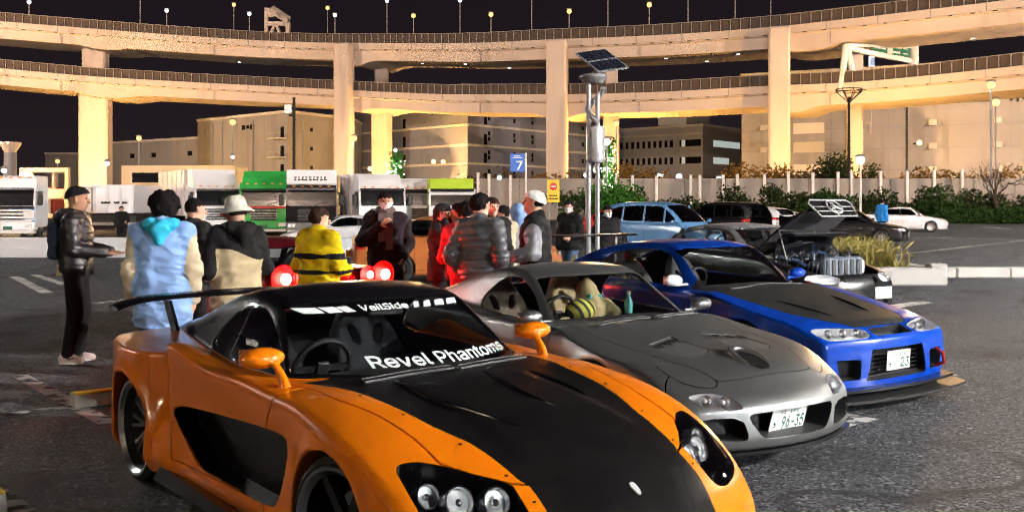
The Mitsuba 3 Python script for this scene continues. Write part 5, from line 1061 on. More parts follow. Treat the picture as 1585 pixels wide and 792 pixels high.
if True:
    car = thing('blue_coupe', 'bright blue two-door coupe with matt black hood and large front splitter', 'car', 'tuned coupes parked in the front row')
    sh = B_.shell((-3.75, -.03, .06), (1.05, 1.0, 1.36), .0195)
    iscab = lambda s: B_.cab(*s.V.T) - B_.body(*s.V.T)
    glassF = sh.cut(lambda s: np.maximum.reduce([sdpoly(s.V[:, 1], s.V[:, 2], [(-.5, .89), (.30, .895), (.64, .90), (.56, 1.215), (.48, 1.235), (-.5, 1.25)]), -1.5 - s.V[:, 0], .12 - s.N[:, 0]]), .004)
    glassS = sh.cut(lambda s: np.maximum(sdpoly(s.V[:, 0], s.V[:, 2], B_SIDE), iscab(s)), .004)
    glassR = sh.cut(lambda s: top_poly(s, [(-2.15, -.5), (-2.15, .48), (-2.85, .46), (-2.9, .0), (-2.9, -.5)], .98))
    mouth = sh.cut(lambda s: front_poly(s, B_MOUTH, .5)); duct = sh.cut(lambda s: front_poly(s, B_DUCT, .35)); slot = sh.cut(lambda s: front_poly(s, B_SLOT, .5))
    lens = sh.cut(lambda s: front_poly(s, B_HL, .30), .004)
    inner = sh.offset(-.016)
    hood = sh.cut(lambda s: top_poly(s, B_HOOD, .55), .007)
    fen = sh.cut(lambda s: np.maximum(-.60 - .06 * np.clip((.82 - s.V[:, 2]) / .3, 0, 1) - s.V[:, 0], s.V[:, 0] - .62 + .6 * np.clip(s.V[:, 2] - .6, 0, .3)), .006)
    roof = sh.cut(iscab, .003)
    door = sh.cut(lambda s: np.maximum.reduce([-1.85 - s.V[:, 0], .25 - s.V[:, 2], .60 - s.V[:, 1], s.V[:, 0] + .55]), .006)
    part(car, 'body', sh.both().rim().out(), 'blue_paint', M=MB_); part(car, 'inner_shell', inner.both().out(), 'gap_black', M=MB_)
    part(car, 'roof', roof.both().rim(.01).out(), 'blue_paint', M=MB_)
    hd = part(car, 'hood', hood.both().rim().out(), 'carbon_matt', M=MB_, label='matt black hood')
    for q in L_R:
        part(car, 'front_fender', q(fen).rim().out(), 'blue_paint', M=MB_)
        d = part(car, 'door', q(door).rim().out(), 'blue_paint', M=MB_); part(d, 'side_window', q(glassS).out(), 'window_glass', M=MB_)
        part(car, 'brake_duct', q(duct.recess(.12)).out(), 'black_plastic', M=MB_)
        lamp_unit(car, q, lens, .08, ((.74, .68, .60, .036), (.79, .55, .60, .036), (.82, .42, .60, .030)), B_.all, MB_, bucket='lamp_bucket')
    part(car, 'windscreen', glassF.both().out(), 'window_glass', M=MB_); part(car, 'rear_window', glassR.both().out(), 'window_glass', M=MB_)
    it = part(car, 'front_intake', mouth.both().recess(.14).out(), 'black_plastic', M=MB_); part(car, 'upper_slot', slot.both().recess(.08).out(), 'black_plastic', M=MB_)
    for i in range(6): part(it, 'grille_bar', MB().box((.87, -.38, .235 + i * .034), (.885, .38, .243 + i * .034)), 'rim_dark', M=MB_)
    for s_ in (-1, 1): side_mirror(car, MB_, -.80, .90, .955, s_, 'white_plastic' if s_ < 0 else 'blue_paint', (.06, .11, .055))
    P = B_.top([(-.42 - .02 * math.sin(PI * t), -.55 + 1.05 * t) for t in np.linspace(0, 1, 9)], .012); part(car, 'wiper', MB().tube(P, .010, 6), 'black_plastic', 40, MB_)
    for s_ in (-1, 1):
        P = B_.top([(-.02 + .5 * t, s_ * (.40 - .12 * t)) for t in np.linspace(0, 1, 8)], .0); part(hd, 'hood_vent', MB().tube(P, .016 * np.sin(np.linspace(.2, PI - .2, 8)), 6), 'gap_black', True, MB_)
    plate(car, MB_.translate([.955, 0, .36]).rotate([0, 1, 0], 5), '23')
    sp_ = [(1.16 - .11 * (y / .9) ** 2, y) for y in np.linspace(-.86, .86, 15)]
    part(car, 'front_splitter', MB().prism(sp_ + [(.84, 1.0), (.45, 1.0), (.45, -1.0), (.84, -1.0)], .085, .108), 'carbon_matt', M=MB_, label='wide flat black splitter under the nose')
    tr = [(1.06 - .11 * (y / .9) ** 2, y) for y in np.linspace(-.80, .80, 13)]; part(car, 'bumper_lip', MB().prism(tr + [(.6, .90), (.6, -.90)], .15, .175), 'black_gloss', M=MB_)
    part(car, 'tow_strap', MB().tube([(.90, .62, .40), (.97, .64, .36), (.98, .64, .28), (.91, .63, .25)], .018, 6), 'red_lens', True, MB_)
    w = MB(); ys_ = np.linspace(-.80, .80, 17); prof = np.array([(-.14, 0), (-.05, .022), (.06, .018), (.13, .0), (.06, -.006), (-.05, -.002)]); n_ = 6
    V = np.array([[-3.20 + p[0], y, 1.285 + p[1]] for y in ys_ for p in prof]); w.add(V, [[i * n_ + j, i * n_ + (j + 1) % n_, (i + 1) * n_ + (j + 1) % n_, (i + 1) * n_ + j] for i in range(16) for j in range(n_)])
    for e in (0, 16): w.add(V[e * n_:(e + 1) * n_], [[0, 1, 2, 5], [5, 2, 3, 4]])
    k = part(car, 'rear_wing', w, 'black_gloss', 35, MB_)
    for s_ in (-1, 1): part(k, 'wing_post', MB().add(*hull([(x, s_ * .5 + d, z) for (x, z) in ((-3.28, .93), (-3.16, .93), (-3.26, 1.275), (-3.14, 1.275)) for d in (-.015, .015)])), 'rim_polished', M=MB_)
    for (x, y) in ((0, -.77), (0, .77), (-2.72, -.77), (-2.72, .77)): wheel(car, turned(MB_.translate([x, y, .32]), y > 0), .32, .24, .235, 6, 'spoke', .04)
    cabin(car, MB_, -1.55, .36, .28, 'seat_black', dash=(-1.0, -.5), zd=.87, back=-2.5)
# ------------------------------------------------------------------ the other cars, plainer
for n_, c in (('paint_black', (.008, .008, .009)), ('paint_white', (.66, .66, .68)), ('paint_sky', (.10, .24, .46)), ('paint_copper', (.42, .13, .035)), ('paint_dark_red', (.10, .004, .008)), ('paint_red', (.45, .02, .02)), ('paint_roof_sheen', (.30, .31, .33))): paint(n_, c, .04)
pr('tail_red', (.16, .002, .002), .4, spec=.2)
KIND = {
 'sedan': dict(Zc=sp((-3.9, .85), (-3.6, .98), (-2.9, 1.0), (-.7, .93), (-.4, .92), (0, .87), (.4, .80), (.75, .72), (1.0, .60), (1.3, .4)), Zr=sp((-3.4, .7), (-3.0, .99), (-2.5, 1.24), (-2.1, 1.37), (-1.6, 1.42), (-1.2, 1.405), (-.95, 1.35), (-.6, 1.12), (-.30, .91), (-.1, .75), (.1, .5)), cz=.93, cy=.74, Xr=-3.65, wb=2.68,
               side=[(-.72, .95), (-1.5, .965), (-2.5, .985), (-2.72, 1.02), (-2.5, 1.16), (-2.2, 1.285), (-1.6, 1.33), (-1.15, 1.30), (-.95, 1.2)], pil=(-1.62, -2.42), hood=[(-.65, -.1), (-.65, .72), (0, .70), (.5, .66), (.74, .58), (.80, .3), (.83, 0), (.83, -.1)], top=1.34, hl=[(.38, .66), (.62, .70), (.80, .68), (.82, .60), (.6, .56), (.40, .58)], seat=-1.5),
 'coupe': dict(Zc=sp((-3.9, .80), (-3.5, .93), (-2.8, .95), (-.7, .86), (-.4, .85), (0, .80), (.4, .73), (.75, .63), (1.0, .5), (1.3, .3)), Zr=sp((-3.3, .7), (-2.9, .94), (-2.4, 1.12), (-2.0, 1.22), (-1.6, 1.26), (-1.25, 1.25), (-1.0, 1.19), (-.6, .98), (-.35, .83), (-.1, .65), (.1, .4)), cz=.86, cy=.73, Xr=-3.4, wb=2.5,
               side=[(-.76, .88), (-1.5, .89), (-2.1, .92), (-2.3, .96), (-2.05, 1.10), (-1.6, 1.18), (-1.25, 1.17), (-1.0, 1.07)], pil=(-1.75,), hood=[(-.65, -.1), (-.65, .68), (0, .64), (.5, .55), (.74, .42), (.79, 0), (.79, -.1)], top=1.17, hl=[(.42, .57), (.62, .60), (.80, .58), (.82, .51), (.6, .48), (.44, .5)], seat=-1.4),
 'van': dict(Zc=sp((-3.7, .9), (-3.4, 1.0), (-.3, .98), (0, .97), (.3, .92), (.6, .82), (.85, .66), (1.1, .5)), Zr=sp((-3.75, .9), (-3.6, 1.2), (-3.45, 1.5), (-3.1, 1.66), (-2.5, 1.71), (-1.5, 1.715), (-.9, 1.65), (-.5, 1.48), (-.1, 1.22), (.25, .95), (.5, .7), (.7, .5)), cz=1.0, cy=.77, ctum=.22, swz=.4, sweep=.30, Xr=-3.55, wb=2.6, Yt=sp((-3.8, -.1), (-3, -.02), (0, 0)),
             side=[(-.12, 1.02), (-1.5, 1.03), (-3.2, 1.06), (-3.38, 1.12), (-3.2, 1.45), (-2.6, 1.56), (-1.2, 1.57), (-.75, 1.50)], pil=(-.72, -1.62, -2.6), hood=[(-.1, -.1), (-.1, .7), (.3, .66), (.6, .5), (.7, 0), (.7, -.1)], top=1.60, hl=[(.42, .72), (.62, .82), (.80, .86), (.82, .74), (.6, .64), (.45, .64)], seat=-1.0)}
def common(kind, h, paint, **over):
    d = dict(KIND[kind]); d.update(over); q = {k: d.pop(k) for k in ('side', 'pil', 'hood', 'top', 'hl', 'seat')}
    return d, q
def make_car(name, label, M, kind, paint, group=None, h=.035, glass='tinted_glass', open_hood=False, plate_no=None, tail=None, roofmat=None, interior=False, chrome=False, wheels='rim_polished', hl_on=False, **over):
    d, q = common(kind, h, paint, **over); d.setdefault('Xn', sp((0, .84), (.2, .92), (.45, .93), (.6, .90), (.72, .80), (.8, .5), (.9, 0), (1.0, -.5), (1.6, -3)))
    d.setdefault('W', sp((d['Xr'] - .1, .74), (d['Xr'] + .2, .82), (-d['wb'], .86), (-1.3, .87), (0, .865), (.4, .85), (.75, .78), (1, .7)))
    d.setdefault('rid', sp((-3.5, .78), (.6, .62))); d.setdefault('az', .31); d.setdefault('fb', .015); d.setdefault('bow', .2); d.setdefault('tum', .35); d.setdefault('zb', .17); d.setdefault('lip', .008)
    c = Car(**d); ky = thing(name, label, 'car', group); zt = d['Zr'](np.array(-1.6)) + .05
    sh = c.shell((c.Xr - .12, -.06, .1), (1.05, 1.0, float(zt) + .05), h)
    iscab = lambda s: c.cab(*s.V.T) - c.body(*s.V.T); zb = float(c.cz) + .0
    gF = sh.cut(lambda s: np.maximum.reduce([sdpoly(s.V[:, 1], s.V[:, 2], [(-.5, zb + .01), (.64, zb + .025), (.56, q['top'] - .02), (-.5, q['top'] + .015)]), -1.4 - s.V[:, 0], .15 - s.N[:, 0]]))
    gS = sh.cut(lambda s: np.maximum(sdpoly(s.V[:, 0], s.V[:, 2], rnd(q['side'], 1)), iscab(s)))
    gR = sh.cut(lambda s: np.maximum.reduce([sdpoly(s.V[:, 1], s.V[:, 2], [(-.5, zb + .09), (.58, zb + .10), (.50, q['top'] - .03), (-.5, q['top'] - .01)]), s.V[:, 0] + 1.9, s.N[:, 0] + .12]))
    lens = sh.cut(lambda s: front_poly(s, rnd(q['hl'], 1), .3))
    grl = sh.cut(lambda s: front_poly(s, [(-.4, q['hl'][0][1] + .0), (.32, q['hl'][0][1] + .0), (.30, q['hl'][0][1] - .10), (-.4, q['hl'][0][1] - .10)], .6))
    low = sh.cut(lambda s: front_poly(s, rnd([(-.5, .38), (.5, .38), (.6, .32), (.5, .22), (-.5, .22)], 1), .6))
    if not open_hood: inner = sh.offset(-.02)
    hood = sh.cut(lambda s: top_poly(s, q['hood'], .45), .010)
    if open_hood: inner = sh.offset(-.02)
    zt_ = .80 if kind != 'van' else .95
    tl = sh.cut(lambda s: np.maximum.reduce([sdpoly(s.V[:, 1], s.V[:, 2], rnd([(.46, zt_ - .08), (.46, zt_ + .03), (.9, zt_ + .04), (.9, zt_ - .09)], 1)), s.V[:, 0] - c.Xr - .3]))
    door = sh.cut(lambda s: np.maximum.reduce([-2.35 - s.V[:, 0] if kind != 'coupe' else -1.75 - s.V[:, 0], .28 - s.V[:, 2], .60 - s.V[:, 1], s.V[:, 0] + .5, s.V[:, 2] - c.cz - .02]), .008)
    roof = None
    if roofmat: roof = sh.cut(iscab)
    part(ky, 'body', sh.both().rim().out(), paint, M=M); part(ky, 'inner_shell', inner.both().out(), 'gap_black', M=M)
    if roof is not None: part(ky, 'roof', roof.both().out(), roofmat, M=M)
    if not open_hood: part(ky, 'hood', hood.both().out(), paint, M=M)
    if tail:
        for s_ in (-1, 1):
            for y_, r_ in ((.62, .062), (.42, .042)): part(ky, 'tail_lens', MB().lathe([(.001, .006), (r_ * 2.3, .004), (r_ * 2.4, -.01)], (c.Xr - .01, s_ * y_, .86), axis=0, n=18), 'tail_red', M=M); part(ky, 'tail_light', MB().lathe([(.001, -.016), (r_ * .8, -.012), (r_, 0), (r_ * .8, .008), (.001, .012)], (c.Xr - .075, s_ * y_, .86), axis=0, n=18), 'red_lens', M=M, emit=em((1, .02, .015), tail, 5.0))
    for qq in L_R:
        rear = door
        if kind != 'coupe':
            fr = Shell(door.V, door.F, door.N); rr = fr.cut(lambda s: s.V[:, 0] + 1.52, .010); part(ky, 'door', qq(rr).out(), paint, M=M); rear = fr
        dk = part(ky, 'door', qq(rear).out(), paint, M=M)
        part(dk, 'handle', MB().obox((rear.V[:, 0].min() + .22, qq(rear).V[:, 1].mean() * 1.02, .74), (.17, .03, .025), ch=.006), 'chrome' if chrome else paint, M=M)
        part(ky, 'side_window', qq(gS).out(), glass, M=M)
        hk = part(ky, 'headlight', qq(lens.recess(.06)).out(), 'lamp_bucket', M=M); part(hk, 'lens', qq(lens).out(), 'lamp_glass', M=M)
        part(ky, 'tail_light' if not tail else 'rear_reflector', qq(tl).out(), 'red_lens', M=M)
        s_ = np.sign(qq(lens).V[:, 1].mean())
        for px in q['pil']: part(ky, 'pillar', MB().add(*hull([(px + dx, s_ * (c.cy + .0 - c.ctum * (z - c.cz) + c.Yt(np.array(px)) + dy), z) for (z, dx0) in ((c.cz + .0, .04), (q['top'] - .02, .03)) for dx in (-dx0, dx0) for dy in (-.025, .008)])), 'chrome' if chrome else ('black_plastic' if kind != 'van' else paint), M=M)
        side_mirror(ky, M, -.55 if kind != 'van' else -.05, .92, c.cz + .06, s_, paint, (.07, .10, .06))
    if chrome:
        for s_ in (-1, 1):
            P = np.array([(x, s_ * .75, z) for x, z in rnd(q['side'], 1)]); P = np.vstack([P, P[:1]]); P = march(c.cab, P * [1, 0, 1] + [0, s_ * 1.1, 0], np.array([[0, -s_ * 1.0, 0]]), 0, .9, 400); part(ky, 'window_trim', MB().tube(P, .014, 5), 'chrome', M=M)
        yy = np.linspace(-.60, .60, 9); P = march(c.cab, np.stack([0 * yy + .6, yy, 0 * yy + q['top'] + .0], 1), np.array([[-1.0, 0, 0]]), 0, 3, 900); part(ky, 'windscreen_trim', MB().tube(P, .014, 5), 'chrome', M=M)
    part(ky, 'windscreen', gF.both().out(), glass, M=M); part(ky, 'rear_window', gR.both().out(), glass, M=M)
    part(ky, 'grille', grl.both().recess(.05).out(), 'black_plastic', M=M); part(ky, 'lower_intake', low.both().recess(.06).out(), 'black_plastic', M=M)
    for (x, y) in ((0, -.76), (0, .76), (-c.wb, -.76), (-c.wb, .76)): wheel(ky, turned(M.translate([x, y, .31]), y > 0), .31, .20, .22, 5, 'spoke', .03, wheels, n=24)
    part(ky, 'licence_plate', MB().box((.925, -.165 + (.38 if open_hood else 0), .34 if open_hood else .36), (.945, .165 + (.38 if open_hood else 0), .505 if open_hood else .525)), 'plate_white', M=M); part(ky, 'rear_plate', MB().box((c.Xr - .03, -.165, .52), (c.Xr - .015, .165, .685)), 'plate_white', M=M)
    if interior:
        for s_ in (-1, 1): seat(ky, M.translate([q['seat'], s_ * .36, .30]), 'seat_black', None)
    return ky, c, hood
pl = lambda u, Y, deg: place((u - 792.5) / FX * Y, Y, 0, deg)
# black saloon with its hood up
MC = place(4.387, 14.754, 0, -60)
ck, cc, chood = make_car('black_saloon', 'black saloon with chrome trim and its hood propped wide open', MC, 'sedan', 'paint_black', h=.028, open_hood=True, chrome=True, glass='window_glass', interior=True, roofmat='paint_roof_sheen',  # pale roof: the lit viaduct reflected in black paint, put into the colour
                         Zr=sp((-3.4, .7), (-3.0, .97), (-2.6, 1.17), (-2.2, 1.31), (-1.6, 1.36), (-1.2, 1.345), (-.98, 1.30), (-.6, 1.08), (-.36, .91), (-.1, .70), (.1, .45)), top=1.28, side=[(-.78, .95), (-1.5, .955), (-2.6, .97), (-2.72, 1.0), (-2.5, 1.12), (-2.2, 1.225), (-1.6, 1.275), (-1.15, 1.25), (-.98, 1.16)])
hg = np.array([-.62, 0, .93]); R_ = trimesh.transformations.rotation_matrix(-math.radians(46), [0, 1, 0], hg) @ trimesh.transformations.scale_matrix(.80, hg)
Hs = chood.both(); Hs = Shell(trimesh.transform_points(Hs.V, R_), Hs.F, Hs.N @ R_[:3, :3].T / .8)
hk = part(ck, 'hood', Hs.plus(Hs.offset(-.025).flip()).plus(Hs.skirt(.025, mid=False)).out(), 'black_gloss', M=MC, label='black hood propped open')
part(hk, 'hood_liner', Hs.offset(-.032).flip().out(), 'hood_liner', M=MC, label='grey lining under the raised hood')
gm = MB(); gp = lambda y, z: np.array([.86, y * 1.5, .72 + z * 1.6])
fr_ = [(-.36, .0), (-.30, -.20), (.30, -.20), (.36, .0), (.30, .055), (-.30, .055), (-.36, .0)]
gm.tube([gp(*p) for p in fr_], .015, 6); gm.tube([gp(0, -.2), gp(0, .055)], .010, 6)
for z in (-.05, -.12): gm.tube([gp(-.33, z), gp(.33, z)], .008, 6)
part(hk, 'grille_frame', xform(gm.mesh(), R_), 'badge_silver', M=MC)
part(hk, 'grille_back', xform(MB().prism([(p[0] * 1.5, p[1] * 1.6) for p in fr_[:-1]], -.03, -.02, YZ).mesh(), R_ @ trimesh.transformations.translation_matrix([.86, 0, .72])), 'gap_black', M=MC)
st = MB(); a_ = np.linspace(0, 2 * PI, 25); st.tube([gp(.125 * math.cos(t) / 1.5 * 1.3, -.07 + .125 * math.sin(t) / 1.6 * 1.3) + [.03, 0, 0] for t in a_], .016, 6, False)
for t in (PI / 2, PI / 2 + 2 * PI / 3, PI / 2 - 2 * PI / 3): st.tube([gp(0, -.07) + [.03, 0, 0], gp(.12 * math.cos(t) / 1.5 * 1.3, -.07 + .12 * math.sin(t) / 1.6 * 1.3) + [.03, 0, 0]], [.026, .008], 6)
part(hk, 'grille_emblem', xform(st.mesh(), R_), 'badge_silver', M=MC, label='round chrome three-pointed star in the grille')
part(ck, 'hood_prop', MB().tube([(.10, -.60, .80), (-.10, -.58, 1.30)], .008, 5), 'pole_grey', M=MC)
en = nm(ck + '__engine'); put(en, MB().box((-.45, -.60, .40), (.72, .60, .48)), 'black_plastic', M=MC)
pr('alloy', (.09, .11, .14), .5, .7); pr('hood_liner', (.06, .06, .065), .38); pr('hose_blue', (.12, .22, .45), .45)
ME = MC.translate([-.06, .02, .12])
part(en, 'valve_cover', MB().box((-.30, -.16, .60), (.36, .14, .76), .04).box((-.3, -.02, .76), (.34, .02, .79), .01), 'alloy', M=ME); part(en, 'radiator', MB().box((.60, -.48, .42), (.70, .30, .80), .02), 'alloy', M=ME)
part(en, 'radiator_shroud', MB().box((.44, -.50, .62), (.598, -.06, .77), .04).box((.36, -.02, .62), (.58, .18, .74), .03), 'alloy', M=ME); part(en, 'strut_brace', MB().tube([(-.18, -.62, .80), (-.2, 0, .84), (-.18, .62, .80)], .022, 8), 'chrome', True, ME); [part(en, 'frame_brace', MB().tube([(.45 + .08 * i, -.56, .50), (.52 + .08 * i, -.56, .74)], .012, 5), 'chrome', M=ME) for i in (0, 1, 2)]; [part(en, 'radiator_fin', MB().box((.701, -.44 + .12 * i, .46), (.712, -.38 + .12 * i, .76)), 'black_plastic', M=ME) for i in range(6)]; part(en, 'reservoir', MB().lathe([(.01, .0), (.07, 0), (.08, .04), (.08, .17), (.04, .20), (.04, .23), (.01, .23)], (.50, .44, .55), n=14), 'badge_silver', 30, ME)
part(en, 'air_box', MB().box((-.20, .24, .55), (.25, .56, .78), .05), 'black_plastic', M=ME); part(en, 'battery', MB().box((-.44, -.56, .55), (-.22, -.30, .78), .02), 'white_plastic', M=ME)
part(en, 'intake_pipe', MB().tube([(-.2, -.2, .72), (0, -.34, .74), (.3, -.36, .72), (.5, -.30, .70)], .05, 10), 'alloy', True, ME); part(en, 'hose', MB().tube([(-.35, -.4, .70), (-.1, -.5, .77), (.2, -.48, .73), (.45, -.56, .68)], .024, 8).tube([(-.3, .1, .8), (0, .2, .82), (.3, .18, .74), (.58, .1, .78)], .026, 8), 'hose_blue', True, ME)
g = np.random.default_rng(2)
for i in range(60): c_ = np.array([-.35 + .95 * g.random(), -.58 + 1.16 * g.random(), .70 + .10 * g.random()]); part(en, 'fitting', MB().tube([c_, c_ + g.normal(size=3) * .05, c_ + g.normal(size=3) * .08], .012 + .012 * g.random(), 6), ('alloy', 'black_plastic', 'chrome')[i % 3], True, ME)
make_car('red_coupe', 'dark red coupe with glowing red tail lights behind the orange coupe', place(-4.11, 13.92, 0, 128.8), 'coupe', 'paint_dark_red', h=.032, tail=3200.0, glass='window_glass', interior=True)
make_car('copper_saloon', 'copper orange saloon parked behind the man with the scarf', place(.2, 22.0, 0, 8), 'sedan', 'paint_copper', h=.035)
make_car('white_coupe', 'white coupe parked at the end of the low white barrier', place(-7.0, 34.5, 0, 188), 'coupe', 'paint_white', h=.035)
make_car('blue_minivan', 'light blue minivan parked right of the solar light', pl(1075, 34.5, -47), 'van', 'paint_sky', h=.035)
make_car('black_saloon', 'black saloon facing right behind the open hood', pl(1368, 40, -28), 'sedan', 'paint_black', h=.04)
make_car('white_saloon', 'lowered pearl white saloon parked farthest right by the clipped hedge', pl(1440, 58, -20), 'sedan', 'paint_white', h=.045)
make_car('black_minivan', 'black minivan just right of the light blue minivan', pl(1082, 46, 125), 'van', 'paint_black', h=.045)
make_car('white_estate_car', 'white estate car next to the black minivan', pl(1122, 50, 130), 'van', 'paint_white', h=.045, Zr=sp((-3.75, .9), (-3.6, 1.1), (-3.45, 1.3), (-3.1, 1.42), (-2.5, 1.47), (-1.5, 1.475), (-.9, 1.42), (-.5, 1.28), (-.1, 1.08), (.15, .95), (.4, .7), (.6, .5)), top=1.38, side=[(-.2, 1.02), (-1.5, 1.03), (-3.2, 1.04), (-3.3, 1.1), (-3.15, 1.28), (-2.6, 1.36), (-1.2, 1.36), (-.75, 1.29)])
make_car('white_coupe', 'white low car between the white estate car and the open hood', pl(1172, 55, 132), 'coupe', 'paint_white', h=.045)
make_car('red_hatchback', 'red hatchback half hidden behind the solar light', pl(902, 44, 150), 'sedan', 'paint_red', h=.05)

# ------------------------------------------------------------------ lorries
for n_, c in (('lorry_white', (.68, .68, .70)), ('lorry_blue', (.05, .20, .52)), ('lorry_green', (.03, .34, .06)), ('lorry_lime', (.42, .60, .05)), ('lorry_pinkish', (.62, .55, .55)), ('lorry_sodium_lit', (.62, .42, .22))): pr(n_, c, .4, 0, .6)  # the peach lorry colour has orange lamplight painted in
pr('tinted_visor', (.02, .02, .025), .2)
def lorry(name, label, M, cab, box=None, L=6.5, W=2.3, H=2.75, box_h=3.2, cabmat=None, stripe_=None, deflector=True, dtext=None, dark_front=False, blue_front=False, bw=None, grp='lorries parked in the yard'):
    k = thing(name, label, 'lorry', None); w = W / 2
    prof = [(-1.75, .55), (.0, .55), (.06, .9), (.06, 1.55), (-.10, 2.35), (-.22, H - .12), (-.35, H), (-1.75, H)]
    part(k, 'cab', MB().prism(prof, -w, w, XZ), cab, M=M)
    def front(y0, y1, z0, z1, dx=0.0): # quads lying just proud of the raked front
        X = lambda z: np.interp(z, [.55, .9, 1.55, 2.35, H - .12], [0, .06, .06, -.10, -.22]) + .004 + dx
        zz = np.linspace(z0, z1, 4); m = MB()
        for a, b in zip(zz[:-1], zz[1:]): m.add([[X(a), y0, a], [X(a), y1, a], [X(b), y1, b], [X(b), y0, b], [X(a) - .012, y0, a], [X(a) - .012, y1, a], [X(b) - .012, y1, b], [X(b) - .012, y0, b]], [[0, 1, 2, 3], [7, 6, 5, 4], [0, 4, 5, 1], [1, 5, 6, 2], [2, 6, 7, 3], [3, 7, 4, 0]])
        return m
    part(k, 'windscreen', front(-w + .1, w - .1, 1.52, 2.28, .012), 'black_gloss', M=M); part(k, 'sun_visor', MB().prism([(-.10, 2.29), (.16, 2.22), (.17, 2.25), (-.12, 2.36)], -w + .08, w - .08, XZ), 'tinted_visor', M=M); part(k, 'lower_bumper', MB().box((-.28, -w + .05, .26), (.13, w - .05, .395), .03), 'badge_silver', M=M)
    gk = part(k, 'grille', front(-w + .55, w - .55, .82, 1.38, .012), 'black_plastic', M=M)
    for z in (.88, 1.0, 1.12, 1.26): part(gk, 'grille_bar', front(-w + .5, w - .5, z, z + .06, .05), 'chrome', M=M)
    if stripe_: part(k, 'stripe', front(-w + .02, w - .02, 1.39, 1.50, .02), stripe_, M=M)
    if blue_front:
        part(k, 'front_panel', front(-w + .02, w - .02, .62, 1.5, .006), 'lorry_blue', M=M)
        for z in (.66, .80, .96, 1.12, 1.28): part(k, 'chrome_bar', front(-w + .15, w - .15, z, z + .085, .055), 'badge_silver', M=M)
    if dark_front: part(k, 'front_panel', front(-w + .02, w - .02, .78, 1.5, .008), 'black_gloss', M=M)
    part(k, 'bumper', MB().box((-.3, -w - .02, .40), (.16, w + .02, .80), .05), 'rim_polished' if dark_front else cab, M=M)
    for s_ in (-1, 1):
        hq = part(k, 'headlight', MB().box((.150, s_ * (w - .42), .52), (.175, s_ * (w - .08), .70), .01), 'badge_silver', M=M); [part(hq, 'lamp', MB().lathe([(.001, .03), (.05, .025), (.065, 0)], (.176, s_ * (w - .17 - .16 * i), .61), axis=0, n=12), 'lamp_face', 40, M) for i in (0, 1)]
        part(k, 'wiper', MB().tube([(.085, s_ * .15, 1.56), (.06, s_ * .75, 1.72)], .014, 5), 'black_plastic', M=M); part(k, 'corner_panel', front(min(s_ * (w - .5), s_ * (w - .04)), max(s_ * (w - .5), s_ * (w - .04)), .86, 1.34, .01), 'badge_silver' if stripe_ == 'chrome' else cab, M=M)
        part(k, 'side_window', MB().box((-.95, s_ * (w - .01), 1.6), (-.28, s_ * (w + .006), 2.2)), 'black_gloss', M=M)
        mk = part(k, 'mirror', MB().box((-.02, s_ * (w + .10), 1.55), (.12, s_ * (w + .32), 2.05), .03), 'black_plastic', M=M); part(mk, 'mirror_arm', MB().tube([(-.15, s_ * w, 2.15), (.05, s_ * (w + .2), 2.10)], .02, 5), 'pole_dark', M=M)
    for i in range(5): part(k, 'marker_light', MB().box((-.24, -w + .35 + i * (W - .7) / 4 - .06, H - .10), (-.19, -w + .35 + i * (W - .7) / 4 + .06, H - .04)), 'amber_lens', M=M)
    if deflector: dk = part(k, 'roof_deflector', MB().prism([(-1.7, H + .003), (-.35, H + .003), (-.55, H + .25), (-1.0, box_h - .02), (-1.7, box_h)], -w + .08, w - .08, XZ), cabmat or cab, M=M)
    if dtext:
        part(k, 'sign_board', MB().box((-.5, -w, H + .02), (-.36, w, box_h + .10), .04), 'lorry_white', M=M); m = MB()
        for i in range(9): m.box((-.358, -.8 + i * .17, H + .20), (-.352, -.8 + i * .17 + .10 + .03 * (i % 3), H + .26)).box((-.358, -.8 + i * .17, H + .32 + .02 * (i % 2)), (-.352, -.8 + i * .17 + .12, H + .38)).box((-.358, -.77 + i * .17, H + .2), (-.352, -.73 + i * .17, H + .38))
        part(k, 'lettering', m, 'pole_dark', M=M)
    if box:
        bx = part(k, 'cargo_box', MB().box((-L, -w - .03, 1.0), (-1.85, w + .03, box_h), .03), box, M=M); part(k, 'chassis', MB().box((-L + .1, -.5, .6), (-.5, .5, .99)), 'black_plastic', M=M)
        for s_ in (-1, 1):
            for i in range(int(L - 1.9)): part(bx, 'panel_seam', MB().box((-2.4 - i * 1.0, s_ * (w + .031), 1.05), (-2.36 - i * 1.0, s_ * (w + .045), box_h - .05)), 'rail_grey', M=M)
    for x in (-.75, -L + 1.2):
        for s_ in (-1, 1): wk = part(k, 'wheel', MB().lathe([(.01, -.12), (.25, -.12), (.30, -.14), (.46, -.13), (.48, -.05), (.48, .1), (.25, .12)], axis=1, n=22), 'tyre_rubber', 30, turned(M.translate([x, s_ * (w - .14), .48]), s_ > 0)); part(wk, 'hub', MB().lathe([(.01, -.16), (.1, -.16), (.24, -.10), (.25, -.125)], axis=1, n=16), 'rim_polished', 30, turned(M.translate([x, s_ * (w - .14), .48]), s_ > 0))
    part(k, 'licence_plate', MB().box((.162, -.2, .44), (.17, .2, .6)), 'plate_green', M=M)
    return k
lorry('lorry', 'white and blue lorry with a big chrome front cut off by the left edge', pl(14, 46, -82), 'lorry_white', None, H=2.9, deflector=False, stripe_='chrome', blue_front=True)
lorry('lorry', 'white box lorry whose pinkish box side faces the car park', pl(338, 50, -58), 'lorry_white', 'lorry_pinkish', L=7.5, H=2.55, box_h=3.35)
lorry('lorry', 'green-fronted lorry beside the white box lorry', pl(408, 49, -84), 'lorry_green', 'lorry_green', H=2.65, box_h=3.25, stripe_='sign_red')
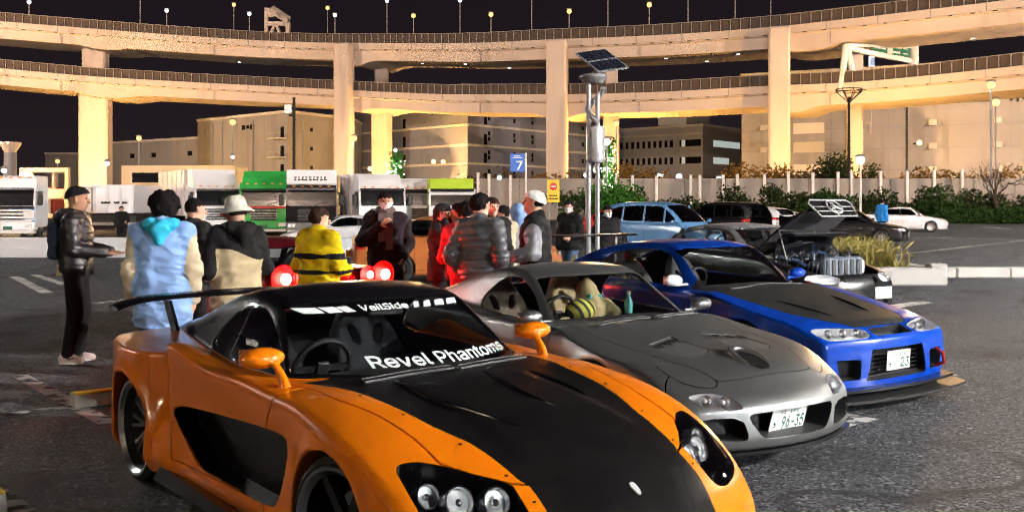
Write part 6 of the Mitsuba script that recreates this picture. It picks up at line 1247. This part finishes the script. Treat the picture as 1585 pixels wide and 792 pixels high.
lorry('lorry', 'black-fronted lorry carrying a white lettered board on its roof', pl(482, 47, -80), 'black_gloss', 'lorry_white', H=2.5, box_h=3.1, dtext=True, deflector=False, dark_front=True)
lorry('lorry', 'white tall-roofed lorry behind the man with the scarf', pl(592, 49, -70), 'lorry_white', 'lorry_white', L=7.5, H=2.5, box_h=3.1)
lorry('lorry', 'white lorry with a dark windscreen left of the lime lorry', pl(655, 52, -84), 'lorry_white', 'lorry_white', H=2.5, box_h=2.95)
lorry('lorry', 'lorry with a lime green tarpaulin body', pl(700, 50, -84), 'lorry_white', 'lorry_lime', H=2.15, box_h=2.9, deflector=True, cabmat='lorry_lime')
lorry('lorry', 'white lorry half hidden between the black-fronted lorry and the tall-roofed one', pl(545, 55, -84), 'lorry_white', 'lorry_white', H=2.5, box_h=3.0)
# tipper body and the orange-lit frame lorry
k = thing('tipper_lorry', 'pale tipper lorry body seen from behind beyond the bearded man', 'lorry'); M = pl(176, 50, 0)
part(k, 'tipper_body', MB().box((-1.0, 0, 1.15), (1.0, 4, 2.55), .03), 'lorry_white', M=M)
for i in range(4): part(k, 'side_rib', MB().box((-1.0 + i * .63, -.06, 1.2), (-.88 + i * .63, -.003, 2.5), .01), 'guard_white', M=M)
part(k, 'side_panel', MB().box((-2.1, .5, 1.2), (-1.01, 4, 2.5), .03), 'lorry_white', M=M)
for i in range(3): part(k, 'side_rib', MB().box((-2.0 + i * .35, .42, 1.25), (-1.9 + i * .35, .497, 2.45), .01), 'rail_grey', M=M)
part(k, 'chassis', MB().box((-2.0, .3, .55), (1.0, 6, 1.12)), 'black_plastic', M=M); part(k, 'under_bar', MB().box((-2.1, -.1, .55), (1.1, .1, .70), .02), 'rail_grey', M=M)
for x in (-1.7, .7): part(k, 'wheel', MB().lathe([(.01, -.12), (.25, -.12), (.46, -.13), (.48, -.05), (.48, .1), (.25, .12)], axis=0, c=(x, 1.0, .48), n=20), 'tyre_rubber', 30, M)
part(k, 'lettering', MB().box((-.6, -.064, 1.62), (-.15, -.061, 1.72)).box((.05, -.064, 1.62), (.3, -.061, 1.72)).box((.42, -.064, 1.62), (.7, -.061, 1.72)), 'pole_dark', M=M)
k = thing('frame_lorry', 'orange-lit open frame lorry behind the bearded man', 'lorry'); M = pl(68, 60, 0)
part(k, 'frame', MB().box((-1.45, 0, .8), (-1.2, .3, 3.75), .03).box((1.2, 0, .8), (1.45, .3, 3.75), .03).box((-1.19, 0, 3.45), (1.19, .3, 3.75), .03).box((-1.19, 0, 1.9), (1.19, .3, 2.5), .03).box((.45, 0, 2.51), (.62, .3, 3.44), .02), 'lorry_sodium_lit', M=M)
part(k, 'deck', MB().box((-1.5, -.3, .75), (1.5, 5, 1.0), .02), 'lorry_sodium_lit', M=M); part(k, 'load', MB().box((-1.0, .5, 1.01), (.3, 3, 2.6), .1), 'paint_red', M=M); part(k, 'bin', MB().box((-.3, -.25, 1.01), (.35, .2, 1.9), .05), 'lorry_pinkish', M=M)
for x in (-1.1, 1.1): part(k, 'wheel', MB().lathe([(.01, -.12), (.25, -.12), (.42, -.13), (.45, .1), (.25, .12)], axis=0, c=(x, 1.5, .45), n=20), 'tyre_rubber', 30, M)
k = thing('frame_lorry', 'yellow-lit pale lorry roof behind the white box lorry', 'lorry'); M = pl(225, 62, 0); part(k, 'box', MB().box((-1.5, 0, .9), (5.5, 3, 3.95), .05), 'lorry_sodium_lit', M=M); part(k, 'window', MB().box((-.8, -.03, 2.9), (.9, -.003, 3.5)), 'window_dark', M=M)
for x in (-1.0, 4): part(k, 'wheel', MB().lathe([(.01, -.12), (.25, -.12), (.42, -.13), (.45, .1), (.25, .12)], axis=0, c=(x, 1.0, .45), n=20), 'tyre_rubber', 30, M)
# ------------------------------------------------------------------ people
df('skin', (.50, .30, .21)); df('skin_dark', (.34, .19, .12)); df('hair_black', (.012, .010, .010)); df('hair_brown', (.03, .018, .012)); df('eye_dark', (.02, .015, .012)); df('lip', (.36, .14, .11))
def cloth(name, c, amp=.25, sheen=.3, rough=.85): return pr(name, mikit.proc(lambda p, n, uv: mi.Color3f(c) * (1 - amp + 2 * amp * fbm(p.x * 13, p.y * 13, p.z * 13, 3))), rough, sheen=sheen * .3, spec=.2)
for n_, c in (('cloth_black', (.007, .0062, .0068)), ('cloth_charcoal', (.013, .012, .013)), ('cloth_navy', (.018, .022, .04)), ('cloth_blue', (.20, .32, .56)), ('cloth_cyan', (.03, .36, .52)), ('cloth_beige', (.42, .35, .23)), ('cloth_sand', (.36, .29, .17)), ('cloth_yellow', (.52, .37, .004)), ('cloth_brown', (.03, .02, .014)), ('cloth_coat', (.014, .007, .009)), ('cloth_scarf', (.10, .075, .07)), ('cloth_white', (.66, .65, .62)), ('cloth_hat', (.56, .54, .44)), ('cloth_red', (.36, .02, .03)), ('cloth_grey', (.20, .20, .21)), ('cloth_brightblue', (.02, .18, .50)), ('cloth_jean', (.05, .08, .14))): cloth(n_, c)
pr('puffer_grey', (.055, .056, .062), .42, sheen=.4); pr('puffer_black', (.010, .008, .009), .45, sheen=.3); pr('leather_grey', (.16, .16, .17), .4); pr('shoe_white', (.55, .42, .40), .5); pr('shoe_black', (.015, .015, .015), .5)
df('mask_white', (.75, .76, .78)); df('mask_black', (.015, .015, .016))

def cone(x, y, z, a, b, ra, rb):
    ax, ay, az = a; dx, dy, dz = b[0] - ax, b[1] - ay, b[2] - az
    t = np.clip(((x - ax) * dx + (y - ay) * dy + (z - az) * dz) / (dx * dx + dy * dy + dz * dz + 1e-9), 0, 1)
    return np.sqrt((x - ax - t * dx) ** 2 + (y - ay - t * dy) ** 2 + (z - az - t * dz) ** 2) - (ra + (rb - ra) * t)
def blob(bones, k):
    def f(x, y, z):
        d = None
        for (a, b, ra, rb) in bones:
            c = cone(x, y, z, a, b, ra, rb); d = c if d is None else smin(d, c, k)
        return d
    return f
def box_of(bones, m=.06):
    P = np.array([q for (a, b, ra, rb) in bones for q in (np.array(a) - max(ra, rb), np.array(a) + max(ra, rb), np.array(b) - max(ra, rb), np.array(b) + max(ra, rb))]); return P.min(0) - m, P.max(0) + m
def hand_mesh(w, d, side, curl=.5, s=1.0, palm_dir=None):
    """a palm, four bent fingers of different lengths and a thumb; w: wrist, d: direction of the hand"""
    d = nrm(d); pn = nrm(palm_dir if palm_dir is not None else (0, -side, 0)); pn = nrm(pn - d * np.dot(pn, d)); t = np.cross(d, pn) * side
    B = lambda a, b, ra, rb: hull(np.vstack([ico(ra, a, 1).vertices, ico(rb, b, 1).vertices]))
    m = MB(); c0, c1 = w + d * .005, w + d * .085 * s
    m.add(*hull(np.vstack([ico(.022 * s, c0 + t * .012, 1).vertices, ico(.022 * s, c0 - t * .012, 1).vertices, ico(.014 * s, c1 + t * .030 * s, 1).vertices, ico(.014 * s, c1 - t * .030 * s, 1).vertices])))
    for i, L in enumerate((.068, .078, .072, .056)):
        q = c1 + t * (.030 - .02 * i) * s; dd = d; r = .0095 * s
        for j, f in enumerate((.45, .32, .23)):
            dd = nrm(dd + pn * curl * (.45 + .25 * j)); e = q + dd * L * f * s; m.add(*B(q, e, r, r * .9)); q, r = e, r * .9
    q = c0 + t * .026 * s + d * .02; dd = nrm(d * .7 + t * .75 + pn * .2); e = q + dd * .045 * s; m.add(*B(q, e, .012 * s, .011 * s)); m.add(*B(e, e + nrm(dd + d * .5 + pn * curl * .5) * .032 * s, .011 * s, .008 * s))
    return m
ARM = {'down': ((-.02, .137, .635), (.025, .135, .495)), 'fwd': ((.0, .150, .64), (.13, .115, .62)), 'pocket': ((-.06, .160, .64), (.015, .120, .545)), 'phone': ((.06, .125, .70), (.105, .04, .87)), 'chest': ((.01, .165, .66), (.125, .03, .77)), 'camera': ((.07, .13, .73), (.12, .03, .895)), 'out': ((.02, .14, .65), (.175, .07, .625))}
def person(label, x, y, deg, H=1.72, arms=('down', 'down'), top='cloth_black', bottom='cloth_black', shoe='shoe_black', sleeve=None, hem=.47, bulk=1.0, puff=0.0, hair='short', hair_mat='hair_black', skin='skin', hood=None, hat=None, mask=None, scarf=False, coat=False, bands=None, yoke=None, head=(0, 0), stride=.02, pack=False, belt=False, h=.0125, collar=None, group=None, stripe_front=None, hold=None, lean=0.0, glove=None):
    k = thing('person', label, 'person', group); M = place(x, y, 0, deg); S = H
    P = lambda a, b, c: np.array([a * S + lean * max(c - .5, 0), b * S, c * S])
    sh = .102; hipw = .052
    hipL, hipR = P(0, hipw, .52), P(0, -hipw, .52)
    J = {}
    for s_, an in ((1, arms[0]), (-1, arms[1])):
        e, w = ARM[an]; J[s_] = (P(0, s_ * sh, .805), P(e[0], s_ * e[1], e[2]), P(w[0], s_ * w[1], w[2]))
    legs = {s_: (P(0, s_ * hipw, .51), P(.015 + s_ * stride * .6, s_ * (hipw + .006), .285), P(-.02 + s_ * stride * 1.4, s_ * (hipw + .008), .045)) for s_ in (1, -1)}
    cx = lambda z: lean * max(z / S - .5, 0)
    torso = [(P(0, .036, .54), P(0, -.036, .54), .064 * S, .064 * S), (P(0, .02, .62), P(0, -.02, .62), .060 * S, .060 * S), (P(0, .045, .73), P(0, -.045, .73), .064 * S, .064 * S), (P(0, sh * .84, .80), P(0, -sh * .84, .80), .044 * S, .044 * S), (P(0, 0, .58), P(0, 0, .76), .062 * S, .066 * S)]
    yaw, pit = math.radians(head[0]), head[1]; hc = P(.012, 0, .925); R3 = trimesh.transformations.euler_matrix(0, math.radians(pit), yaw, 'sxyz')[:3, :3]
    hp = lambda a, b, c: hc + R3 @ (np.array([a, b, c]) * S / 1.72)
    u = S / 1.72
    headb = [(hp(-.022, 0, .028), hp(.004, 0, .026), .083 * u, .080 * u), (hp(.02, 0, -.02), hp(.03, 0, -.062), .062 * u, .046 * u), (hp(.052, .0, -.075), hp(.052, 0, -.075), .028 * u, .028 * u)]
    neck = [(P(-.012, 0, .82), hp(-.015, 0, -.04), .040 * S, .035 * S)]
    body = torso + neck + headb
    for s_ in (1, -1):
        a, b, c = J[s_]; l = legs[s_]; body += [(a, b, .030 * S, .024 * S), (b, c, .024 * S, .017 * S), (l[0], l[1], .048 * S, .034 * S), (l[1], l[2], .033 * S, .022 * S)]
    fb_ = blob(body, .03)
    def skinf(X, Y, Z):
        f = fb_(X, Y, Z)
        for (a, b, ra, rb) in ((hp(.080, 0, .012), hp(.104, 0, -.022), .010 * u, .0155 * u), (hp(.072, .03, .032), hp(.074, -.03, .032), .012 * u, .012 * u), (hp(.078, .014, -.055), hp(.078, -.014, -.055), .011 * u, .011 * u)): f = smin(f, cone(X, Y, Z, a, b, ra, rb), .016)
        for s_ in (1, -1):
            f = smax(f, -cone(X, Y, Z, hp(.090, s_ * .034, .012), hp(.090, s_ * .030, .010), .014 * u, .014 * u), .014)
            f = smin(f, cone(X, Y, Z, hp(-.008, s_ * .080, .018), hp(-.002, s_ * .079, -.018), .016 * u, .011 * u), .008)
        return f
    lo, hi = box_of(body, .04); s = Shell.of(skinf, lo, hi, h, 2); parts = [(s.V, s.F)]
    hm = MB().add(s.V, s.F)
    for s_ in (1, -1):
        a, b, c = J[s_]; d = nrm(c - b); an = arms[0 if s_ > 0 else 1]; hmm = hand_mesh(c, d, s_, .25 if an == 'out' else .55, u, (0, 0, 1) if an == 'out' else None).mesh(); hm.tm(hmm)
    put(k, hm, skin, True, M); labels[k]['label'] = label
    for s_ in (1, -1):
        part(k, 'eye', ico(.0095 * u, hp(.079, s_ * .032, .012), 1), 'eye_dark', True, M)
    if not mask: part(k, 'mouth', ico(.018 * u, hp(.083, 0, -.053), 1, (.35, 1, .22)) if False else MB().tube([hp(.0865, .02, -.053), hp(.0905, 0, -.054), hp(.0865, -.02, -.053)], [.003, .006, .003], 5), 'lip', True, M)
    # clothes: the body again, fuller
    bt = .012 * bulk * 1.6
    tb = [(a, b, ra + bt, rb + bt) for (a, b, ra, rb) in torso] + [(P(0, .040, .56), P(0, .044, .73), .062 * S + bt, .064 * S + bt), (P(0, -.040, .56), P(0, -.044, .73), .062 * S + bt, .064 * S + bt)] + [(P(-.01, 0, .80), P(-.012, 0, .845), .055 * S, .045 * S)]
    ab = {s_: [(J[s_][0], J[s_][1], .030 * S + bt * 1.2, .026 * S + bt), (J[s_][1], J[s_][2] + (J[s_][1] - J[s_][2]) * .06, .027 * S + bt, .020 * S + bt * .8)] for s_ in (1, -1)}
    low = hem * S
    if coat or hem < .5: tb += [(P(0, .035, .55), P(0, .04, hem + .03), .066 * S + bt, .076 * S + bt), (P(0, -.035, .55), P(0, -.04, hem + .03), .066 * S + bt, .076 * S + bt)]
    fT = blob(tb, .05); fA = blob(ab[1] + ab[-1], .03); seed = (x * 3.7 + y * 1.3) % 10
    def fold(X, Y, Z):
        q = np.stack(np.broadcast_arrays(X * 13 + seed + Z * 2, Y * 13 - Z * 3, Z * 4.5), -1); n1 = meshkit.noise(q); n2 = meshkit.noise(np.stack(np.broadcast_arrays(X * 9 + Z * 11, Y * 9 - Z * 6, Z * 13 + seed), -1))
        r = .024 * (n1 - .5) + .018 * (.5 - np.abs(n2 - .5) * 2)
        if puff: r = r * .4 + puff * (np.abs(np.sin(Z * PI / .085 + .6 * np.sin(X * 5 + Y * 3))) ** .6 - .6)
        return r
    def jack(X, Y, Z): return smax(smin(fT(X, Y, Z), fA(X, Y, Z), .035) - fold(X, Y, Z), low - Z + .012 * np.sin(9 * X + 7 * Y), .02)
    lo, hi = box_of(tb + ab[1] + ab[-1], .06); lo[2] = low - .04
    s = Shell.of(jack, lo, hi, h, 1)
    if sleeve:
        sl = s.cut(lambda q: fA(*q.V.T) - fT(*q.V.T) + .012)
        for s_ in (1, -1):
            a_ = Shell(sl.V, sl.F, sl.N).split(-s_ * sl.V[:, 1])[0]
            if len(a_.F): part(k, 'sleeve', a_.out(), sleeve, M=M)
    if yoke:
        yk = s.cut(lambda q: (.715 + .03 * np.sin(q.V[:, 1] * 9)) * S - q.V[:, 2]); part(k, 'yoke', yk.out(), yoke, M=M)
    if bands:
        for (z0, z1, m_) in bands:
            b_ = s.cut(lambda q: np.maximum(z0 * S - q.V[:, 2], q.V[:, 2] - z1 * S) + .018 * np.sin(q.V[:, 1] * 17 + z0 * 40) * np.sign(q.V[:, 2] - (z0 + z1) / 2 * S) * 0 + .022 * np.maximum(0, np.sin(q.V[:, 1] * 15 + z0 * 60) - .5) - .0); part(k, 'band', b_.out(), m_, M=M) if len(b_.F) else None
    if stripe_front:
        b_ = s.cut(lambda q: np.maximum(np.abs(q.V[:, 1] - .0) - .03, .03 - q.V[:, 0])); part(k, 'front_stripe', b_.out(), stripe_front, M=M) if len(b_.F) else None
    part(k, 'coat' if coat else 'jacket', s.out(), top, M=M)
    # trousers and shoes
    tr = [(P(0, .03, .53), P(0, -.03, .53), .070 * S, .070 * S)]
    for s_ in (1, -1): l = legs[s_]; tr += [(l[0], l[1], .056 * S, .043 * S), (l[1], l[2] + [0, 0, .01], .043 * S, .033 * S)]
    ft = blob(tr, .03); lo, hi = box_of(tr, .04); s = Shell.of(lambda X, Y, Z: ft(X, Y, Z) - .6 * fold(X, Y, Z) * (puff == 0), lo, hi, h * 1.25, 1); part(k, 'trousers', s.out(), bottom, M=M)
    for s_ in (1, -1):
        c = legs[s_][2]; f = lambda X, Y, Z: smax(smin(cone(X, Y, Z, (c[0] - .03, c[1], .055), (c[0] + .13 * u, c[1] + s_ * .012, .035), .045 * u, .036 * u), cone(X, Y, Z, (c[0] - .02, c[1], .06), (c[0] - .015, c[1], .12), .045 * u, .042 * u), .03), .004 - Z, .01)
        q = Shell.of(f, (c[0] - .12, c[1] - .09, -.01), (c[0] + .22, c[1] + .1, .19), .012, 2); kk = part(k, 'shoe', q.out(), shoe, M=M)
        part(kk, 'sole', MB().prism(rnd([(c[0] - .075, c[1] - .04), (c[0] + .10, c[1] - .045), (c[0] + .172, c[1] + s_ * .012), (c[0] + .10, c[1] + .05), (c[0] - .075, c[1] + .04)], 2), .002, .026), 'cloth_white' if shoe == 'shoe_white' else 'shoe_black', M=M)
        if shoe == 'shoe_white': part(kk, 'side_mark', MB().tube([(c[0] - .01, c[1] - .047, .085), (c[0] + .03, c[1] - .052, .052), (c[0] + .09, c[1] - .046, .075)], [.004, .008, .003], 5), 'cloth_black', M=M)
    # hair, hats
    hd = blob(headb[:2], .02); Ri = R3.T
    def hl(V): return (V - hc) @ R3 / u          # head's own coordinates
    if hair:
        off = dict(short=.013, buzz=.004, long=.032, bun=.014)[hair]
        def hf(X, Y, Z): q = np.stack(np.broadcast_arrays(X * 28, Y * 28, Z * 14), -1); return hd(X, Y, Z) - off * u - dict(short=.022, buzz=.003, long=.040, bun=.018)[hair] * (meshkit.noise(q + seed) - .4)
        s = Shell.of(hf, hc - .15, hc + .16, .0105, 1); q = hl(s.V)
        line = {'short': -.062, 'buzz': -.058, 'long': -.10, 'bun': -.05}[hair]; fr = .05 if hair != 'long' else .03
        g = line + (fr - line) * sstep(-.045, .035 if hair != 'long' else .06, q[:, 0]) + .012 * np.sin(q[:, 1] * 120) - q[:, 2]
        if hat: g = np.maximum(np.maximum(g, q[:, 2] - .030), -.035 - q[:, 2])
        s = s.split(g)[0]; part(k, 'hair', s.rim(.01).out(), hair_mat, M=M)
        if hair == 'bun': part(k, 'hair_bun', ico(.04 * u, hp(-.09, 0, .06), 2), hair_mat, True, M)
    if hat == 'beanie' or (isinstance(hat, tuple) and hat[0] == 'beanie'):
        s = Shell.of(lambda X, Y, Z: hd(X, Y, Z) - .017 * u - .004 * np.sin(Y * 200) - .02 * np.maximum(Z - hc[2] - .06, 0), hc - .15, hc + .19, .011, 1); q = hl(s.V); s = s.split(.038 - .25 * q[:, 0] * 0 + .30 * q[:, 0] - q[:, 2])[0]; kk = part(k, 'beanie', s.rim(.012).out(), hat[1], M=M)
        e = Shell.of(lambda X, Y, Z: hd(X, Y, Z) - .024 * u, hc - .15, hc + .19, .011, 1); q = hl(e.V); e = e.split(np.abs(q[:, 2] - .056 - .30 * q[:, 0]) - .020)[0]; part(kk, 'fold', e.rim(.012).out(), hat[1], M=M)
    if isinstance(hat, tuple) and hat[0] == 'bucket':
        m = MB().lathe([(.001, .148), (.06, .145), (.083, .125), (.096, .062), (.10, .048), (.155, -.005), (.150, -.01), (.096, .040)], n=28).mesh(); m.vertices *= u; m.vertices[:, 0] -= .012; m.vertices = m.vertices @ R3.T + hc; m.vertices += .004 * (meshkit.noise(m.vertices * 30)[:, None] - .5); part(k, 'bucket_hat', m, hat[1], 35, M)
    if hood == 'up' or (isinstance(hood, tuple) and hood[0] == 'up'):
        s = Shell.of(lambda X, Y, Z: smin(hd(X, Y, Z) - .030 * u, cone(X, Y, Z, hp(-.03, 0, -.04), P(-.03, 0, .83), .085 * u, .095 * u), .04) - .5 * fold(X, Y, Z), hc - [.2, .2, .3], hc + .2, .014, 1); q = hl(s.V); s = s.split(q[:, 0] - .060 - .15 * np.abs(q[:, 2]))[0]; part(k, 'hood', s.rim(.015).out(), hood[1] if isinstance(hood, tuple) else top, M=M)
    elif isinstance(hood, tuple):
        hb = [(P(-.055, .05, .845), P(-.082, 0, .825), .05, .062), (P(-.055, -.05, .845), P(-.082, 0, .825), .05, .062), (P(0, .062, .855), P(-.055, .05, .85), .034, .045), (P(0, -.062, .855), P(-.055, -.05, .85), .034, .045), (P(-.082, 0, .82), P(-.082, 0, .77), .066, .035), (P(.035, .035, .815), P(-.01, .06, .835), .022, .03), (P(.035, -.035, .815), P(-.01, -.06, .835), .022, .03)]
        fh = blob(hb, .03); lo, hi = box_of(hb, .03); s = Shell.of(lambda X, Y, Z: fh(X, Y, Z) - .9 * fold(X, Y, Z), lo, hi, .0125, 1); part(k, 'hood', s.out(), hood[1], M=M)
    if mask:
        s = Shell.of(lambda X, Y, Z: hd(X, Y, Z) - .012 * u, hc - .15, hc + .15, .011, 1); q = hl(s.V); s = s.split(np.maximum.reduce([np.abs(q[:, 2] + .05) - .045, .012 - q[:, 0]]))[0]; part(k, 'face_mask', s.rim(.008).out(), mask, M=M)
    if collar:
        m = MB().lathe([(.060, -.02), (.072, .0), (.066, .055), (.056, .055), (.054, .0)], P(-.012, 0, .842), n=20); part(k, 'collar', m, collar, 35, M)
    if scarf:
        a_ = np.linspace(0, 2 * PI, 21); rg = np.random.default_rng(3); m = MB().tube(np.stack([P(.0, 0, .85)[0] + .078 * np.cos(a_), .082 * np.sin(a_), (.866 * S + .012 * np.cos(a_) * -1 + .01 * np.sin(3 * a_))], 1), .048, 10, False); part(k, 'scarf', m, 'cloth_scarf', True, M)
        for yy, z1 in ((.05, .60), (-.045, .655)): part(k, 'scarf_end', MB().add(*hull([(xx, yy + dy, z) for (z, x0) in ((.85 * S, .11), (.78 * S, .185), (z1 * S, .185)) for xx in (x0, x0 + .022) for dy in (-.045, .045)])), 'cloth_scarf', M=M)
    if pack:
        f = lambda X, Y, Z: smax(smax(np.abs(X - P(-.105, 0, .7)[0]) - .065, np.abs(Y) - .135, .05), np.abs(Z - .69 * S) - .20, .06) - .012 * np.sin(Z * 40) * .4
        s = Shell.of(f, (-.34, -.22, .45 * S), (-.02, .22, .88 * S), .014, 1); part(k, 'backpack', s.out(), 'cloth_navy', M=M)
        for s_ in (1, -1): part(k, 'strap', MB().tube([P(-.05, s_ * .06, .845), P(.055, s_ * .068, .80), P(.07, s_ * .075, .70), P(.0, s_ * .095, .62)], .016, 6), 'cloth_navy', M=M)
    if belt:
        m = MB().lathe([(.155, -.02), (.165, 0), (.155, .035)], P(0, 0, .535), n=24).mesh(); part(k, 'belt', m, 'cloth_black', M=M)
        for (bx_, by_, m_) in ((.10, -.13, 'cloth_black'), (-.02, -.175, 'cloth_charcoal'), (-.12, -.12, 'cloth_sand'), (.12, .10, 'cloth_black')): part(k, 'pouch', MB().box(P(0, 0, .51) + [bx_ - .04, by_ - .03, -.03], P(0, 0, .51) + [bx_ + .04, by_ + .03, .09], .012), m_, M=M)
    if hold:
        c = J[-1][2] + nrm(J[-1][2] - J[-1][1]) * .07; part(k, hold, MB().obox(c + [.02, .03, .02], (.012, .075, .15) if hold == 'phone' else (.09, .12, .08), ch=.004), 'black_gloss', M=M)
    return k
wx = lambda u, Y: (u - 792.5) / FX * Y
person('man in dark beanie and black puffer with a backpack, holding out a hand', wx(118, 10.65), 10.65, 8, 1.85, ('out', 'out'), 'puffer_black', 'cloth_black', 'shoe_white', hem=.515, bulk=1.1, puff=.007, hair=None, hat=('beanie', 'cloth_black'), hood=('down', 'puffer_black'), pack=True, belt=True, head=(0, 2), skin='skin_dark', h=.0115, collar='cloth_white', stride=.01)
person('person in a light blue jacket with cream sleeves and cyan hood, back to the camera', wx(252, 8.4), 8.4, 98, 1.77, ('down', 'down'), 'cloth_blue', 'cloth_charcoal', sleeve='cloth_beige', hem=.37, bulk=1.55, hair='long', hood=('down', 'cloth_cyan'), head=(42, 2), h=.012)
person('man with cropped hair in black between the light blue jacket and the bucket hat', wx(300, 9.8), 9.8, 48, 1.74, ('fwd', 'fwd'), 'cloth_charcoal', 'cloth_black', bulk=1.5, hair='buzz', head=(-10, 5), hem=.45)
person('person in a pale bucket hat and black and sand coloured jacket', wx(366, 8.9), 8.9, 128, 1.72, ('fwd', 'fwd'), 'cloth_sand', 'cloth_brown', bulk=1.5, hair='short', hat=('bucket', 'cloth_hat'), yoke='cloth_black', sleeve='cloth_black', hood=('down', 'cloth_black'), head=(20, 10), hem=.42, h=.012)
person('man in a yellow and black striped jacket seen from behind', wx(493, 9.9), 9.9, 62, 1.64, ('fwd', 'fwd'), 'cloth_yellow', 'cloth_black', bulk=1.5, bands=[(.69, .725, 'cloth_black'), (.60, .625, 'cloth_black'), (.51, .525, 'cloth_black')], collar='cloth_black', hair='short', hair_mat='hair_brown', head=(-35, 4), hem=.47, h=.012)
person('man in a long dark coat and scarf wearing a white face mask', wx(597, 12.8), 12.8, -84, 1.82, ('pocket', 'chest'), 'cloth_coat', 'cloth_black', bulk=1.4, coat=True, hem=.30, hair='short', scarf=True, mask='mask_white', head=(6, 0), h=.0125)
person('person in a black hooded coat holding a camera to the face', wx(684, 12.2), 12.2, -15, 1.66, ('pocket', 'camera'), 'cloth_charcoal', 'cloth_black', bulk=1.4, hood='up', hem=.45, hold='camera', h=.014)
person('person in a black jacket with red stripe raising a phone', wx(713, 11.6), 11.6, 172, 1.68, ('phone', 'phone'), 'cloth_black', 'cloth_black', bulk=1.3, hair='short', stripe_front='cloth_red', hold='phone', hem=.47, h=.014)
person('person in red trousers behind the grey puffer jacket', wx(722, 11.0), 11.0, 75, 1.70, ('fwd', 'fwd'), 'cloth_red', 'cloth_red', bulk=1.2, hair='short', hem=.5, h=.014)
person('man with dark hair in a shiny grey puffer jacket seen from behind', wx(743, 10.3), 10.3, 66, 1.78, ('pocket', 'pocket'), 'puffer_grey', 'cloth_black', bulk=1.5, puff=.014, hair='short', collar='puffer_grey', head=(-22, 0), hem=.50, h=.0115)
person('person with brown hair facing the grey puffer jacket', wx(760, 12.2), 12.2, -60, 1.75, ('down', 'down'), 'cloth_charcoal', 'cloth_black', bulk=1.3, hair='short', hair_mat='hair_brown', h=.015)
person('person in a pale yellow hooded top looking down', wx(779, 13.4), 13.4, 195, 1.64, ('fwd', 'fwd'), 'cloth_beige', 'cloth_charcoal', bulk=1.5, hair='bun', hood=('down', 'cloth_beige'), head=(0, 16), h=.015)
person('person with a pale blue hood up behind the man in the white beanie', wx(803, 13.8), 13.8, 120, 1.66, ('down', 'down'), 'cloth_grey', 'cloth_charcoal', bulk=1.4, hair=None, hood=('up', 'cloth_blue'), h=.015)
person('man in a white beanie and black jacket with grey leather sleeves facing left', wx(829, 10.6), 10.6, 172, 1.81, ('fwd', 'down'), 'cloth_black', 'cloth_black', sleeve='leather_grey', bulk=1.5, hair='buzz', hat=('beanie', 'cloth_white'), stripe_front='cloth_red', head=(0, -8), hem=.46, h=.012)
person('person in black with a white face mask walking by the yellow sign', wx(882, 18.5), 18.5, -130, 1.72, ('fwd', 'down'), 'cloth_black', 'cloth_jean', bulk=1.4, hair='short', mask='mask_white', stride=.07, h=.02)
person('person in black standing just right of the solar light', wx(940, 19.0), 19.0, -70, 1.62, ('down', 'pocket'), 'cloth_black', 'cloth_black', bulk=1.5, hair='short', mask='mask_white', h=.02)
person('person in a bright blue jacket beside the black saloon', wx(1365, 44), 44, 30, 1.84, ('down', 'down'), 'cloth_brightblue', 'cloth_charcoal', bulk=1.5, hair='short', h=.03)
person('lorry driver in black beside the tipper lorry', wx(188, 38), 38, -70, 1.55, ('fwd', 'down'), 'cloth_black', 'cloth_black', bulk=1.4, hair='short', h=.03)
# ------------------------------------------------------------------ loose things
pr('plush_yellow', (.55, .50, .08), .9); pr('plush_cream', (.55, .42, .22), .9); pr('teal_plastic', (.10, .42, .42), .35)
k = thing('cushion', 'small yellow and black cushion behind the windscreen of the gunmetal coupe', 'cushion')
f = lambda x, y, z: np.sqrt(((x + 1.02) / .10) ** 2 + ((y + .16) / .13) ** 2 + ((z - .845) / .085) ** 2) * .09 - .09
s = Shell.of(f, (-1.16, -.33, .74), (-.88, .02, .96), .016); b_ = s.cut(lambda q: .02 - np.abs(np.mod(q.V[:, 1] + q.V[:, 2] * .6, .07) - .035)); part(k, 'cover', s.out(), 'plush_yellow', M=MS); part(k, 'stripe', b_.out(), 'seat_black', M=MS)
k = thing('soft_toy', 'cream coloured soft toy propped on the passenger side of the gunmetal coupe', 'soft toy')
f = blob([((-1.16, .06, .82), (-1.2, .05, .96), .13, .09), ((-1.2, .05, .98), (-1.2, .05, 1.06), .05, .015), ((-1.08, .16, .86), (-1.02, .20, .80), .05, .05)], .05); s = Shell.of(f, (-1.4, -.15, .62), (-.92, .32, 1.12), .016); part(k, 'body', s.out(), 'plush_cream', M=MS)
for y in (.0, .10): part(k, 'eye', ico(.022, (-1.098, y, .93), 1), 'teal_plastic', True, MS)
k = thing('bottle', 'small teal bottle standing on the dashboard of the gunmetal coupe', 'bottle'); part(k, 'body', MB().lathe([(.001, 0), (.03, 0), (.032, .02), (.032, .10), (.014, .13), (.014, .15), (.001, .15)], (-.93, .26, .80), n=14), 'teal_plastic', 40, MS); part(k, 'cap', MB().lathe([(.016, .15), (.016, .175), (.001, .175)], (-.93, .26, .80), n=12), 'white_plastic', 40, MS)
